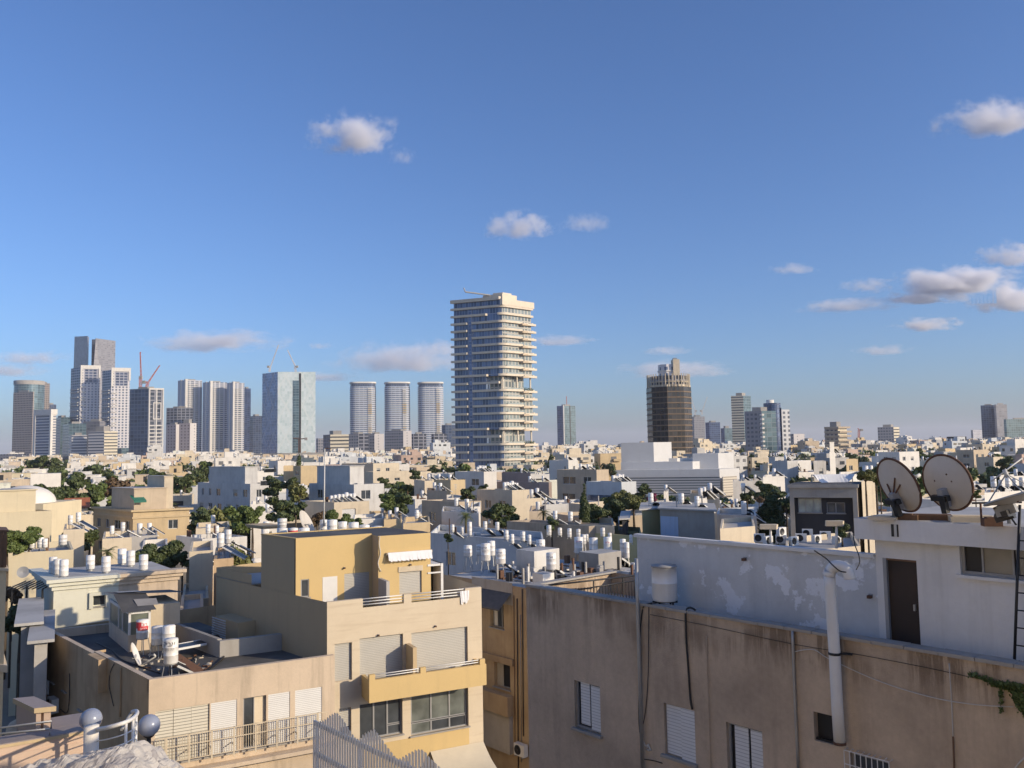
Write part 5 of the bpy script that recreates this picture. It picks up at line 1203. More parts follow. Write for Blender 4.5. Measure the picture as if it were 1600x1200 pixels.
# black railing on the roof left of the white flat
r0_ = PZ(858, 917, ZR); r1_ = PZ(990, 903, ZR + 0)
Rl = thing('roof_railing', 'black steel railing on the roof left of the steel standpipe', 'railing', V((r0_.x, r0_.y, ROOF)))
za, zb_ = ROOF + .1, ZR + .35
pa = P(850, 916, 23.0); pb = P(991, 899, 24.5); pa.z = pb.z = (pa.z + pb.z) / 2 ; top = pa.z
lo = top - .62
b = MB(); b.tube([pa, pb], .025, 'black', 6); b.tube([V((pa.x, pa.y, top - .22)).lerp(V((pb.x, pb.y, top - .22)), .3), V((pb.x, pb.y, top - .14))], .02, 'black', 6); part(b, 'top_rail', Rl)
for k in range(22):
    f = .3 + .7 * k / 21; q = V((pa.x + (pb.x - pa.x) * f, pa.y + (pb.y - pa.y) * f, 0)); big = k in (7, 17); b = MB(); b.tube([V((q.x, q.y, ROOF)), V((q.x, q.y, top if big else top - .17))], .022 if big else .012, 'black', 5); part(b, 'post' if big else 'baluster', Rl)

# ======== M: old ochre building behind, with its roof full of tanks
ZM = 12.05; m0 = PZ(740, 905, ZM); m1 = PZ(822, 918, ZM); MF = Pl(m0, RU); sa = MF.S(700, 900); sb = MF.S(800, 915); sc_ = MF.S(1010, 950); DM = 10
M['ochrewall'] = stucco('stained_ochre', (.46, .34, .20), dirt=(.22, .13, .07), amt=.6, streak=.6, bump=.3)
M['shadewall'] = stucco('pale_dirty_wall', (.46, .42, .36), dirt=(.25, .2, .15), amt=.6, streak=.6)
MO = thing('old_building', 'old stained ochre building squeezed behind the brown stucco wall', 'apartment building', V((m0.x, m0.y, 0)))
wb = MF.rect(766, 944, 787, 981); wc = MF.rect(772, 1028, 797, 1075); wd = MF.rect(771, 1126, 781, 1155)
b = MF.mb(); sm = MF.S(826, 915); wall(b, sm, 0, ZM, [wb, wc, wd], 'ochrewall', .35, s0=sa); wall(b, sc_, 0, ZM, [], 'pale', s0=sm); b.face(((sa, 0, 0), (sa, 0, ZM), (sa, -DM, ZM), (sa, -DM, 0)), 'ochrewall'); b.face(((sc_, 0, 0), (sc_, 0, ZM), (sc_, -DM, ZM), (sc_, -DM, 0)), 'ochrewall'); part(b, 'wall', MO)
b = MF.mb(); b.face(((sa, -DM, ZM - .02), (sa, 0, ZM - .02), (sc_, 0, ZM - .02), (sc_, -DM, ZM - .02)), 'roofpale'); part(b, 'roof', MO)
for (x0, y0, x1, y1, mat, nm, o_) in ((738, 906, 801, 940, 'shadewall', 'upper_wall_band', .03), (740, 1022, 803, 1032, 'ochrewall', 'ledge', .15), (745, 1078, 803, 1108, 'ochrewall', 'balcony_parapet', .5), (745, 1108, 802, 1166, 'shadewall', 'lower_panel', .3)):
    q = MF.rect(x0, y0, x1, y1); b = MF.mb(); b.box(q[0], q[1], 0, o_, q[2], q[3], mat); part(b, nm, MO)
framed_window(MO, MF, wb, [(0.02, .3, 0, 1, 'wfabric', 'curtain', -.02), (.3, .65, 0, 1, 'glass', 'pane', 0), (.65, 1, 0, 1, 'glass', 'pane', 0)], depth=.3, sill=True)
framed_window(MO, MF, wc, [(0.0, .4, 0, 1, 'shadewall', 'shutter', .02)], depth=.3)
framed_window(MO, MF, wd, [(0.1, .9, 0.05, .95, 'wshut', 'shutter', .05)], depth=.2)
q = MF.rect(747, 925, 800, 944); b = MF.mb(); M['tarp'] = plain('grey_sheet_awning', (.10, .095, .09), .8, var=.4, bump=.6)
b.face(((q[0], .05, q[3] + .1), (q[1], .05, q[3] + .1), (q[1], 1.0, q[2]), (q[0], 1.0, q[2])), 'tarp'); b.face(((q[0], 1.0, q[2]), (q[1], 1.0, q[2]), (q[1], 1.0, q[2] - .08), (q[0], 1.0, q[2] - .08)), 'tarp'); part(b, 'sheet_awning', MO)
for i, (x, y0, y1) in enumerate(((804, 930, 1180), (809, 935, 1200), (814, 960, 1190), (817, 920, 1150))):
    pp = tubepath(MF, [(x, y0), (x + 1, (y0 + y1) / 2), (x + 2, y1)], .06); b = MB().tube(pp, .03 if i % 2 else .02, ('rust', 'black', 'steel', 'black')[i], 6); solo(b, 'wall_pipe', ('rusty', 'black', 'grey', 'thin black')[i] + ' pipe running down the ochre wall gap beside the brown building', 'pipe', pp[0])
pac = MF.pt(MF.S(820, 1172), .3, MF.h(820, 1180)[1]); make_ac(pac, 'air conditioner low in the gap left of the brown stucco wall', None, math.atan2(MF.u.y, MF.u.x))

b = MF.mb(); rr_ = random.Random(31)
for k in range(150):
    s_ = sa + (sc_ - sa) * rr_.random(); t_ = -DM * rr_.uniform(.06, .95)
    if rr_.random() < .55: s_ = MF.S(rr_.uniform(742, 845), 900)
    w_, d_, h_ = rr_.choice(((.5, .4, .3), (1.4, .1, .08), (.1, 1.2, .1), (.3, .3, .5), (.9, .7, .12), (.12, .12, .9), (2.0, .06, .06)))
    b.box(s_, s_ + w_, t_ - d_, t_, ZM - .02, ZM + h_, rr_.choice(('rust', 'wood', 'concrete', 'black', 'gframe', 'pale', 'dark')), skip='d')
solo(b, 'rooftop_clutter', 'scattered pipes, boards and rusty scraps among the roof tanks', 'clutter', MF.pt(sa, -2, ZM), kind='stuff')
b = MF.mb(); s_ = MF.S(822, 915)
for x0, x1, t0_, t1_, h_, m_ in ((742, 770, -5.6, -3.4, 1.5, 'pale'), (770, 800, -9.6, -7.4, 1.1, 'concrete'), (822, 838, -1.4, -.5, .8, 'white')): b = MF.mb(); b.box(MF.S(x0, 900), MF.S(x1, 900), t0_, t1_, ZM, ZM + h_, m_, top='roofpale', skip='d'); part(b, 'roof_box', MO)
# ======== Y: ochre and beige apartment building
M['marble'] = stucco('beige_stone_cladding', (.62, .525, .385), dirt=(.44, .34, .23), amt=.3, streak=.55, var=.08, bump=.1, prand=0)
for nd in M['marble'].node_tree.nodes:
    if nd.type == 'MAPPING': nd.inputs['Scale'].default_value = (.35, .35, 4.5)
YC = P(511, 941, 37.0); y1_ = PZ(752, 917, YC.z); yl = PZ(462, 930, YC.z)
YF = Pl(YC, y1_ - YC); YLd = (yl - YC); YL = Pl(YC, YLd, True)
if YL.n.x > 0: YL.n = -YL.n
WY = YF.S(752, 917); zlowp = YF.h(600, 946)[1]; FLZ = YC.z - 1.05
YB = thing('apartment_building', 'ochre and beige apartment building with balconies and roof tanks in the centre', 'apartment building', V((YC.x, YC.y, 0)))
sh1 = YF.rect(523, 1005, 550, 1064); sh2 = YF.rect(562, 994, 630, 1066); sh3 = YF.rect(643, 984, 731, 1050); ww1 = YF.rect(562, 1096, 629, 1152); ww2 = YF.rect(642, 1080, 732, 1142); ww0 = YF.rect(530, 1106, 549, 1150)
s393 = YL.S(393, 930)
b = YF.mb(); wall(b, WY, 0, zlowp, [sh1, sh2, sh3, ww1, ww2, ww0], 'marble', .22)
def pier(b, x0, x1): b.box(YF.S(x0, 930), YF.S(x1, 930), -.2, 0, zlowp, YC.z, 'marble')
pier(b, 511, 567); pier(b, 631, 643); pier(b, 727, 752.2)
b.face(((WY, 0, 0), (WY, -10, 0), (WY, -10, YC.z), (WY, 0, YC.z)), 'marble'); part(b, 'front_wall', YB)
b = YL.mb(); gapz = YL.h(460, 930)[1]
wall(b, s393, 0, YC.z, [], 'tan'); z3 = YL.h(345, 888)[1]; s340 = YL.S(338, 900)
o1 = YL.rect(360, 949, 368, 972); o2 = YL.rect(381, 954, 389, 980)
wall(b, s340, 0, z3, [o1, o2], 'tan', .15, s0=s393); b.face(((s340, 0, 0), (s340, 0, z3), (s340, -8, z3), (s340, -8, 0)), 'tan'); part(b, 'side_wall', YB)
for o_ in (o1, o2): framed_window(YB, YL, o_, [(0, 1, 0, 1, 'glass', 'pane', 0)], depth=.12)
b = YF.mb(); b.face(((0, 0, FLZ), (WY, 0, FLZ), (WY, -9, FLZ), (0, -9, FLZ)), 'roofpale') if 0 else None
uu, vv = YF.u, YL.u
b = MB().fr(YF.o, uu, vv); b.face(((.2, .2, FLZ), (WY, .2, FLZ), (WY, 10, FLZ), (.2, 10, FLZ)), 'roofpale'); b.box(.0, WY, s393, s340, z3 - .5, z3 - .45, 'roofpale'); part(b, 'terrace_floor', YB)
for g_, x0, x1 in ((0, 567, 631), (1, 643, 727)):
    a0, a1 = YF.S(x0, 935), YF.S(x1, 935); rl = None
    b = YF.mb()
    for k in range(3): z = zlowp + .10 + k * .13; b.tube([b.pt(a0, -.1, z), b.pt(a1, -.1, z)], .028, 'wframe', 6)
    part(b, 'terrace_railing', YB)
# upper block
s462 = YL.S(462, 930); s407 = YL.S(407, 900); UC = YL.o + vv * s462; zU = P(461.7, 842.5, UC.y).z; UF = Pl(UC, uu)
s581 = UF.S(581, 880); wing = UF.off(1.0); s673 = wing.S(673, 880)
wn = UF.rect(470, 905, 483, 933); wdr = UF.rect(504, 901, 527, 945); wsh = UF.rect(538, 895, 577, 945)
YU = thing('penthouse', 'ochre upper storey with a projecting wing set back on the ochre building', 'penthouse', V((UC.x, UC.y, FLZ)))
b = UF.mb(); wall(b, s581, FLZ, zU, [wn, wdr, wsh], 'ochre', .1); part(b, 'front_wall', YU)
b = MB().fr(UF.o, uu, vv); Dd = s407 - s462; b.box(.03, s673, 0.01, Dd, FLZ, zU, 'tan', top='rooftar', skip='fd'); b.face(((0, .1, FLZ), (s581, .1, FLZ), (s581, .1, zU), (0, .1, zU)), 'dark'); part(b, 'block_walls', YU)
b = MB().fr(UF.o, uu, vv); t_ = .15
for bx in ((0, s581, 0, t_), (0, t_, t_, Dd), (t_, s673, Dd - t_, Dd)): b.box(*bx, zU, zU + .35 if 0 else zU + .04, 'ochre')
part(b, 'parapet', YU)
wsh2 = wing.rect(624, 886, 659, 927); b = wing.mb(); wall(b, s673, FLZ, zU, [wsh2], 'ochre', .15, s0=s581); b.face(((s581, 0, FLZ), (s581, 0, zU), (s581, -1, zU), (s581, -1, FLZ)), 'tan'); b.face(((s673, 0, FLZ), (s673, -1, FLZ), (s673, -1, zU), (s673, 0, zU)), 'tan'); b.face(((s581, 0, zU), (s673, 0, zU), (s673, -1.0, zU), (s581, -1.0, zU)), 'rooftar'); part(b, 'projecting_wing', YU)
framed_window(YU, UF, wn, [(0, 1, 0, 1, 'glass', 'pane', 0)], depth=.08)
b = UF.mb(); b.box(wdr[0], wdr[1], -.05, .01, FLZ, wdr[3], 'wframe'); part(b, 'door', YU); b = UF.mb(); b.box(wsh[0], wsh[1], -.07, -.02, FLZ, wsh[3], 'shut'); part(b, 'rolled_shutter', YU)
b = wing.mb(); b.box(wsh2[0], wsh2[1], -.13, -.08, FLZ, wsh2[3] - .18, 'shut'); b.box(wsh2[0] - .05, wsh2[1] + .05, -.1, .04, wsh2[3] - .2, wsh2[3] + .05, 'cream'); part(b, 'rolled_shutter', YU)
aw = wing.rect(600, 861, 674, 873); b = wing.mb(); b.box(aw[0] + .1, aw[1], .02, .14, aw[3] - .12, aw[3], 'cream')
n = 26
for k in range(n):
    x0 = aw[0] + .15 + (aw[1] - aw[0] - .2) * k / n; x1 = aw[0] + .15 + (aw[1] - aw[0] - .2) * (k + 1) / n; zz = .05 * abs(math.sin(k * 1.3)); b.face(((x0, .16, aw[3]), (x1, .16, aw[3]), (x1, .30, aw[2] - zz), (x0, .30, aw[2] - zz)), 'wfabric')
part(b, 'white_awning', YU)
b = wing.mb(); s1_, s2_ = wing.S(591, 910), wing.S(635, 915); zz0 = FLZ; q1 = wing.h(600, 899)[1]
print('SETBACK', s462, (UF.o - YF.o).dot(YF.n)); g9 = -(wing.o - YF.o).dot(YF.n) - .35; b.prism([(s1_, .02), (s1_ + .15, .02), (s1_ + .15, g9), (s1_, g9)], FLZ, q1 - .1, 'grey'); part(b, 'terrace_partition', YU)
b = wing.mb(); e0, e1 = wing.S(668, 900), wing.S(692, 900); zc_ = wing.h(690, 880)[1]
b.box(e1 - .12, e1, -1.2, .05, FLZ, zc_, 'wframe'); b.box(e0, e1, -1.2, .03, zc_ - .1, zc_, 'wframe'); b.box(e0, e1 - .12, -1.1, -1.05, FLZ, zc_ - .1, 'dark'); b.box(e0, e1 - .12, .0, .04, zc_ - .45, zc_ - .38, 'wframe'); part(b, 'side_porch', YU)
# low partition walls either side of the balcony level
framed_window(YB, YF, sh1, [(0, 1, 0, 1, 'shut', 'shutter', .02)], depth=.18, fr='cream', sill=False)
framed_window(YB, YF, sh2, [(0, 1, 0, 1, 'shut', 'shutter', .02)], depth=.18, fr='cream', sill=False)
framed_window(YB, YF, sh3, [(0, 1, 0, 1, 'shut', 'shutter', .02)], depth=.18, fr='cream', sill=False)
framed_window(YB, YF, ww0, [(0, 1, .3, 1, 'shut', 'shutter', .02)], depth=.18, fr='gframe', sill=False)
M['pgl'] = glassmat('pale_glass', (.10, .11, .10), .15)
framed_window(YB, YF, ww1, [(0, .34, .0, 1, 'glass', 'pane', 0), (.34, .66, .0, 1, 'glass', 'pane', 0), (.66, .98, .3, 1, 'glass', 'pane', 0), (.66, .98, 0, .28, 'glass', 'pane', 0)], depth=.18, fr='gframe')
framed_window(YB, YF, ww2, [(0.02, .36, .3, 1, 'pgl', 'pane', 0), (.36, .68, .3, 1, 'pgl', 'pane', 0), (.68, .97, .3, 1, 'pgl', 'pane', 0), (0.02, .36, 0, .28, 'pgl', 'pane', 0), (.36, .68, 0, .28, 'glass', 'pane', 0), (.68, .97, 0, .28, 'glass', 'pane', 0)], depth=.18, fr='gframe')
q = YF.rect(600, 1145, 733, 1180); b = YF.mb(); b.box(YF.S(560, 1150), q[1], 0, .03, q[2] - 3.5, ww2[2] - .08, 'ochre'); part(b, 'ochre_spandrel', YB)
BF = YF.off(1.15); zb0 = BF.h(577, 1099)[1]; zb1 = BF.h(700, 1046)[1]; b0, b1 = BF.S(577, 1075), BF.S(760, 1050)
bal = BF.mb(); bal.box(b0, b1, -.15, 0, zb0, zb1, 'ochre'); bal.box(b0, b0 + .15, -1.15, -.15, zb0, zb1, 'ochre'); bal.box(b1 - .15, b1, -1.15, -.15, zb0, zb1, 'ochre'); bal.box(b0 + .15, b1 - .15, -1.15, -.15, zb0, zb0 + .15, 'ochre')
for x in (577, 657, 750): s_ = BF.S(x, 1050); bal.box(s_, s_ + .26, -.16, .004, zb1, zb1 + .24, 'ochre')
bp = part(bal, 'balcony', YB)
k = BF.mb()
for z in (zb1 + .1, zb1 + .2):
    for x0, x1 in ((b0 + .26, BF.S(657, 1050)), (BF.S(657, 1050) + .26, BF.S(750, 1050))): k.tube([k.pt(x0, -.08, z), k.pt(x1, -.08, z)], .022, 'wframe', 6)
sub(k, 'railing', bp)
pa_ = YF.S(634, 1000); b = YF.mb(); ztop = YF.h(636, 1000)[1]
b.prism([(pa_, 0), (pa_ + .18, 0), (pa_ + .18, .95), (pa_, .95)], zb0 + .15, ztop - .15, 'tan'); part(b, 'balcony_partition', YB)
b = YF.mb(); w0 = YF.rect(672, 1168, 752, 1196); M['stripeaw'] = M['fabric']; n = 10
for k in range(n):
    f0, f1 = k / n, (k + 1) / n; x0, x1 = w0[0], w0[1] + .1; g_ = lambda f: (.05 + 1.5 * f, w0[3] + .05 - .75 * f - .10 * math.sin(f * 3.1))
    (d0, z0), (d1, z1) = g_(f0), g_(f1); b.face(((x0, d0, z0), (x1, d0, z0), (x1, d1, z1), (x0, d1, z1)), 'fabric')
for k in range(14):
    x0_, x1_ = x0 + (x1 - x0) * k / 14, x0 + (x1 - x0) * (k + 1) / 14; b.face(((x0_, 1.55, z1), (x1_, 1.55, z1), (x1_, 1.57, z1 - .18 - .05 * (k % 2)), (x0_, 1.57, z1 - .2)), 'fabric')
solo(b, 'awning', 'long beige fabric awning below the lowest windows of the ochre building', 'awning', YF.pt(w0[0], 0, w0[2]))
for pl_, x, y, lb in ((UF, 538, 887, 'small wall lamp above the rolled shutter of the ochre upper storey'), (YF, 591, 992, 'small wall lamp left above the wide balcony shutter'), (YF, 680, 978, 'small wall lamp above the right balcony shutter'), (wing, 641, 882, 'small wall lamp above the wing shutter'), (PW, 1165, 873, 'small dark sensor on the peeling white wall'), (PW, 1361, 931, 'small spout on the white flat left of the door')):
    s_, z_ = pl_.h(x, y); b = pl_.mb(); b.box(s_ - .04, s_ + .04, 0, .03, z_ - .04, z_ + .04, 'gframe'); b.prism([(s_ - .04, .03), (s_ + .04, .03), (s_ + .03, .13), (s_ - .03, .13)], z_ - .04, z_ + .02, 'rust', bottom=True); solo(b, 'wall_lamp', lb, 'wall lamp', pl_.pt(s_, 0, z_))
pp = [wing.pt(*(lambda q: (q[0], .05, q[1]))(wing.h(x, y))) for x, y in ((593, 838), (592, 850), (594, 865), (590, 880), (595, 893))]
solo(MB().tube(smooth(pp, 3), .02, 'cable', 6), 'wall_cable', 'pale cable dangling at the edge of the ochre wing', 'cable', pp[0])
# clothes over the terrace railing
b = YF.mb(); s_ = YF.S(726, 930)
for k in range(6): b.face(((s_ - .25 + .08 * k, .03 + .02 * (k % 2), zlowp + .3), (s_ - .17 + .08 * k, .03 + .02 * ((k + 1) % 2), zlowp + .3), (s_ - .12 + .06 * k, .06, zlowp - .35 + .1 * (k % 3)), (s_ - .20 + .06 * k, .06, zlowp - .3 + .1 * (k % 2))), 'wfabric')
solo(b, 'towel', 'white cloth hanging from the right end of the terrace railing', 'towel', YF.pt(s_, 0, zlowp))
# lattice box and low rear annexes
lx = YL.off(.9); q = lx.rect(335, 968, 372, 1002); b = lx.mb(); b.box(q[0], q[1], -.9, 0, q[2] - 3, q[3], 'tan')
solo(b, 'utility_box', 'tan box structure on the side wall of the ochre building', 'utility box', lx.pt(q[0], 0, q[2]))
b = lx.mb()
for k in range(9): z = q[2] + (q[3] - q[2]) * k / 9; b.box(q[0] + .2, lx.S(361, 985) if 0 else q[1] * .5 + q[0] * .5, .01, .05, z, z + .06, 'wframe')
solo(b, 'slatted_screen', 'white slatted screen on the tan box by the ochre building', 'screen', lx.pt(q[0], 0, q[2] + .01))

# tanks: x, ytop, ybottom, width, base y, Y, mark
def tank_at(x, yt, yb, w, ybase, Y, label, group, mark=None, legs=True, panel=None):
    base = P(x, ybase, Y); k = Y / FPX; h = (yb - yt) * k * .985; st = max(.02, (ybase - yb) * k); r = w / 2 * k
    root = thing('water_heater', label, 'water heater', base, group); b = MB().fr(base, V((1, 0, 0)), V((0, 1, 0)))
    tank_mesh(b, (0, 0, st), r, h); part(b, 'tank', root)
    if mark:
        tx = MB(); decal(tx, base + V((0, 0, st)), r, h, mark); part(tx, 'lettering', root)
    b = MB().fr(base, V((1, 0, 0)), V((0, 1, 0)))
    if st > .12:
        for i in range(4):
            a = rad(90 * i + 30); b.tube([(math.cos(a) * r * 1.25, math.sin(a) * r * 1.25, 0), (math.cos(a) * r * .8, math.sin(a) * r * .8, st + .03)], .02, 'steel', 5, world=False)
        b.lathe((0, 0, st - .03), [(r * .95, 0), (r * .95, .04)], 'steel', 12)
    else: b.lathe((0, 0, 0), [(r * .8, 0), (r * .8, st)], 'steel', 10)
    part(b, 'stand', root)
    if panel:
        px1, py1, pw = panel; e = P(px1, py1, Y + 1.4); s0 = base + V((r * .9, 0, st * .95)); d = (e - s0); L = d.length; d.normalize(); sd = V((-.42, .9, 0)).normalized(); nn = d.cross(sd); nn = nn if nn.z > 0 else -nn
        b = MB().fr(s0, d, sd, nn); b.box(0, L, -pw / 2, pw / 2, -.04, .03, 'black'); b.box(0, L, -pw / 2 - .07, -pw / 2, -.05, .06, 'wframe'); b.box(0, L, pw / 2, pw / 2 + .07, -.05, .06, 'wframe'); b.box(.05, L - .05, -pw / 2 + .05, pw / 2 - .05, .03, .038, 'collector'); part(b, 'solar_panel', root)
    return root
FONT = None
def glyphs(text):
    global FONT
    cu = bpy.data.curves.new('lettering', 'FONT'); cu.body = text; cu.size = 1; cu.align_x = 'CENTER'; cu.resolution_u = 2
    o = bpy.data.objects.new('lettering', cu); COL.objects.link(o); bpy.context.view_layer.update()
    me = bpy.data.meshes.new_from_object(o.evaluated_get(bpy.context.evaluated_depsgraph_get())); vs = [v.co.copy() for v in me.vertices]; fs = [tuple(p.vertices) for p in me.polygons]
    bpy.data.objects.remove(o); bpy.data.meshes.remove(me); return vs, fs
def decal(mb, base, r, h, marks):
    """lettering and bands wrapped on the tank; angle -90 faces the camera side"""
    for mk in marks:
        if mk[0] == 'band':
            _, z0, z1, a0, a1, mat = mk; n = 16
            for i in range(n):
                t0, t1 = rad(a0 + (a1 - a0) * i / n), rad(a0 + (a1 - a0) * (i + 1) / n); R_ = r * 1.02
                mb.face((base + V((R_ * math.cos(t0), R_ * math.sin(t0), h * z0)), base + V((R_ * math.cos(t1), R_ * math.sin(t1), h * z0)), base + V((R_ * math.cos(t1), R_ * math.sin(t1), h * z1)), base + V((R_ * math.cos(t0), R_ * math.sin(t0), h * z1))), mat, None, False, True)
        else:
            _, text, z, size, ang, mat = mk; vs, fs = glyphs(text); R_ = r * 1.032
            for f in fs:
                q = []
                for i in f:
                    t = rad(ang) + vs[i].x * size / r; q.append(base + V((R_ * math.cos(t), R_ * math.sin(t), h * z + vs[i].y * size)))
                mb.face(q, mat, [(0, 0)] * len(q), False, True)
M['redmark'] = plain('red_print', (.62, .05, .06), .5, var=.1); M['blackmark'] = plain('black_print', (.05, .05, .055), .5); M['whitemark'] = plain('white_print', (.75, .75, .75), .5)
gY = 'water tanks on the ochre building roof'
Yr = UC.y + 3
for i, (x, yt, yb, w, Y, lb, mk) in enumerate((
    (441, 811, 825, 14.5, 41.5, 'white tank standing highest at the left corner of the ochre roof', None), (441, 826, 842, 16, 39.5, 'white tank at the left end of the ochre roof edge', None),
    (458, 826, 843, 15, 39.0, 'white tank with a wide red band on the ochre roof', [('band', .42, .82, -170, -10, 'redmark'), ('band', .58, .66, -170, -10, 'whitemark')]), (475, 826, 843, 17, 39.2, 'white tank just right of the red banded tank', None),
    (506, 813, 834, 12, 42, 'half hidden white tank left of the thin mast on the ochre roof', None), (519, 813, 838, 16, 40.5, 'first tall tank right of the thin mast on the ochre roof', None), (535.5, 816, 838, 14, 40.7, 'second tall tank right of the thin mast with a shaded foot', None),
    (552.5, 817, 838, 16, 40.8, 'third tank right of the thin mast on the ochre roof', None), (569.5, 821, 837, 16, 41, 'fourth tank right of the thin mast above the wall recess', None), (589, 823, 836, 17, 41, 'short wide tank at the right end of the ochre roof row', None))):
    base = P(x, yb, Y); Y += 4.7; base = P(x, yb, Y); tank_at(x, yt, yb, w, yb + max(0, (base.z - zU) * FPX / Y), Y, lb, gY, mk)
# mast
p = P(506, 842, 45.5); M_ = thing('thin_mast', 'tall thin pale mast rising from the ochre roof', 'mast', V((p.x, p.y, zU))); t = P(507.5, 701, 45.5)
b = MB().tube([V((p.x, p.y, zU)), t], .045, 'cable', 8, r2=.03); part(b, 'pole', M_); b = MB().tube([t, P(517, 701, 45.5)], .02, 'rust', 5); part(b, 'top_arm', M_)
# dish on the ochre roof
c = P(480, 818, 46.5); D_ = thing('satellite_dish', 'edge-on brown dish tilted on the ochre roof beside the red banded tank', 'satellite dish', V((c.x + .2, c.y, zU)))
b = MB(); f = V((.9, -.1, .42)).normalized(); a_ = f.cross(V((0, 0, 1))).normalized(); e_ = a_.cross(f)
for i in range(24):
    t0, t1 = 2 * math.pi * i / 24, 2 * math.pi * (i + 1) / 24
    for k, (q0, z0, q1, z1) in enumerate(((0.01, -.18, .5, -.13), (.5, -.13, 1, 0))):
        pt_ = lambda t, q, z: c + (a_ * math.cos(t) + e_ * math.sin(t)) * q * .8 + f * z
        b.face((pt_(t0, q0, z0), pt_(t0, q1, z1), pt_(t1, q1, z1), pt_(t1, q0, z0)), 'dishback', None, True, True)
part(b, 'reflector', D_); b = MB(); b.tube([V((c.x + .2, c.y, zU)), c - f * .15], .04, 'steel', 6); part(b, 'pole', D_)
b = MB(); b.tube([c - e_ * .8, c + f * .9 - e_ * .5], .02, 'cable', 5); b.tube([c + f * .85 - e_ * .55, c + f * 1.0 - e_ * .42], .05, 'cable', 8); part(b, 'feed_arm', D_)
q = P(411, 838, 47.5); b = MB().fr(V((q.x, q.y, 0)), uu, vv); b.box(0, 1.1, 0, 2, zU - .3, q.z + .5, 'tan'); b.box(-.06, 1.16, -.06, 2.06, q.z + .5, q.z + .58, 'tan'); solo(b, 'roof_hatch', 'small tan roof room behind the left tanks of the ochre building', 'roof room', V((q.x, q.y, zU)))

# ======== P: peach building with the dark roof
PC = P(233, 1062, 33.0); pr1 = PZ(511, 1025, PC.z); pl1 = PZ(167, 1028, PC.z); PF = Pl(PC, pr1 - PC); PL_ = Pl(PC, pl1 - PC, True)
if PL_.n.x > 0: PL_.n = -PL_.n
WP = PF.S(523, 1024); s147 = PL_.S(147, 1020); s72 = PL_.S(73, 1000); zP2 = PL_.h(74, 984)[1]; RZ = PC.z - .55
pz1 = PF.h(242, 1112)[1]; pz0 = PF.h(242, 1196)[1]
def fo(x0, x1, y): return (PF.S(x0, y), PF.S(x1, y), pz0, pz1)
ops = [fo(242, 327, 1150), fo(329, 370, 1140), fo(380, 416, 1125), fo(419, 453, 1120), fo(461, 503, 1110)]
PB = thing('apartment_building', 'low peach apartment building with a dark cluttered roof in the lower left', 'apartment building', V((PC.x, PC.y, 0)))
b = PF.mb(); wall(b, WP, 0, PC.z, ops, 'peach', .2); b.box(0, WP, -.2, -.0, PC.z - .001, PC.z + .03, 'concrete') if 0 else None; part(b, 'front_wall', PB)
lo1 = [PL_.rect(78, 1036, 87, 1066), PL_.rect(98, 1052, 106, 1080), PL_.rect(123, 1060, 150, 1116), PL_.rect(171, 1098, 177, 1120)]
b = PL_.mb(); wall(b, s147, 0, PC.z, [lo1[3]], 'plasterold', .15); wall(b, s72, 0, zP2, lo1[:3], 'plasterold', .15, s0=s147)
# dog-leg bay
b.face(((s147, 0, PC.z - .0), (s147, 0, zP2), (s147, -.5, zP2), (s147, -.5, PC.z)), 'plasterold'); b.face(((s72, 0, 0), (s72, 0, zP2), (s72, -9, zP2), (s72, -9, 0)), 'plasterold')
q0, q1 = PL_.S(167, 1050), PL_.S(149, 1040); b.box(q0, q1, 0, .35, PC.z - 1.4, PC.z - .02, 'plasterold'); part(b, 'side_wall', PB)
uu2, vv2 = PF.u, PL_.u
b = MB().fr(PF.o, uu2, vv2); b.face(((0, 0, RZ), (WP, 0, RZ), (WP, s72, RZ), (0, s72, RZ)), 'rooftar'); part(b, 'roof', PB)
b = MB().fr(PF.o, uu2, vv2); t = .22
b.box(0, WP, 0, t, RZ, PC.z + .002, 'peach', skip='fd'); b.box(0, t, t, s147, RZ, PC.z + .002, 'peach', skip='ld'); b.box(0, t, s147, s72, RZ, zP2 + .002, 'peach', skip='ld'); b.box(t, WP * .8, s72 - t, s72, RZ, zP2, 'peach')
b.box(WP * .62, WP * .62 + .2, s72 * .35, s72 - t, RZ, PC.z + .25, 'concrete'); b.box(WP * .62, WP, s72 * .33, s72 * .35, RZ, PC.z + .2, 'concrete'); part(b, 'parapet', PB)
framed_window(PB, PF, ops[0], [(0.0, .33, 0, 1, 'lshut', 'shutter', .06), (.335, .66, 0, 1, 'lshut', 'shutter', .08), (.665, 1, 0, 1, 'lshut', 'shutter', .06)], depth=.16, fr='cream')
framed_window(PB, PF, ops[1], [(0.0, 1, 0, 1, 'wshut', 'shutter', .1)], depth=.16, fr='cream')
framed_window(PB, PF, ops[2], [(0.0, .5, 0, 1, 'glass', 'pane', 0), (.5, .95, 0, 1, 'cream', 'curtain', -.02)], depth=.16, fr='gframe')
framed_window(PB, PF, ops[3], [(0.0, 1, 0, 1, 'wshut', 'shutter', .1)], depth=.16, fr='cream')
framed_window(PB, PF, ops[4], [(0.0, 1, 0, 1, 'wshut', 'shutter', .1)], depth=.16, fr='cream')
for i, o_ in enumerate(lo1[:3]): framed_window(PB, PL_, o_, [(0, .35, 0, 1, 'lshut', 'shutter', .02), (.35, .68, 0, 1, 'glass', 'pane', 0), (.68, 1, 0, 1, 'lshut', 'shutter', .03)] if i == 2 else [(0, .5, 0, 1, 'cream', 'shutter', .02), (.5, 1, 0, 1, 'glass', 'pane', 0)], depth=.12, fr='cream')
rf = PF.off(.45); zr1 = rf.h(240, 1156)[1]; zr0 = zr1 - .95; ra_, rb_ = rf.S(241, 1160), rf.S(512, 1112)
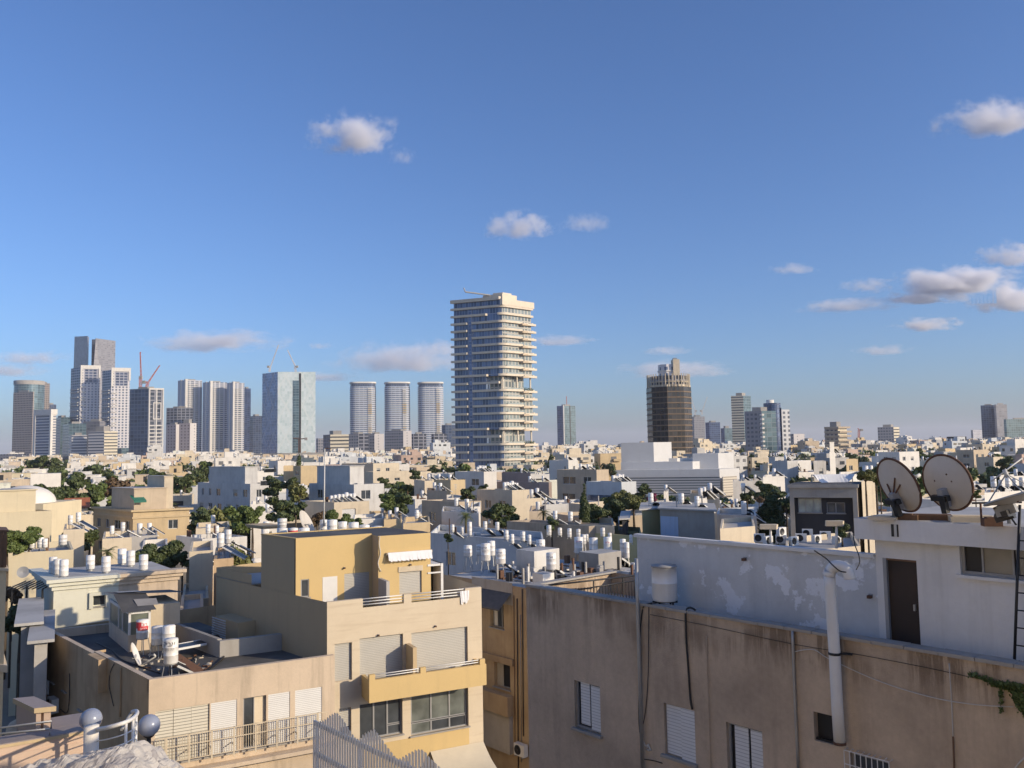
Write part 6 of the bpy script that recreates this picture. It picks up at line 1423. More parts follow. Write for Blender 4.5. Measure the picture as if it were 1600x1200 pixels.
b = rf.mb(); b.box(ra_, rb_, -.015, .015, zr1 - .03, zr1, 'cream'); b.box(ra_, rb_, -.012, .012, zr1 - .40, zr1 - .37, 'cream'); b.box(ra_, rb_, -.012, .012, zr0, zr0 + .03, 'cream')
n = 74
for k in range(n): a = ra_ + (rb_ - ra_) * k / (n - 1); b.box(a - .008, a + .008, -.008, .008, zr0, zr1 - .03, 'cream')
for k in range(8): a = ra_ + (rb_ - ra_) * (k + .5) / 8; b.box(a - .02, a + .02, -.45, .0, zr0 + .2, zr0 + .24, 'gframe'); b.box(a - .03, a + .03, -.02, .02, zr0 - .16, zr1, 'cream')
part(b, 'balcony_railing', PB)
b = PF.mb(); b.box(ra_ - .2, WP, 0.0, .5, pz0 - .45, pz0 - .3, 'peach'); part(b, 'balcony_slab', PB)
# air conditioners, cables and pipes on the side wall
for x, y, lb in ((76, 1072, 'upper air conditioner on the peach building side wall'), (91, 1100, 'lower air conditioner with wires on the peach building side wall')):
    s_, z_ = PL_.h(x, y); make_ac(PL_.pt(s_, .25, z_ - .35), lb, 'air conditioners on the peach side wall', math.atan2(-PL_.u.y, -PL_.u.x))
for pts, r, mat, lb in (([(180, 1037), (174, 1050), (172, 1070), (176, 1090), (179, 1103)], .018, 'black', 'black cable loop on the stepped side wall'), ([(190, 1042), (190, 1070), (189, 1120)], .03, 'plasterold', 'thin drain pipe near the corner of the peach building'), ([(110, 1052), (110, 1085), (108, 1108), (104, 1114), (96, 1108)], .02, 'black', 'black cable hanging to the lower air conditioner')):
    pp = tubepath(PL_, pts, .04); solo(MB().tube(smooth(pp, 3), r, mat, 6), 'wall_cable', lb, 'cable', pp[0])
# shed on the roof
SCn = PZ(200, 1019, RZ); sl = PZ(169, 993, RZ); ztS = P(200, 957, SCn.y).z; SFp = Pl(SCn, uu2); SLp = Pl(SCn, sl - SCn, True)
if SLp.n.x > 0: SLp.n = -SLp.n
ws = SFp.S(235, 1000); ds = SLp.S(170, 985); hS = ztS - RZ
SH = thing('roof_shed', 'glazed pale shed with a broken dark sheet roof on the dark roof', 'shed', SCn)
b = MB().fr(V((SCn.x, SCn.y, 0)), uu2, SLp.u); z0 = RZ; zsl = z0 + hS * .42
b.box(0, ws, 0, ds, z0, zsl, 'peach'); b.box(ws, ws + 1.7, ds * .35, ds * 1.0, z0, z0 + hS, 'cream'); part(b, 'base_wall', SH)
b = MB().fr(V((SCn.x, SCn.y, 0)), uu2, SLp.u)
for x, y in ((0, 0), (ws - .1, 0), (0, ds * .5), (0, ds - .1), (ws - .1, ds - .1), (0, ds * .3)): b.box(x, x + .1, y, y + .1, zsl, z0 + hS, 'wframe')
b.box(0, ws, 0, .1, z0 + hS - .1, z0 + hS + .02, 'wframe'); b.box(0, .1, .1, ds, z0 + hS - .1, z0 + hS + .05, 'wframe'); part(b, 'corner_posts', SH)
b = MB().fr(V((SCn.x, SCn.y, 0)), uu2, SLp.u); M['shedglass'] = glassmat('dusty_shed_glass', (.09, .10, .075), .3); b.box(.1, ws - .1, .04, .06, zsl, z0 + hS - .1, 'shedglass'); b.box(.04, .06, .1, ds - .1, zsl, z0 + hS - .1, 'shedglass'); part(b, 'glazing', SH)
b = MB().fr(V((SCn.x, SCn.y, 0)), uu2, SLp.u)
b.face(((-.3, -.15, z0 + hS + .03), (ws + .2, -.2, z0 + hS + .05), (ws + .3, ds * .55, z0 + hS + .5), (-.2, ds * .55, z0 + hS + .55)), 'rooftar'); b.face(((-.2, ds * .55, z0 + hS + .55), (ws + 2.0, ds * .4, z0 + hS + .45), (ws + 2.0, ds + .3, z0 + hS + .2), (-.25, ds + .3, z0 + hS + .35)), 'rooftar')
b.face(((.1, ds * .62, z0 + hS + .56), (1.1, ds * .58, z0 + hS + .56), (1.2, ds * .85, z0 + hS + .44), (.15, ds * .9, z0 + hS + .44)), 'roofpale'); b.face(((.5, ds * .12, z0 + hS + .17), (1.4, ds * .1, z0 + hS + .17), (1.5, ds * .3, z0 + hS + .35), (.5, ds * .33, z0 + hS + .37)), 'concrete'); part(b, 'sheet_roof', SH)
gP = 'water heaters on the dark peach roof'
def zbase(x, y, Y): return y + (P(x, y, Y).z - RZ) * FPX / Y
for x, yt, yb, w, ybase, lb, mk, pn in (
    (222.5, 970, 998, 18.5, 1021, 'white tank with red printed band before the shed', [('band', .58, .92, -170, -78, 'redmark'), ('band', .47, .70, -120, -15, 'redmark'), ('text', 'רבח', .72, .20, -62, 'redmark'), ('text', 'םירט', .52, .14, -62, 'whitemark')], None),
    (246, 980, 1007, 18.5, 1026, 'plain white tank between the red printed tank and the front pair', None, None),
    (263.5, 979, 1012, 18.5, 1030, 'white tank half hidden behind the tank with black lettering', None, (322, 1003, .9)),
    (266.5, 1000, 1037, 21, 1060, 'nearest white tank with black lettering on tall legs', [('text', 'קיבא', .74, .27, -88, 'blackmark'), ('text', '03 5 77', .56, .14, -88, 'gframe')], (309, 1052, .8))):
    bp_ = PZ(x, ybase, RZ); tank_at(x, yt, yb, w, ybase, bp_.y, lb, gP, mk, panel=pn)
# small dish edge-on with its arm
c = PZ(212, 1040, RZ); e1 = P(206, 1004, c.y); e2 = P(220, 1041, c.y)
D2 = thing('satellite_dish', 'small white dish seen edge-on before the shed', 'satellite dish', c); mid = (e1 + e2) / 2; f = V((.85, .25, .35)).normalized(); a_ = f.cross(V((0, 0, 1))).normalized(); e_ = (e1 - e2).normalized(); Rr = (e1 - e2).length / 2; a_ = e_.cross(f).normalized()
b = MB()
for i in range(24):
    t0, t1 = 2 * math.pi * i / 24, 2 * math.pi * (i + 1) / 24
    for q0, z0_, q1, z1_ in ((.02, -.12, .6, -.06), (.6, -.06, 1, 0)):
        pt_ = lambda t, q, z: mid + (a_ * math.cos(t) + e_ * math.sin(t)) * q * Rr + f * z
        b.face((pt_(t0, q0, z0_), pt_(t0, q1, z1_), pt_(t1, q1, z1_), pt_(t1, q0, z0_)), 'tank', None, True, True)
part(b, 'reflector', D2); b = MB(); b.tube([e2, P(243, 1026, c.y - .2)], .03, 'cable', 6); b.tube([P(243, 1026, c.y - .2), P(240, 1022, c.y - .2)], .05, 'cable', 6); part(b, 'feed_arm', D2); b = MB(); b.tube([c, V((c.x, c.y, mid.z))], .03, 'steel', 6); part(b, 'pole', D2)
# rusty panel, cables and clutter on the dark roof
p = PZ(285, 1048, RZ); b = MB().fr(p, V((.85, -.3, -.40)).normalized(), V((.3, .95, 0)).normalized(), V((.35, -.1, .9)).normalized()); b.box(-.6, .9, -.3, .3, .35, .39, 'rust'); b.tube([p, p + V((0, 0, .5))], .02, 'rust', 5); solo(b, 'rusty_panel', 'rusty orange tilted sheet beside the tank with black lettering', 'panel', p)
cable('roof_hose', 'thick black hose arching over the dark roof right of the tanks', [PZ(300, 1035, RZ + .05), P(315, 1012, 41), P(325, 998, 42), P(338, 993, 42.5), P(348, 1000, 42), P(352, 1015, 40), PZ(347, 1030, RZ + .05), PZ(320, 1050, RZ + .05)], .04, 'black')
cable('roof_hose', 'dark hose snaking across the dark roof left of the shed', [PZ(150, 1004, RZ + .03), PZ(175, 1016, RZ + .03), PZ(190, 1030, RZ + .03), PZ(215, 1040, RZ + .03), PZ(250, 1052, RZ + .03)], .03, 'black')
b = MB(); rr_ = random.Random(12)
for i in range(60):
    q = PZ(rr_.uniform(205, 330), rr_.uniform(1025, 1052), RZ); b.fr(q, uvec(rr_.uniform(0, 90)), uvec(rr_.uniform(90, 180))); s = rr_.uniform(.04, .22); b.box(0, s, 0, s * rr_.uniform(.3, 1), 0, rr_.uniform(.02, .1), rr_.choice(('cream', 'wood', 'concrete', 'rust')))
solo(b, 'roof_rubble', 'scattered broken tiles and wood scraps on the dark roof', 'rubble', PZ(265, 1045, RZ), kind='stuff')

# ======== BT: two-tone house with the deep cornice and eight tanks
BC = P(84, 916, 50.0); ub, vb = PF.u, None
bt1 = PZ(278, 899, BC.z); bt0 = PZ(57, 898, BC.z); BFp = Pl(BC, bt1 - BC); BLp = Pl(BC, bt0 - BC, True)
if BLp.n.x > 0: BLp.n = -BLp.n
WB = BFp.S(278, 900); sp_ = BFp.S(185, 930); DB = max(6.0, BLp.S(57, 900))
BB = thing('cornice_house', 'two-tone mint and peach house with a deep cornice and eight tanks', 'house', V((BC.x, BC.y, 0)))
nw = BFp.rect(145, 930, 165, 947); nz = BFp.rect(205, 927, 214, 936)
b = BFp.mb(); wall(b, sp_, 0, BC.z, [nw], 'mint', .3); part(b, 'mint_wall', BB); b = BFp.mb(); wall(b, WB, 0, BC.z, [nz], 'peach', .2, s0=sp_); part(b, 'peach_wall', BB)
b = BLp.mb(); wall(b, DB, 0, BC.z, [], 'mint'); b.fr(BFp.o, BFp.u, BLp.u); b.face(((WB, 0, 0), (WB, DB, 0), (WB, DB, BC.z), (WB, 0, BC.z)), 'peach'); part(b, 'side_wall', BB)
for s0_, s1_, mat in ((-.45, sp_, 'mint'), (sp_, WB + .4, 'peach')):
    b = MB().fr(BFp.o, BFp.u, BLp.u); o3 = ((.12, -.25, .0), (.28, .0, .22), (.45, .22, .42))
    for o_, za, zc_ in o3: b.box(s0_ if s0_ > 0 else -o_, s1_ if s1_ < WB else WB + o_ - .05, -o_, .4, BC.z + za, BC.z + zc_, mat)
    if s0_ < 0:
        for o_, za, zc_ in o3: b.box(-o_, .3, .4, DB, BC.z + za, BC.z + zc_, mat)
    part(b, 'cornice', BB)
b = MB().fr(BFp.o, BFp.u, BLp.u); b.box(.2, WB, .3, DB, BC.z + .2, BC.z + .28, 'roofpale'); part(b, 'roof', BB)
framed_window(BB, BFp, nw, [(0, 1, 0, 1, 'glass', 'pane', 0)], depth=.25, fr='mint'); k = BFp.mb(); k.box(nw[0] - .2, nw[0], 0, .15, nw[2] - .1, nw[3] + .2, 'mint'); k.box(nw[1], nw[1] + .2, 0, .15, nw[2] - .1, nw[3] + .2, 'mint'); k.box(nw[0], nw[1], 0, .15, nw[3], nw[3] + .2, 'mint'); part(k, 'window_surround', BB)
framed_window(BB, BFp, nz, [(0, 1, 0, 1, 'glass', 'pane', 0)], depth=.15, fr='peach')
for x, yt, yb, w, lb in ((82.5, 871, 895, 11.5, 'back tank of the left trio'), (89.5, 874, 897, 12, 'middle tank of the left trio'), (99.5, 875, 900, 13, 'front tank of the left trio'), (141, 868, 889, 12.5, 'lone tank right of the trio'), (165.5, 870, 893, 13, 'tank fifth from the left'), (190.5, 858, 880, 12.5, 'taller back tank of the right pair'), (204, 861, 883, 12.5, 'second tank of the right pair'), (224, 867, 890, 13, 'rightmost tank')):
    zz = BC.z + .28; Y = 52.5 + (895 - yb) * .3; tank_at(x, yt, yb, w, yb + max(2, (P(x, yb, Y).z - zz) * FPX / Y), Y, f'{lb} on the two-tone cornice house', 'tanks on the two-tone cornice house')

# ======== left edge and more mid things through the generic builder
MID2 = [
 ('yellow cream house with a grey dish and a row of tanks at the far left', 20, 864, 8, 115, 66, 'creamy', 945, dict(fwin=None, lwin=None, tanks=0, rb=22)),
 ('narrow shaded blue grey block with a cornice at the far left', 33, 977, 10, 58, 43, 'grey', 1070, dict(fwin=None, lwin=None, tanks=0, over=1)),
 ('small shaded blue grey block behind the peach side wall', 54, 1004, 46, 74, 40, 'grey', 1060, dict(fwin=None, lwin=None, tanks=0, over=1)),
 ('bright blue walled house behind the ochre building', 344, 905, 317, 352, 54, 'blue', 985, dict(fwin=None, lwin=(3, .5), tanks=0, kinds='g')),
 ('low cream terrace house right of the two-tone cornice house', 284, 938, 276, 326, 60, 'cream', 990, dict(fwin=(4, .3), tanks=0)),
 ('pinkish low house with white units behind the cornice house', 291, 887, 284, 342, 70, 'peach', 935, dict(fwin=(3, .6), tanks=1)),
 ('curved cream terrace house below the blue walled house', 280, 962, 276, 318, 52, 'cream', 1000, dict(fwin=None, tanks=0)),
 ('long pale blue grey house with shuttered windows behind the tank legs', 850, 847, 672, 862, 66, 'bluewhite', 905, dict(lwin=(2.9, .9), fwin=None, tanks=0, kinds='gs')),
 ('olive yellow walled building behind the railing roof', 1003, 838, 838, 1012, 71, 'olive', 890, dict(lwin=None, fwin=None, tanks=0)),
 ('cream low building with sunlit parapets carrying the cooling units', 1226, 864, 1150, 1345, 45, 'cream', 880, dict(fwin=None, lwin=None, tanks=0, la=30)),
 ('small white shed with a dark blue roof right of the dark backed tanks', 960, 822, 905, 976, 73, 'cream', 838, dict(fwin=None, lwin=None, tanks=0)),
 ('dark open garage under a white sheet beside the olive box house', 972, 812, 935, 980, 74, 'darkgrey', 838, dict(fwin=None, lwin=None, tanks=0, over=1)),
]
for e in MID2: do_mid(e)
gA = 'tanks on the roofs between the ochre and brown buildings'
for i, (x, yt, yb, w, yb2, Y, lb, pn) in enumerate((
    (731.5, 853, 869, 13, 881, 41, 'short white tank on thin dark legs nearest the terrace porch', None), (750, 852, 867, 11, 876, 44, 'white tank with black print peeping from behind two others', None), (759.5, 850, 876, 14.5, 892, 40, 'tall white tank standing before two others at the left', None),
    (768, 846, 868, 12, 884, 43.5, 'white tank behind the tall front tank', None), (783, 859, 881, 15, 908, 38.5, 'white tank with printed label on long splayed legs', (818, 900, .9)), (845.5, 844, 869, 13.5, 888, 43, 'white printed tank left of the standing thin pipe', None),
    (862, 865, 890, 15.5, 913, 37.5, 'white tank with a pale panel sloping to the railing', (906, 914, 1.0)), (905, 840, 864, 13.5, 866, 44, 'first tall tank on the row of big dark collectors', (950, 888, 2.4)), (912, 836, 850, 9, 862, 47, 'tank hidden behind the first tall tank of the collector row', None),
    (928, 841, 867, 13.5, 869, 43.2, 'second tall tank on the row of big dark collectors', (976, 893, 2.4)), (950.5, 840, 869, 13, 871, 42.8, 'third tank with red print on the collector row', (996, 897, 2.4)), (974, 843, 872, 9, 874, 42.4, 'fourth tank with black print on the collector row', None), (980, 848, 872, 8, 874, 42.0, 'last tank of the collector row touching the white wall', None))):
    mk = [('text', 'חכרומ', .72, .17, -110, 'blackmark'), ('text', '77 03', .5, .12, -110, 'gframe')] if i in (1, 2, 4, 5, 6, 11) else ([('text', 'םולא', .70, .17, -100, 'redmark')] if i in (7, 10) else None)
    Y += 14; tank_at(x, yt, yb, w, max(yb2, yb + (P(x, yb, Y).z - ZM) * FPX / Y), Y, lb, gA, mk, panel=pn)
for i, (x, yt, yb, w, Y, pn) in enumerate(((707, 820, 831, 6, 62, 1), (722, 824, 833, 5, 62, 0), (734, 816, 836, 7, 60, 0), (758, 815, 827, 6.5, 66, 1), (777, 816, 828, 6.5, 66, 1), (765, 812, 818, 4, 75, 0), (791, 829, 843, 7.5, 58, 0), (800, 835, 849, 7, 56, 1), (817, 831, 845, 7.5, 58, 1), (827, 836, 850, 6.5, 56, 1), (858, 821, 836, 7.5, 64, 0), (875, 825, 836, 6.5, 64, 0), (890, 826, 839, 6.5, 64, 0), (904, 827, 839, 6.5, 64, 0), (942, 825, 838, 7, 64, 0), (917, 835, 843, 5, 63, 0), (953, 833, 842, 6, 63, 0), (986, 836, 848, 5, 60, 0))):
    Y += 9; tank_at(x, yt, yb, w, yb + 3, Y, ['%s small white tank of the far row left of the steel standpipe' % o_ for o_ in ('first', 'second', 'third', 'fourth', 'fifth', 'sixth', 'seventh', 'eighth', 'ninth', 'tenth', 'eleventh', 'twelfth', 'thirteenth', 'fourteenth', 'fifteenth', 'sixteenth', 'seventeenth', 'last')][i], 'far row of small tanks', None, panel=(x + 14, yb + 9, 1.2) if pn else None)
for i, (x, yt, yb, w) in enumerate(((15, 845, 860, 8), (24, 846, 860, 9), (50, 841, 856, 9.5), (63, 840, 855, 9), (70, 842, 855, 8), (98, 836, 851, 12))):
    tank_at(x, yt, yb, w, yb + 4, 67, ('leftmost tank', 'second tank from the left', 'third tank from the left', 'fourth tank from the left', 'fifth tank from the left', 'widest and rightmost tank')[i] + ' on the yellow cream house', 'tanks on the yellow cream house')
# grey dish on the yellow cream wall
c = P(36, 894, 63); D3 = thing('satellite_dish', 'round grey dish on the yellow cream wall at the far left', 'satellite dish', c); f = V((.35, -.9, .2)).normalized(); a_ = f.cross(V((0, 0, 1))).normalized(); e_ = a_.cross(f); b = MB()
for i in range(24):
    t0, t1 = 2 * math.pi * i / 24, 2 * math.pi * (i + 1) / 24; pt_ = lambda t, q, z: c + (a_ * math.cos(t) + e_ * math.sin(t)) * q * .42 + f * z
    b.face((pt_(t0, .02, -.1), pt_(t0, 1, 0), pt_(t1, 1, 0), pt_(t1, .02, -.1)), 'gframe', None, True, True)
part(b, 'reflector', D3); b = MB(); b.tube([c - f * .1, c - f * .1 + V((.1, .9, -.2))], .03, 'steel', 5); part(b, 'wall_bracket', D3)
# cream wall and timber box cut by the left edge
q = P(10, 892, 24); root = thing('apartment_building', 'cream building sliver with a brown timber box at the left edge', 'apartment building', V((q.x, q.y, 0)))
b = MB().fr(V((q.x, q.y, 0)), uvec(158), uvec(124)); b.box(0, 5, 0, 6, 0, q.z, 'creamy'); b.box(-.08, 5, -.1, 6, q.z, q.z + .08, 'cream'); b.box(-.14, 5, -.1, 2, q.z - 2.8, q.z - 2.6, 'cream'); part(b, 'wall', root)
b = MB().fr(V((q.x, q.y, 0)), uvec(158), uvec(124))
for k in range(7): b.box(.02 + k * .16, .02 + k * .16 + .14, -.02, .02, q.z + .1, q.z + 1.1, 'wood')
b.box(-.0, 1.2, .02, 1.2, q.z + .1, q.z + 1.0, 'wood'); b.box(-.05, 1.3, -.05, 1.3, q.z + 1.1, q.z + 1.15, 'wood'); part(b, 'timber_box', root)
# cooling units on the low building
for i, (x, y) in enumerate(((1187, 846), (1221, 838), (1221, 848), (1240, 851), (1262, 838), (1276, 848), (1290, 842), (1308, 850), (1252, 846), (1200, 850))):
    p = P(x, y, 50 + (850 - y) * .25); p.z = 13.65 + (.62 if i == 1 else 0) + (.0); p = P(x, y, 50 + (850 - y) * .2) if i == 1 else PZ(x, y + 2, 13.75)
    make_ac(p, ('leftmost cooling unit behind the peeling wall', 'upper unit of the stacked pair of cooling units', 'lower unit of the stacked pair of cooling units', 'unit right of the stacked pair', 'unit near the middle of the cooling cluster', 'wide unit right of the cluster middle', 'unit before the grey roof tank', 'rightmost cooling unit beside the floodlight', 'low unit tucked among the cooling cluster', 'small unit between the floodlight and the stacked pair')[i], 'cooling units behind the peeling wall', rad(35 if i % 2 else -20), .8)
# dark modern house
C, u, v, W, D = footprint(1339, 762, 1233, 1349, 62, 62, 20); RECT.append((1230, 755, 1345, 850, 62)); FOOT.append((C.x - 3, C.y + 3, 5, 5, 5)); DF = Pl(C, v, True)
if DF.n.y > 0: DF.n = -DF.n
root = thing('modern_house', 'dark modern house with a pale frame and two wide windows', 'house', V((C.x, C.y, 0))); b = DF.mb(); fr_ = .32; L_ = D
wn1 = DF.rect(1284, 779, 1247, 802); wn2 = DF.rect(1321, 786, 1292, 803); inner = (fr_, L_ - fr_, 2, C.z - .75)
wall(b, L_, 0, C.z, [inner], 'concrete', .6, rev='concrete'); b.fr(V((C.x, C.y, 0)), u, v); b.box(0, W, 0, D, 0, C.z, 'cream', top='rooftar', skip='ld'); b.box(-.2, W, -.1, D + .1, C.z, C.z + .25, 'concrete', top='rooftar'); part(b, 'frame_wall', root)
d2 = DF.off(-.58); b = d2.mb(); w1_ = (wn1[0], wn1[1], wn1[2], wn1[3]); w2_ = (wn2[0], wn2[1], wn2[2], wn2[3])
w1_ = (min(w1_[:2]), max(w1_[:2]), *w1_[2:]); w2_ = (min(w2_[:2]), max(w2_[:2]), *w2_[2:])
wall(b, L_ - fr_, 0, C.z - .7, [w1_, w2_], 'darkgrey', .15, s0=fr_); part(b, 'dark_cladding', root)
M['bright_glass'] = glassmat('reflecting_glass', (.25, .28, .26), .1)
framed_window(root, d2, w1_, [(0, .34, 0, 1, 'bright_glass', 'pane', 0), (.34, .68, 0, 1, 'bright_glass', 'pane', 0), (.68, 1, 0, 1, 'bright_glass', 'pane', 0)], depth=.12)
framed_window(root, d2, w2_, [(0, .5, 0, 1, 'glass', 'pane', 0), (.5, 1, 0, 1, 'glass', 'pane', 0)], depth=.12)
p = PZ(1298, 752, C.z + .25); b = MB(); n = 12
for i in range(n):
    f0, f1 = i / n, (i + 1) / n; x0, x1 = -1.6 + 3.2 * f0, -1.6 + 3.2 * f1; s0_, s1_ = .9 * math.sin(math.pi * f0) ** .6, .9 * math.sin(math.pi * f1) ** .6
    c = P(1300, 741, 66); b.face((c + V((x0, 0, 0)), c + V((x1, 0, 0)), c + V((x1, -.5, -s1_)), c + V((x0, -.5, -s0_))), 'wfabric', None, False, True)
for dx in (-1.6, 1.6): b.tube([c + V((dx, 0, 0)), V((c.x + dx, c.y, C.z + .2))], .04, 'steel', 5)
solo(b, 'shade_sail', 'white shade sail above the dark modern house', 'shade sail', c)

# ======== own terrace corner, lower left
ZT = 14.5; t0 = PZ(0, 1163, ZT); t1 = PZ(138, 1140, ZT); TF = Pl(t1, t0 - t1, True)
if TF.n.y > 0: TF.n = -TF.n
M['peachp'] = stucco('smooth_peach_render', (.60, .45, .34), dirt=(.5, .3, .2), amt=.15, streak=.1, bump=.15, bscale=30)
M['capstone'] = stucco('mauve_cap', (.34, .29, .27), dirt=(.2, .16, .14), amt=.3, streak=0, bump=.4, bscale=40)
LT = TF.S(-40, 1170) ; T_ = thing('terrace_parapet', 'peach terrace parapet with a mauve cap at the lower left corner', 'parapet', V((t1.x, t1.y, 12)))
b = TF.mb(); b.box(0.02, LT, -.5, -.03, 11, ZT - .07, 'peachp'); b.box(.1, LT, -.03, -.01, 11, ZT - .22, 'peachp'); part(b, 'parapet_wall', T_)
b = TF.mb(); b.box(-.02, LT, -.52, 0, ZT - .07, ZT, 'capstone'); b.box(-.02, LT * .42, -1.3, -.52, ZT - .35, ZT + .002, 'capstone'); b.box(-.03, LT, -.012, .006, ZT - .075, ZT - .02, 'sand'); part(b, 'cap', T_)
C, u, v, W, D = footprint(55, 1106, 23, 84, 17.2, 18, 40); root = thing('vent_shaft', 'small peach slab topped vent shaft behind the terrace parapet', 'vent shaft', V((C.x, C.y, 12)))
b = MB().fr(V((C.x, C.y, 0)), u, v); zc_ = C.z; b.box(.03, .12, .03, D, 12, zc_ - .1, 'peachp'); b.box(.17, W - .04, .03, D, 12, zc_ - .1, 'peachp'); b.box(.12, .17, .2, D, 12, zc_ - .1, 'dark'); part(b, 'shaft_wall', root)
b = MB().fr(V((C.x, C.y, 0)), u, v); b.box(-.03, W + .03, -.04, D + .03, zc_ - .1, zc_, 'sand', top='capstone'); part(b, 'slab', root)
c = P(25, 1142, 18); b = MB().fr(c, V((1, 0, 0)), V((0, 1, 0))); b.lathe((0, 0, -.6), [(.2, 0), (.2, .55), (.18, .68), (.12, .78), (.01, .84)], 'cream', 20); b.lathe((0, 0, -.2), [(.205, 0), (.205, .03)], 'gframe', 20); solo(b, 'storage_drum', 'rounded cream drum behind the terrace rails', 'drum', c - V((0, 0, .6)))
for i, (a, c) in enumerate((((-4, 1138, 16.3), (80, 1127, 16.9)), ((-4, 1147, 16.3), (78, 1139, 16.9)))):
    pa, pb = P(*a), P(*c); solo(MB().tube([pa, pb, pb + V((0, 0, -.14))], .022, 'steel', 8), 'hand_rail', ('upper', 'lower')[i] + ' grey rail above the terrace parapet', 'rail', pa, 'rails over the terrace parapet')
# column and round railing
p = P(143, 1134, 15.2); colp = thing('terrace_column', 'white round column at the end of the peach parapet', 'column', V((p.x, p.y, 11)))
b = MB().fr(V((p.x, p.y, 0)), V((1, 0, 0)), V((0, 1, 0))); b.lathe((0, 0, 0), [(.125, 11), (.125, p.z), (.01, p.z + .01)], 'white', 24); part(b, 'shaft', colp)
RA = thing('round_railing', 'white curved balcony railing beside the white column', 'railing', P(180, 1180, 15)); arc = [(150, 1140, 15.2), (165, 1137.5, 14.95), (182, 1133, 14.9), (197, 1128, 15.0), (208, 1122, 15.3), (214, 1115, 15.8), (213, 1111, 16.3), (207, 1112, 16.8), (200, 1122, 16.6), (190, 1140, 16.2)]
b = MB().tube(smooth([P(*q) for q in arc[:8]], 4), .036, 'wframe', 12); part(b, 'top_rail', RA)
b = MB().tube(smooth([P(*q) for q in arc[7:]], 3), .03, 'gframe', 8); part(b, 'return_rail', RA)
for dz in (.20, .36, .52, .68):
    b = MB().tube(smooth([P(*q) - V((0, 0, dz)) for q in arc[:8]], 4), .012, 'wframe', 8); part(b, 'mid_rail', RA)
for q in (3, 4, 6):
    t_ = P(*arc[q]); b = MB().tube([t_, V((t_.x, t_.y, t_.z - 1.6))], .026, 'wframe', 10); part(b, 'post', RA)
# globe lamps
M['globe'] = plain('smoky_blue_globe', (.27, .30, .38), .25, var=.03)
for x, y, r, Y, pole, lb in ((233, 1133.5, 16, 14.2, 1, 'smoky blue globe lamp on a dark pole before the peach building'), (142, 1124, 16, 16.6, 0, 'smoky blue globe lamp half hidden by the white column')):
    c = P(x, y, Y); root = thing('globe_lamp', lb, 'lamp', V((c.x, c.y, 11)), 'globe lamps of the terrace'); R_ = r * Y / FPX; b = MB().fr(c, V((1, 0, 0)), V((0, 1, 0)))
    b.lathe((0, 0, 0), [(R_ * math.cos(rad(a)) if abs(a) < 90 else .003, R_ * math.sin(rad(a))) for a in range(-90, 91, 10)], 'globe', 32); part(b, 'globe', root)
    b = MB().fr(c, V((1, 0, 0)), V((0, 1, 0))); b.lathe((0, 0, 0), [(R_ * .32, -R_ * 1.1), (R_ * .5, -R_ * .95), (R_ * .5, -R_ * .85)], 'black', 16); part(b, 'collar', root)
    b = MB().tube([V((c.x, c.y, 11)), V((c.x, c.y, c.z - R_))], .035, 'black', 10); part(b, 'pole', root)
# crumbling white plaster top in the very corner
M['crumble'] = stucco('crumbling_plaster', (.46, .43, .39), dirt=(.16, .14, .13), amt=.6, streak=0, bump=1.0, bscale=10, patches=((.30, .28, .27), 3.2, .58))  # dark patches put shadow into the plaster's colour
from mathutils import noise as mn
b = MB(); Yc = 9.6; nx, ny = 90, 26; gx0, gx1 = 18, 240
def hpt(i, j):
    x = gx0 + (gx1 - gx0) * i / nx; f = (x - 30) / 160 if x < 190 else max(0, 1 - (x - 190) / 45)
    yy = 1205 - 36 * max(0, min(1, f)) ** .9; base = P(x, yy, Yc); d = (j / ny - .35) * 1.5
    p = V((base.x, Yc + d, base.z)); n_ = mn.fractal(V((p.x * 3.2, p.y * 3.2, 0)), .8, 2.2, 6) * .09 + mn.noise(V((p.x * 9, p.y * 9, 3))) * .03
    p.z += n_ - (abs(d) ** 1.5) * .30 - (.02 if d > 0 else 0); return p
G_ = [[hpt(i, j) for j in range(ny + 1)] for i in range(nx + 1)]
for i in range(nx):
    for j in range(ny): b.face((G_[i][j], G_[i + 1][j], G_[i + 1][j + 1], G_[i][j + 1]), 'crumble', None, False, True)
for i in range(nx): p, q = G_[i][0], G_[i + 1][0]; b.face((V((p.x, p.y, 10)), V((q.x, q.y, 10)), q, p), 'crumble', None, False, True); p, q = G_[i][ny], G_[i + 1][ny]; b.face((V((q.x, q.y, 10)), V((p.x, p.y, 10)), p, q), 'crumble', None, False, True)
for i in (0, nx):
    for j in range(ny): p, q = G_[i][j], G_[i][j + 1]; b.face((V((p.x, p.y, 10)), V((q.x, q.y, 10)), q, p), 'crumble', None, False, True)
solo(b, 'crumbling_wall', 'rough crumbling white plaster wall top in the lower left foreground', 'wall', P(130, 1200, 9.6))

# ======== unseen buildings added round the viewpoint: their sunlit walls light the shaded facades
for nm, bx in (('own_building', (-2, 3.5, -7, 2.4, 0, 15)), ('unseen_bounce_wall', (-34, -9.5, -30, 9.0, 0, 27)), ('street_block', (-26, 14, -46, -30, 0, 19)), ('side_block', (-44, -32, 2, 24, 0, 17))):
    b = MB(); b.box(*bx, 'cream', top='roofpale'); x0, x1, y0, y1, z0, z1 = bx; b.box(x0, x1, y0, y0 + .2, z1, z1 + .5, 'cream'); b.box(x1 - .2, x1, y0 + .2, y1, z1, z1 + .5, 'cream') if nm != 'own_building' else None; b.build(nm, None, kind='structure')
# ======== unseen block added right of the view to shade the fence
b = MB(); b.box(6.9, 10.2, 6.8, 9.3, 0, 19.9, 'peach'); b.box(6.8, 10.3, 6.7, 9.4, 19.9, 20.05, 'capstone'); b.build('fence_shade_block', None, kind='structure')
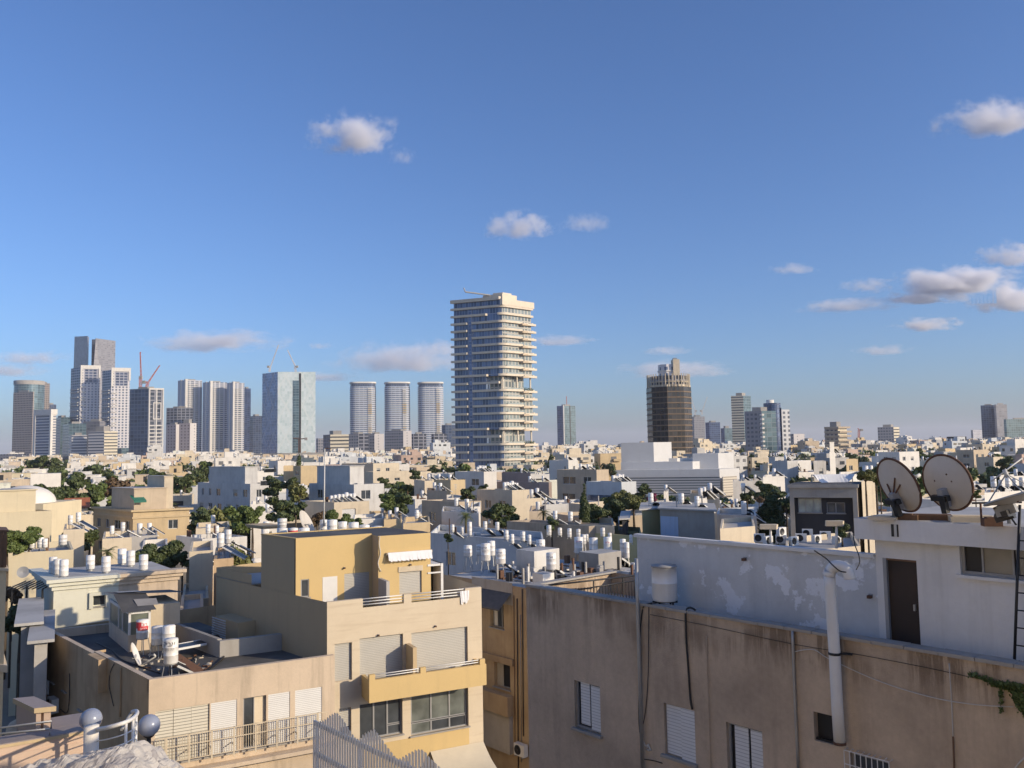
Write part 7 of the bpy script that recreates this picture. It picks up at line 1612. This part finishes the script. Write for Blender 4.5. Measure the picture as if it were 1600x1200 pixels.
# ======== picket fence
FC = P(489, 1126, 14.0); fdir = RF.u; FP = Pl(FC, fdir)
FN = thing('picket_fence', 'white wavy topped picket fence in shade at the bottom centre', 'fence', FP.pt(0, 0, 10.5)); prof = [(489, 1124), (497, 1126), (505, 1124), (515, 1116), (524, 1111), (532, 1119), (542, 1134), (552, 1150), (560, 1154), (566, 1146), (575, 1141), (583, 1137), (592, 1149), (604, 1166), (615, 1180), (621, 1185), (628, 1181), (640, 1174), (650, 1169), (660, 1170), (668, 1180), (680, 1192), (692, 1203), (700, 1212)]
S0 = FP.S(489, 1126); S1 = FP.S(700, 1200)
samp = [FP.h(x, y) for x, y in prof]; step = .076; k = S0; ii = 0
while k < S1:
    for (a0, z0), (a1, z1) in zip(samp, samp[1:]):
        if a0 <= k <= a1: zt_ = z0 + (z1 - z0) * (k - a0) / (a1 - a0); break
    b = FP.mb(); w = .050; b.face(((k, 0, zt_ - .02), (k + w * .5, 0, zt_), (k + w, 0, zt_ - .02)), 'wframe'); b.box(k, k + w, -.008, 0, 10.5, zt_ - .02, 'wframe'); 
    if ii < 98: part(b, 'picket', FN)
    k += step; ii += 1
zr = FP.h(505, 1134)[1]
for x, y in ((505, 1134), (505, 1182)):
    z = FP.h(x, y)[1]; b = FP.mb(); b.box(S0 - .02, S1, -.05, -.018, z - .07, z, 'wframe'); part(b, 'rail', FN)
for x in (489, 555, 628): s_ = FP.S(x, 1150); b = FP.mb(); b.box(s_ - .02, s_ + .03, -.10, -.05, 10.5, FP.h(x, 1134 if x < 500 else (1162 if x < 600 else 1192))[1], 'wframe'); part(b, 'post', FN)
b = FP.mb(); b.box(S0 - 1, S1 + 4, -.4, .6, 0, 10.5, 'concrete'); solo(b, 'terrace_wall', 'low grey terrace wall carrying the picket fence', 'wall', FP.pt(0, 0, 0))

# ---------------------------------------------------------------- trees placed by eye
def T(kind, x, y, rpx, Y, label, det=1, zs=None, grp=None):
    c = P(x, y, Y); R_ = rpx * Y / FPX; off = {'broad': R_ * 1.0, 'cypre': R_ * 1.4, 'palm': 0}[kind[:5] if kind != 'palm' else 'palm'] * (zs or 1)
    RECT.append((x - rpx, y - rpx, x + rpx, y + rpx * .6, Y)); tree(kind, (c.x, c.y, c.z - off), R_, label, grp, det, zs)
TR = [
 ('broadb', 232, 866, 24, 68, 'dark dense round tree left of the red roofed white house', 2), ('broadb', 262, 862, 26, 70, 'largest dark round tree behind the cornice house tanks', 2), ('broadb', 285, 870, 14, 69, 'small dark crown at the right of the largest round tree', 1),
 ('palm', 168, 862, 17, 63, 'bright fan palm behind the cornice house tanks', 2), ('palm', 213, 868, 14, 64, 'yellowish palm half hidden by the dark round tree', 2),
 ('broada', 12, 838, 24, 66, 'green bushy tree at the left edge above the cream house', 2), ('broada', 45, 838, 22, 67, 'green tree spreading behind the yellow cream house', 2), ('broadb', 118, 840, 20, 86, 'dark tree behind the white tank with the tilted mirror', 1), ('broadb', 140, 838, 16, 88, 'small dark tree left of the close three tanks', 1),
 ('broadb', 75, 770, 22, 130, 'tree at the foot of the dome on the left', 1), ('broadb', 88, 782, 16, 128, 'dark tree above the orange tiled roof', 1), ('broadb', 118, 752, 22, 170, 'long dark crown left of the green awning house', 1), ('broada', 150, 770, 20, 140, 'tree mass left of the beige cornice flat', 1), ('broadb', 132, 778, 20, 138, 'dark lower crown behind the cream wall houses', 1), ('broadd', 180, 760, 22, 150, 'brownish green crown right of the left tree mass', 1),
 ('broadb', 172, 745, 12, 180, 'dark pine behind the beige cornice flat', 1), ('broadb', 68, 722, 16, 380, 'dark wood edge at the foot of the striped office', 1), ('broadb', 52, 724, 14, 380, 'dark crown left of the striped office foot', 1), ('broadb', 88, 723, 12, 380, 'dark crown right of the striped office foot', 1),
 ('broadb', 262, 748, 16, 200, 'dark crown line left of the cubist house', 1), ('broadb', 288, 752, 18, 200, 'long dark crown touching the cubist house', 1), ('broadb', 240, 744, 12, 210, 'dark crown behind the tall cream pipes', 1),
 ('broada', 372, 808, 24, 92, 'green bush behind the white parapet block', 1), ('broada', 395, 805, 18, 92, 'lighter green bush left of the ochre roof tanks', 1), ('broadb', 318, 805, 18, 104, 'dark green crown below the beige cornice flat', 1), ('broadb', 305, 815, 12, 104, 'small dark crown left of the white parapet block', 1),
 ('broadb', 440, 790, 22, 100, 'dark hedge tree above the ochre roof tanks', 1), ('broadb', 462, 795, 16, 100, 'dark crown left of the cream garage house', 1), ('broadb', 428, 755, 18, 160, 'dark crown between the cubist and stepped houses', 1), ('broadc', 468, 765, 18, 150, 'olive crown touching the stepped grey sided house', 1), ('broadb', 455, 756, 16, 155, 'dark crown behind the olive crown', 1),
 ('broadd', 496, 808, 14, 70, 'brown green bush between the dish and the thin mast', 2), ('broada', 520, 806, 16, 74, 'green bush below the garage shutters right of the mast', 2), ('broada', 540, 812, 14, 74, 'green bush over the third roof tank', 2), ('broada', 560, 815, 8, 76, 'small green bush over the fourth roof tank', 1),
 ('broadb', 625, 778, 22, 112, 'dark bushy tree right of the stepped house', 1), ('broada', 605, 782, 14, 108, 'green crown close right of the stepped house', 1), ('broadb', 600, 752, 10, 180, 'dark crown between the long cream building and the stepped house', 1), ('broadb', 649, 739, 9, 200, 'small umbrella topped tree on a clear trunk', 1),
 ('broadb', 775, 800, 22, 84, 'dark tree right of the tall palm', 1), ('broadb', 795, 797, 16, 86, 'dark crown beside the bricked peach wall', 1), ('palm', 728, 806, 15, 79, 'tall palm standing before the tank roofs', 2), ('broadb', 730, 768, 12, 130, 'dark crown before the mauve building', 1), ('broadb', 755, 762, 9, 150, 'small dark crown below the windowed pale house', 1),
 ('cypress', 913, 792, 24, 80, 'tall slim cypress left of the olive box house', 2), ('palm', 849, 800, 12, 82, 'pale palm left of the slim cypress', 2), ('broadb', 935, 800, 20, 82, 'dark crown right of the slim cypress', 2), ('broadb', 955, 795, 24, 84, 'large dark crown behind the olive box house', 2), ('broadc', 965, 778, 20, 90, 'olive sunlit crown above the dark crown', 2), ('broadc', 990, 782, 20, 88, 'olive sunlit crown touching the olive box house', 2),
 ('broadb', 1005, 765, 14, 125, 'dark round crown below the white theatre', 1), ('broadb', 862, 815, 12, 76, 'low dark bush before the bricked peach wall', 1), ('broade', 1019, 776, 8, 118, 'magenta flowering bush beside the white cube house', 1),
 ('broadb', 1167, 775, 12, 115, 'dark tree right of the theatre corner', 1), ('broadb', 1195, 762, 16, 112, 'dark crown behind the big conifer', 1), ('broadd', 1186, 780, 8, 110, 'brown orange bush left of the big conifer', 1), ('broadb', 1212, 770, 16, 100, 'dark crown right behind the big conifer', 1), ('broadb', 1228, 785, 16, 92, 'dark crown beside the dark modern house', 1),
 ('broadb', 1262, 760, 12, 100, 'dark shrub behind the modern house roof', 1), ('broadc', 1352, 742, 14, 40, 'sunlit shrub left of the left large dish', 2), ('broadc', 1368, 738, 14, 41, 'leafy shrub touching the left large dish', 2), ('broadc', 1375, 752, 10, 40, 'lower leaves behind the left large dish rim', 2), ('broada', 1524, 770, 8, 40, 'green leaves right of the right large dish', 2),
 ('broadb', 1570, 722, 14, 210, 'dark tree on the right horizon beside the cream balconies', 1), ('broadb', 1315, 822, 16, 50, 'dark bush before the modern house', 2), ('broadb', 1437, 706, 9, 320, 'dark crown behind the big dishes', 1),
 ('broadb', 32, 962, 30, 50, 'dark shrubs filling the shaded yard at the far left', 2), ('broadd', 18, 925, 16, 54, 'bare brown tree before the yellow cream house', 2),
 ('broadb', 700, 838, 8, 70, 'small bush left of the far tank row', 1),
]
for t in TR: T(t[0], t[1], t[2], t[3], t[4], t[5], t[6], zs=(.9 if t[0][:5] == 'broad' else None))
c = P(1206, 842, 84); tree('cypress', (c.x, c.y, c.z), 58 * 84 / FPX, 'big dark conical conifer left of the dark modern house', None, 2, .5); RECT.append((1182, 758, 1230, 850, 84))
# street trunk of the shaded yard pergola
p = P(42, 948, 50); b = MB()
for dx, dy in ((-.9, 0), (.9, 0), (.9, 1.5), (-.9, 1.5)): b.tube([V((p.x + dx, p.y + dy, p.z - 2)), V((p.x + dx, p.y + dy, p.z + 1.0))], .06, 'black', 5)
for k in range(8): b.tube([V((p.x - 1.1 + k * .3, p.y - .2, p.z + 1.05)), V((p.x - 1.1 + k * .3, p.y + 1.7, p.z + 1.25))], .04, 'black', 5)
solo(b, 'pergola', 'dark pergola in the shaded yard at the far left', 'pergola', p)
# ---------------------------------------------------------------- the rest of the city
def blocked(x0, y0, x1, Y):
    for a, t, c, bt, yy in RECT:
        if Y < yy and x0 < c and x1 > a and y0 < bt: return True
    return False
def nearest_mark(px):
    return min(MARKS, key=lambda m: abs(m[0] - px))
MARKS = [(35, 'round teal tower'), (70, 'striped office block'), (126, 'left twin white tower'), (175, 'right twin white tower'), (232, 'white framed tower'), (290, 'pale apartment slabs'), (340, 'three pale towers'),
         (400, 'short dark tower'), (450, 'mint glass tower'), (525, 'cream banded block'), (567, 'left rounded tower'), (620, 'middle rounded tower'), (672, 'right rounded tower'), (770, 'central balcony tower'),
         (885, 'slim blue tower'), (950, 'gap left of the theatre'), (1045, 'brown octagonal tower'), (1108, 'small blue glass tower'), (1157, 'striped teal tower'), (1200, 'curved teal tower'), (1245, 'small cream block'),
         (1305, 'beige balcony block'), (1390, 'grey hotel block'), (1450, 'empty horizon by the hotel'), (1500, 'low dark block'), (1555, 'grey blue twin tower'), (1590, 'low green glass block')]
rr = random.Random(21)
a30 = rad(28); U = V((math.cos(a30), math.sin(a30), 0)); Vv = V((-math.sin(a30), math.cos(a30), 0))
cand = []
for i in range(-100, 100):
    for j in range(-8, 170):
        s = i * 14.0 + (i // 3) * 5; t = j * 13.2 + (j // 2) * 4.5
        p = U * s + Vv * t
        if p.y < 62 or p.y > 2100 or abs(p.x) > p.y * .66 + 16: continue
        cand.append((p.y, p.x, s, t))
cand.sort()
cols = ['white'] * 9 + ['cream'] * 8 + ['beige'] * 4 + ['pale'] * 4 + ['bluewhite'] * 3 + ['sand'] * 2 + ['grey'] * 2 + ['pinkish', 'peach', 'creamy', 'mint']
cname = dict(white='white', cream='cream', beige='beige', pale='pale grey', bluewhite='cool white', sand='sandy', grey='grey', pinkish='pinkish', peach='peach', creamy='yellow cream', mint='greenish white')
NI = 0; NH = 0; labels = {}; housesI = []
stuffM = MB(); treeM = MB(); tankM = MB(); FARW = []
TREES_AT = []
for (Y, X, s, t) in cand:
    jx, jy = rr.uniform(-1.5, 1.5), rr.uniform(-1.5, 1.5); W = rr.uniform(8.5, 14); D = rr.uniform(6.5, 10)
    x, y = X + jx, Y + jy; zt = rr.choice((9.5, 10.5, 11.5, 12.5, 12.5, 13.5, 14)) + rr.uniform(-.4, .4)
    if Y > 300: zt += rr.choice((0, 0, 1, 2))
    if Y > 520: zt += rr.choice((0, 0, 0, 2, 3, 5))
    if Y > 900: zt = rr.uniform(10, 20)
    if rr.random() < .05 and Y > 240: zt += 4
    C = V((x, y, zt)); col = rr.choice(cols)
    a = rad(22 + rr.choice((0, 0, 3, 6, -6))); u = V((math.cos(a), math.sin(a), 0)); v = V((-math.sin(a), math.cos(a), 0))
    px, py = proj(C); pl, _ = proj(C + v * D); pr_, _ = proj(C + u * W)
    if pr_ < -20 or pl > 1620: continue
    cc = C + u * W / 2 + v * D / 2
    if any((cc.x - f[0]) ** 2 + (cc.y - f[1]) ** 2 < (f[2] + 4.6) ** 2 for f in FOOT): continue
    # never stand in a tower's foot
    if any(math.hypot(cc.x - o.location.x - 8, cc.y - o.location.y - 10) < 24 for o in TOWERS if abs(o.location.y - cc.y) < 60): continue
    if any(math.hypot(cc.x - o.location.x, cc.y - o.location.y) < 42 for o in BIGFOOT): continue
    if rr.random() < (.15 if Y < 260 else .10):
        TREES_AT.append((cc.x, cc.y, 'gap')); continue
    while blocked(pl - 3, py - 6, pr_ + 3, Y) and zt > 5.5:
        zt -= 1.5; C.z = zt; px, py = proj(C)
    if blocked(pl - 3, py - 6, pr_ + 3, Y): continue
    if Y < 300 and NI < 222:
        NI += 1
        par = .6; st = rr.random()
        dens = .85 if Y < 180 else .7
        near = Y < 150
        fw = (2.5 if near else 3.0, dens); lw = (3.3 if near else 4.4, dens * .8)
        ks = rr.choice(('ghsg', 'gg', 'ss', 'hs', 'gs'))
        side = 'front' if px < 800 else 'front'
        feat = ''
        pent = rr.random() < .45; nt = rr.choice((0, 1, 2, 3, 4)) if Y < 260 else rr.choice((0, 1, 2))
        mk = nearest_mark(px)[1]
        band = 'near' if Y < 110 else ('midway' if Y < 200 else 'distant')
        lab = f"{band} {cname[col]} {('three' if zt > 11.5 else 'two')}-storey house with {'roof room' if pent else 'bare roof'} below the {mk}"
        housesI.append((lab, C, u, v, W, D, col, fw, lw, ks, pent, nt, Y, par, mk, band))
        labels[lab] = labels.get(lab, 0) + 1
        FOOT.append((cc.x, cc.y, max(W, D) * .4, W, D))
    else:
        NH += 1
        b = stuffM.fr((C.x, C.y, 0), u, v)
        b.box(0, W, 0, D, 0, C.z, col, top='roofpale' if rr.random() < .7 else 'roofwhite', skip='d')
        if Y < 800:
            z = C.z - 2.6
            while z > (4 if Y < 330 else 7):
                k = 1.2
                while k < W - 2: 
                    if rr.random() < .75: b.box(k, k + rr.choice((1.1, 1.6, 2.4)), -.05, 0, z, z + 1.3, 'glass' if rr.random() < .7 else 'dshut', skip='b')
                    k += 3.4
                k = 1.2
                while k < D - 2:
                    if rr.random() < .6: b.box(-.05, 0, k, k + 1.2, z, z + 1.3, 'glass', skip='r')
                    k += 3.8
                z -= 3.1
                if Y > 480: break
            if rr.random() < .6: k = rr.uniform(.5, W - 4); b.box(k, k + 3, -1.0, 0, C.z - 3.2, C.z - 2.3, col, skip='b')
            for q in range(4): k, kk = rr.uniform(.3, W - 1.3), rr.uniform(.3, D - 1.3); b.box(k, k + rr.uniform(.3, 1.6), kk, kk + rr.uniform(.3, 1.3), C.z, C.z + rr.uniform(.3, 1.3), rr.choice(('white', 'concrete', 'pale', 'gframe')), skip='d')
        for _t in range(rr.choice((0, 1, 2, 2))):
            a0 = rr.uniform(.05, .6) * W; b0 = rr.uniform(.1, .4) * D; b.box(a0, a0 + rr.uniform(2.5, 6), b0, b0 + rr.uniform(2.5, 5), C.z, C.z + rr.uniform(1.6, 2.8), col, top='roofpale', skip='d')
        if Y < 900:
            for q in range(rr.choice((1, 2, 3, 5))):
                a0, b0 = rr.uniform(.5, W - .5), rr.uniform(.5, D - .5); tankM.fr((C.x, C.y, 0), u, v); tankM.lathe((a0, b0, C.z + .4), [(.3, 0), (.3, 1.2), (.01, 1.22)], 'tank', 6)
                if rr.random() < .6: tankM.face(((a0 + .3, b0 - .5, C.z + 1.2), (a0 + 1.9, b0 - .8, C.z + .1), (a0 + 2.0, b0 + .3, C.z + .1), (a0 + .4, b0 + .6, C.z + 1.2)), 'collector')
    if rr.random() < (.8 if Y < 420 else .6): TREES_AT.append((C.x + u.x * (W + 3.5) + v.x * D * .4, C.y + u.y * (W + 3.5) + v.y * D * .4, 'side'))
    if rr.random() < .5: TREES_AT.append((C.x - u.x * 3 + v.x * D * .5, C.y - u.y * 3 + v.y * D * .5, 'side'))
stuffM.build('distant_houses', None, label='mass of small white and cream flat roofed houses reaching the horizon', cat='houses', kind='stuff')
tankM.build('distant_tanks', None, label='countless tiny white tanks and dark collectors on the distant roofs', cat='water heaters', kind='stuff')
HC = 0
for (lab, C, u, v, W, D, col, fw, lw, ks, pent, nt, Y, par, mk, band) in housesI:
    grp = lab if labels[lab] > 1 else 'flat roofed houses of the city'
    r = house(lab, C, u, v, W, D, col, rr, par=par, fwin=fw, lwin=lw, kinds=ks, group=grp, wsize=rr.choice(((1.2, 1.3), (1.5, 1.2), (1.0, 1.0))), roof=rr.choice(('roofpale', 'roofpale', 'roofwhite', 'rooftar')))
    top = C.z - par
    if pent:
        s0 = rr.uniform(.1, .35) * W; s1 = s0 + rr.uniform(.3, .5) * W; t0 = rr.uniform(.15, .35) * D; t1 = t0 + rr.uniform(.3, .45) * D
        px, py = proj(V((C.x, C.y, C.z + 2))); pl, _ = proj(C + v * D); pr_, _ = proj(C + u * W)
        if not blocked(pl, py - 5, pr_, Y): block(r, C, u, v, s0, s1, t0, t1, top, top + rr.uniform(2.4, 2.9), col, door='dark')
    if rr.random() < .55:          # a lower or higher wing beside the main body
        m2 = rr.choice((col, col, 'white', 'cream')); a0 = rr.uniform(.55, .8) * W; hw_ = C.z - rr.choice((3.1, 2.2, -1.2)); px, py = proj(V((C.x, C.y, hw_ + 1))); pr_, _ = proj(C + u * W * 1.3)
        if not blocked(px, py - 3, pr_ + 4, Y): bw = MB().fr(V((C.x, C.y, 0)), u, v); bw.box(a0, W * 1.25, -rr.uniform(1, 2.4), D * .6, 0, hw_, m2, top='roofpale', skip='d'); bw.box(a0 + .8, a0 + 2.2, -2.46, -2.4, hw_ - 2.4, hw_ - 1.1, 'dark') if 0 else None; part(bw, 'side_wing', r)
    b = MB().fr(V((C.x, C.y, 0)), u, v)
    if rr.random() < .75 and Y < 300:      # a projecting balcony stack on the sunlit front
        a0 = rr.uniform(.1, .5) * W; z = C.z - par - 2.8
        while z > 4: b.box(a0, a0 + 3.4, -1.2, 0, z - .15, z + .85, rr.choice((col, 'white')), skip='b'); b.box(a0 + .1, a0 + 3.3, -.04, 0, z + .85, z + 2.2, 'dark', skip='b'); z -= 3.1
        part(b, 'balconies', r)
    for k in range(nt):
        HC += 1
        if HC > 230: break
        s = W * (.15 + .7 * (k + .5) / nt); p = V((C.x, C.y, top)) + u * s + v * D * .72
        px, py = proj(p + V((0, 0, 1.6)))
        if blocked(px - 4, py, px + 4, Y): continue
        lb = f'white tank with panel on a {cname[col]} roof below the {mk}'
        far_heater(p, lb, lb, rr.uniform(-.3, .3), rr.uniform(.75, 1.05)) if Y > 100 else heater('A', p, lb, lb, rr.uniform(-.3, .3), rr.uniform(.7, .95))
    if rr.random() < .3 and Y < 160: make_aerial(roofpt(C, u, v, W * .8, D * .3, par), rr.uniform(2, 4), f'thin television aerial on a {cname[col]} roof below the {mk}')

# trees: individual ones near, one mass far off
NT = 0; rr2 = random.Random(5)
treeM = MB(); tl = {}
for (x, y, kd) in sorted(TREES_AT, key=lambda q: q[1]):
    R = rr2.uniform(3.0, 4.6) if kd == 'gap' else rr2.uniform(2.2, 3.4); z = rr2.uniform(8.5, 11.0) - (0 if kd == 'gap' else 1.0)
    if y > 300: z = rr2.uniform(9, 14)
    px, py = proj(V((x, y, z + R))); hw = R * FPX / y
    if px < -30 or px > 1630 or y < 50: continue
    while blocked(px - hw, py, px + hw, y) and z > 3: z -= 1.5; px, py = proj(V((x, y, z + R)))
    if blocked(px - hw, py, px + hw, y): continue
    if NT < 215 and y < 420:
        k = rr2.choices(('broada', 'broadb', 'broadc', 'cypress', 'palm'), (4, 6, 2, 1, 1))[0]; NT += 1
        kn = {'broada': 'mid green round tree', 'broadb': 'dark green round tree', 'broadc': 'olive green round tree', 'cypress': 'slim dark cypress', 'palm': 'tufted palm'}[k]
        bd = 'near' if y < 110 else ('midway' if y < 200 else 'distant')
        lb = f'{bd} {kn} between houses below the {nearest_mark(px)[1]}'
        tree(k, (x, y, z - (R * .6 if k[:5] == 'broad' else 0)), R if k != 'palm' else R * .7, lb, lb, 1 if y < 150 else 0, rr2.uniform(.8, 1.1))
    else:
        cs = [((x + rr2.uniform(-1, 1) * R, y + rr2.uniform(-1, 1) * R * .6, z + rr2.uniform(-.2, .3) * R), R * rr2.uniform(.5, .8)) for _ in range(3)]
        leafcloud(treeM, cs, 110 if y < 700 else 45, .75 if y < 700 else 1.3, 'leafd' if rr2.random() < .6 else 'leaf', rr2)
treeM.build('distant_trees', None, label='dark green tree crowns scattered among the distant houses', cat='trees', kind='stuff')
print('fill', NI, NH, NT, HC, len(bpy.data.objects))
# ---------------------------------------------------------------- haze and clouds
HAZE = 0.00007
m = bpy.data.materials.new('haze_air'); m.use_nodes = True; nt = m.node_tree; nt.nodes.remove(nt.nodes['Principled BSDF'])
pv = N(nt, 'ShaderNodeVolumePrincipled'); pv.inputs['Color'].default_value = (.92, .93, 1, 1); pv.inputs['Density'].default_value = HAZE; pv.inputs['Anisotropy'].default_value = .0
nt.links.new(pv.outputs[0], nt.nodes['Material Output'].inputs['Volume'])
M['haze_air'] = m; b = MB(); b.box(-14200, 14200, -500, 14200, -1, 250, 'haze_air'); hz = b.build('haze', None, kind='stuff', label='thin bluish haze over the city', cat='haze'); 
def cloudmat(name, dens, sc, seed):
    m = bpy.data.materials.new(name); m.use_nodes = True; nt = m.node_tree; nt.nodes.remove(nt.nodes['Principled BSDF'])
    tc = N(nt, 'ShaderNodeTexCoord'); o = tc.outputs['Object']
    mp = N(nt, 'ShaderNodeMapping'); nt.links.new(o, mp.inputs[0]); mp.inputs['Location'].default_value = (seed * 3.1, seed * 1.7, seed)
    ln = N(nt, 'ShaderNodeVectorMath', operation='LENGTH'); 
    sp = N(nt, 'ShaderNodeSeparateXYZ'); nt.links.new(o, sp.inputs[0])
    zz = mth(nt, 'MULTIPLY', sp.outputs[2], 1.0); lowz = mth(nt, 'MULTIPLY', mth(nt, 'MINIMUM', mth(nt, 'ADD', sp.outputs[2], .35), 0), 1.8)
    cb = N(nt, 'ShaderNodeCombineXYZ'); nt.links.new(sp.outputs[0], cb.inputs[0]); nt.links.new(sp.outputs[1], cb.inputs[1]); nt.links.new(mth(nt, 'ADD', zz, lowz), cb.inputs[2])
    nt.links.new(cb.outputs[0], ln.inputs[0])
    oi = N(nt, 'ShaderNodeObjectInfo'); off = N(nt, 'ShaderNodeVectorMath', operation='ADD'); sc_ = N(nt, 'ShaderNodeVectorMath', operation='MULTIPLY')
    nt.links.new(o, sc_.inputs[0]); sc_.inputs[1].default_value = sc
    nt.links.new(sc_.outputs[0], off.inputs[0]); cr = N(nt, 'ShaderNodeCombineXYZ'); 
    for i in range(3): nt.links.new(mth(nt, 'MULTIPLY', oi.outputs['Random'], 40 + i * 13), cr.inputs[i])
    nt.links.new(cr.outputs[0], off.inputs[1])
    nz = noise(nt, off.outputs[0], 1.0, 6, .62)
    f = mth(nt, 'SUBTRACT', mth(nt, 'ADD', mth(nt, 'SUBTRACT', .62, ln.outputs['Value']), mth(nt, 'MULTIPLY', mth(nt, 'SUBTRACT', nz, .5), 2.6)), 0)
    d = mth(nt, 'MULTIPLY', ramp(nt, f, 0, .55), dens)
    edge = ramp(nt, ln.outputs['Value'], 1.0, .8); d = mth(nt, 'MULTIPLY', d, edge)
    pv = N(nt, 'ShaderNodeVolumePrincipled'); pv.inputs['Color'].default_value = (.97, .97, 1, 1); nt.links.new(d, pv.inputs['Density']); pv.inputs['Anisotropy'].default_value = .0
    nt.links.new(pv.outputs[0], nt.nodes['Material Output'].inputs['Volume']); m.cycles.homogeneous_volume = False; M[name] = m; return m
cloudmat('cloud_dense', .018, (2.6, 2.6, 1.5), 1); cloudmat('cloud_thin', .007, (3.2, 3.2, 1.3), 2)
CL = [(555, 213, 62, 34, 'd', 'small cumulus alone in the upper left sky'), (628, 246, 20, 14, 't', 'tiny wisp right of the upper left cumulus'), (812, 356, 48, 24, 'd', 'small cumulus above the central tower'), (915, 350, 38, 16, 't', 'thin cloud right of the cumulus above the central tower'),
      (1555, 188, 78, 32, 'd', 'bright cumulus cut by the right edge high up'), (1575, 401, 46, 20, 'd', 'bright cumulus at the right edge'), (1485, 445, 95, 26, 'd', 'long flat based cumulus on the right'), (1580, 470, 60, 24, 'd', 'grey cumulus cut by the right edge below the long one'), (1330, 478, 68, 12, 't', 'thin tail left of the long cumulus'), (1440, 466, 60, 12, 'd', 'low lobe under the long cumulus'),
      (1350, 447, 36, 10, 't', 'faint wisp left of the long cumulus'), (1450, 508, 46, 12, 'd', 'small flat cloud under the long cumulus'), (1240, 421, 34, 10, 't', 'small faint cloud in the right middle sky'), (1378, 548, 40, 9, 't', 'small streak cloud low on the right'), (335, 536, 98, 18, 't', 'long mauve cloud above the pale towers'), (625, 563, 95, 26, 't', 'broad mauve cloud behind the rounded towers'), (680, 545, 40, 14, 't', 'thin cloud left of the central tower'),
      (875, 533, 52, 9, 't', 'thin dark streak right of the central tower'), (45, 560, 55, 12, 't', 'thin streak cloud at the far left'), (20, 580, 50, 12, 't', 'lower streak cloud at the far left'), (1050, 580, 80, 14, 't', 'mauve streak behind the brown tower crown'), (1045, 549, 34, 8, 't', 'small mauve wisp above the brown tower'), (500, 590, 60, 9, 't', 'faint streak right of the mint glass tower'), (500, 541, 20, 6, 't', 'tiny streak left of the broad mauve cloud')]
cm = None
for x, y, hw, hh, k, lb in CL:
    Y = 7000 if y > 420 else 5000; c = P(x, y, Y); s = Y / FPX
    if cm is None or True:
        key = 'CM' + k
        if key not in FARK:
            b = MB(); b.box(-1, 1, -1, 1, -1, 1, 'cloud_dense' if k == 'd' else 'cloud_thin'); FARK[key] = b.mesh('cloud')
    o = bpy.data.objects.new('cloud', FARK[key]); COL.objects.link(o); o.location = c; o.scale = (hw * s * 1.5, hw * s * .8, hh * s * 1.5); settags(o, lb, 'cloud', 'small clouds')
SC.cycles.volume_step_rate = 1.0; SC.cycles.volume_preview_step_rate = 1.0; SC.cycles.volume_max_steps = 128
SC.cycles.volume_bounces = 4
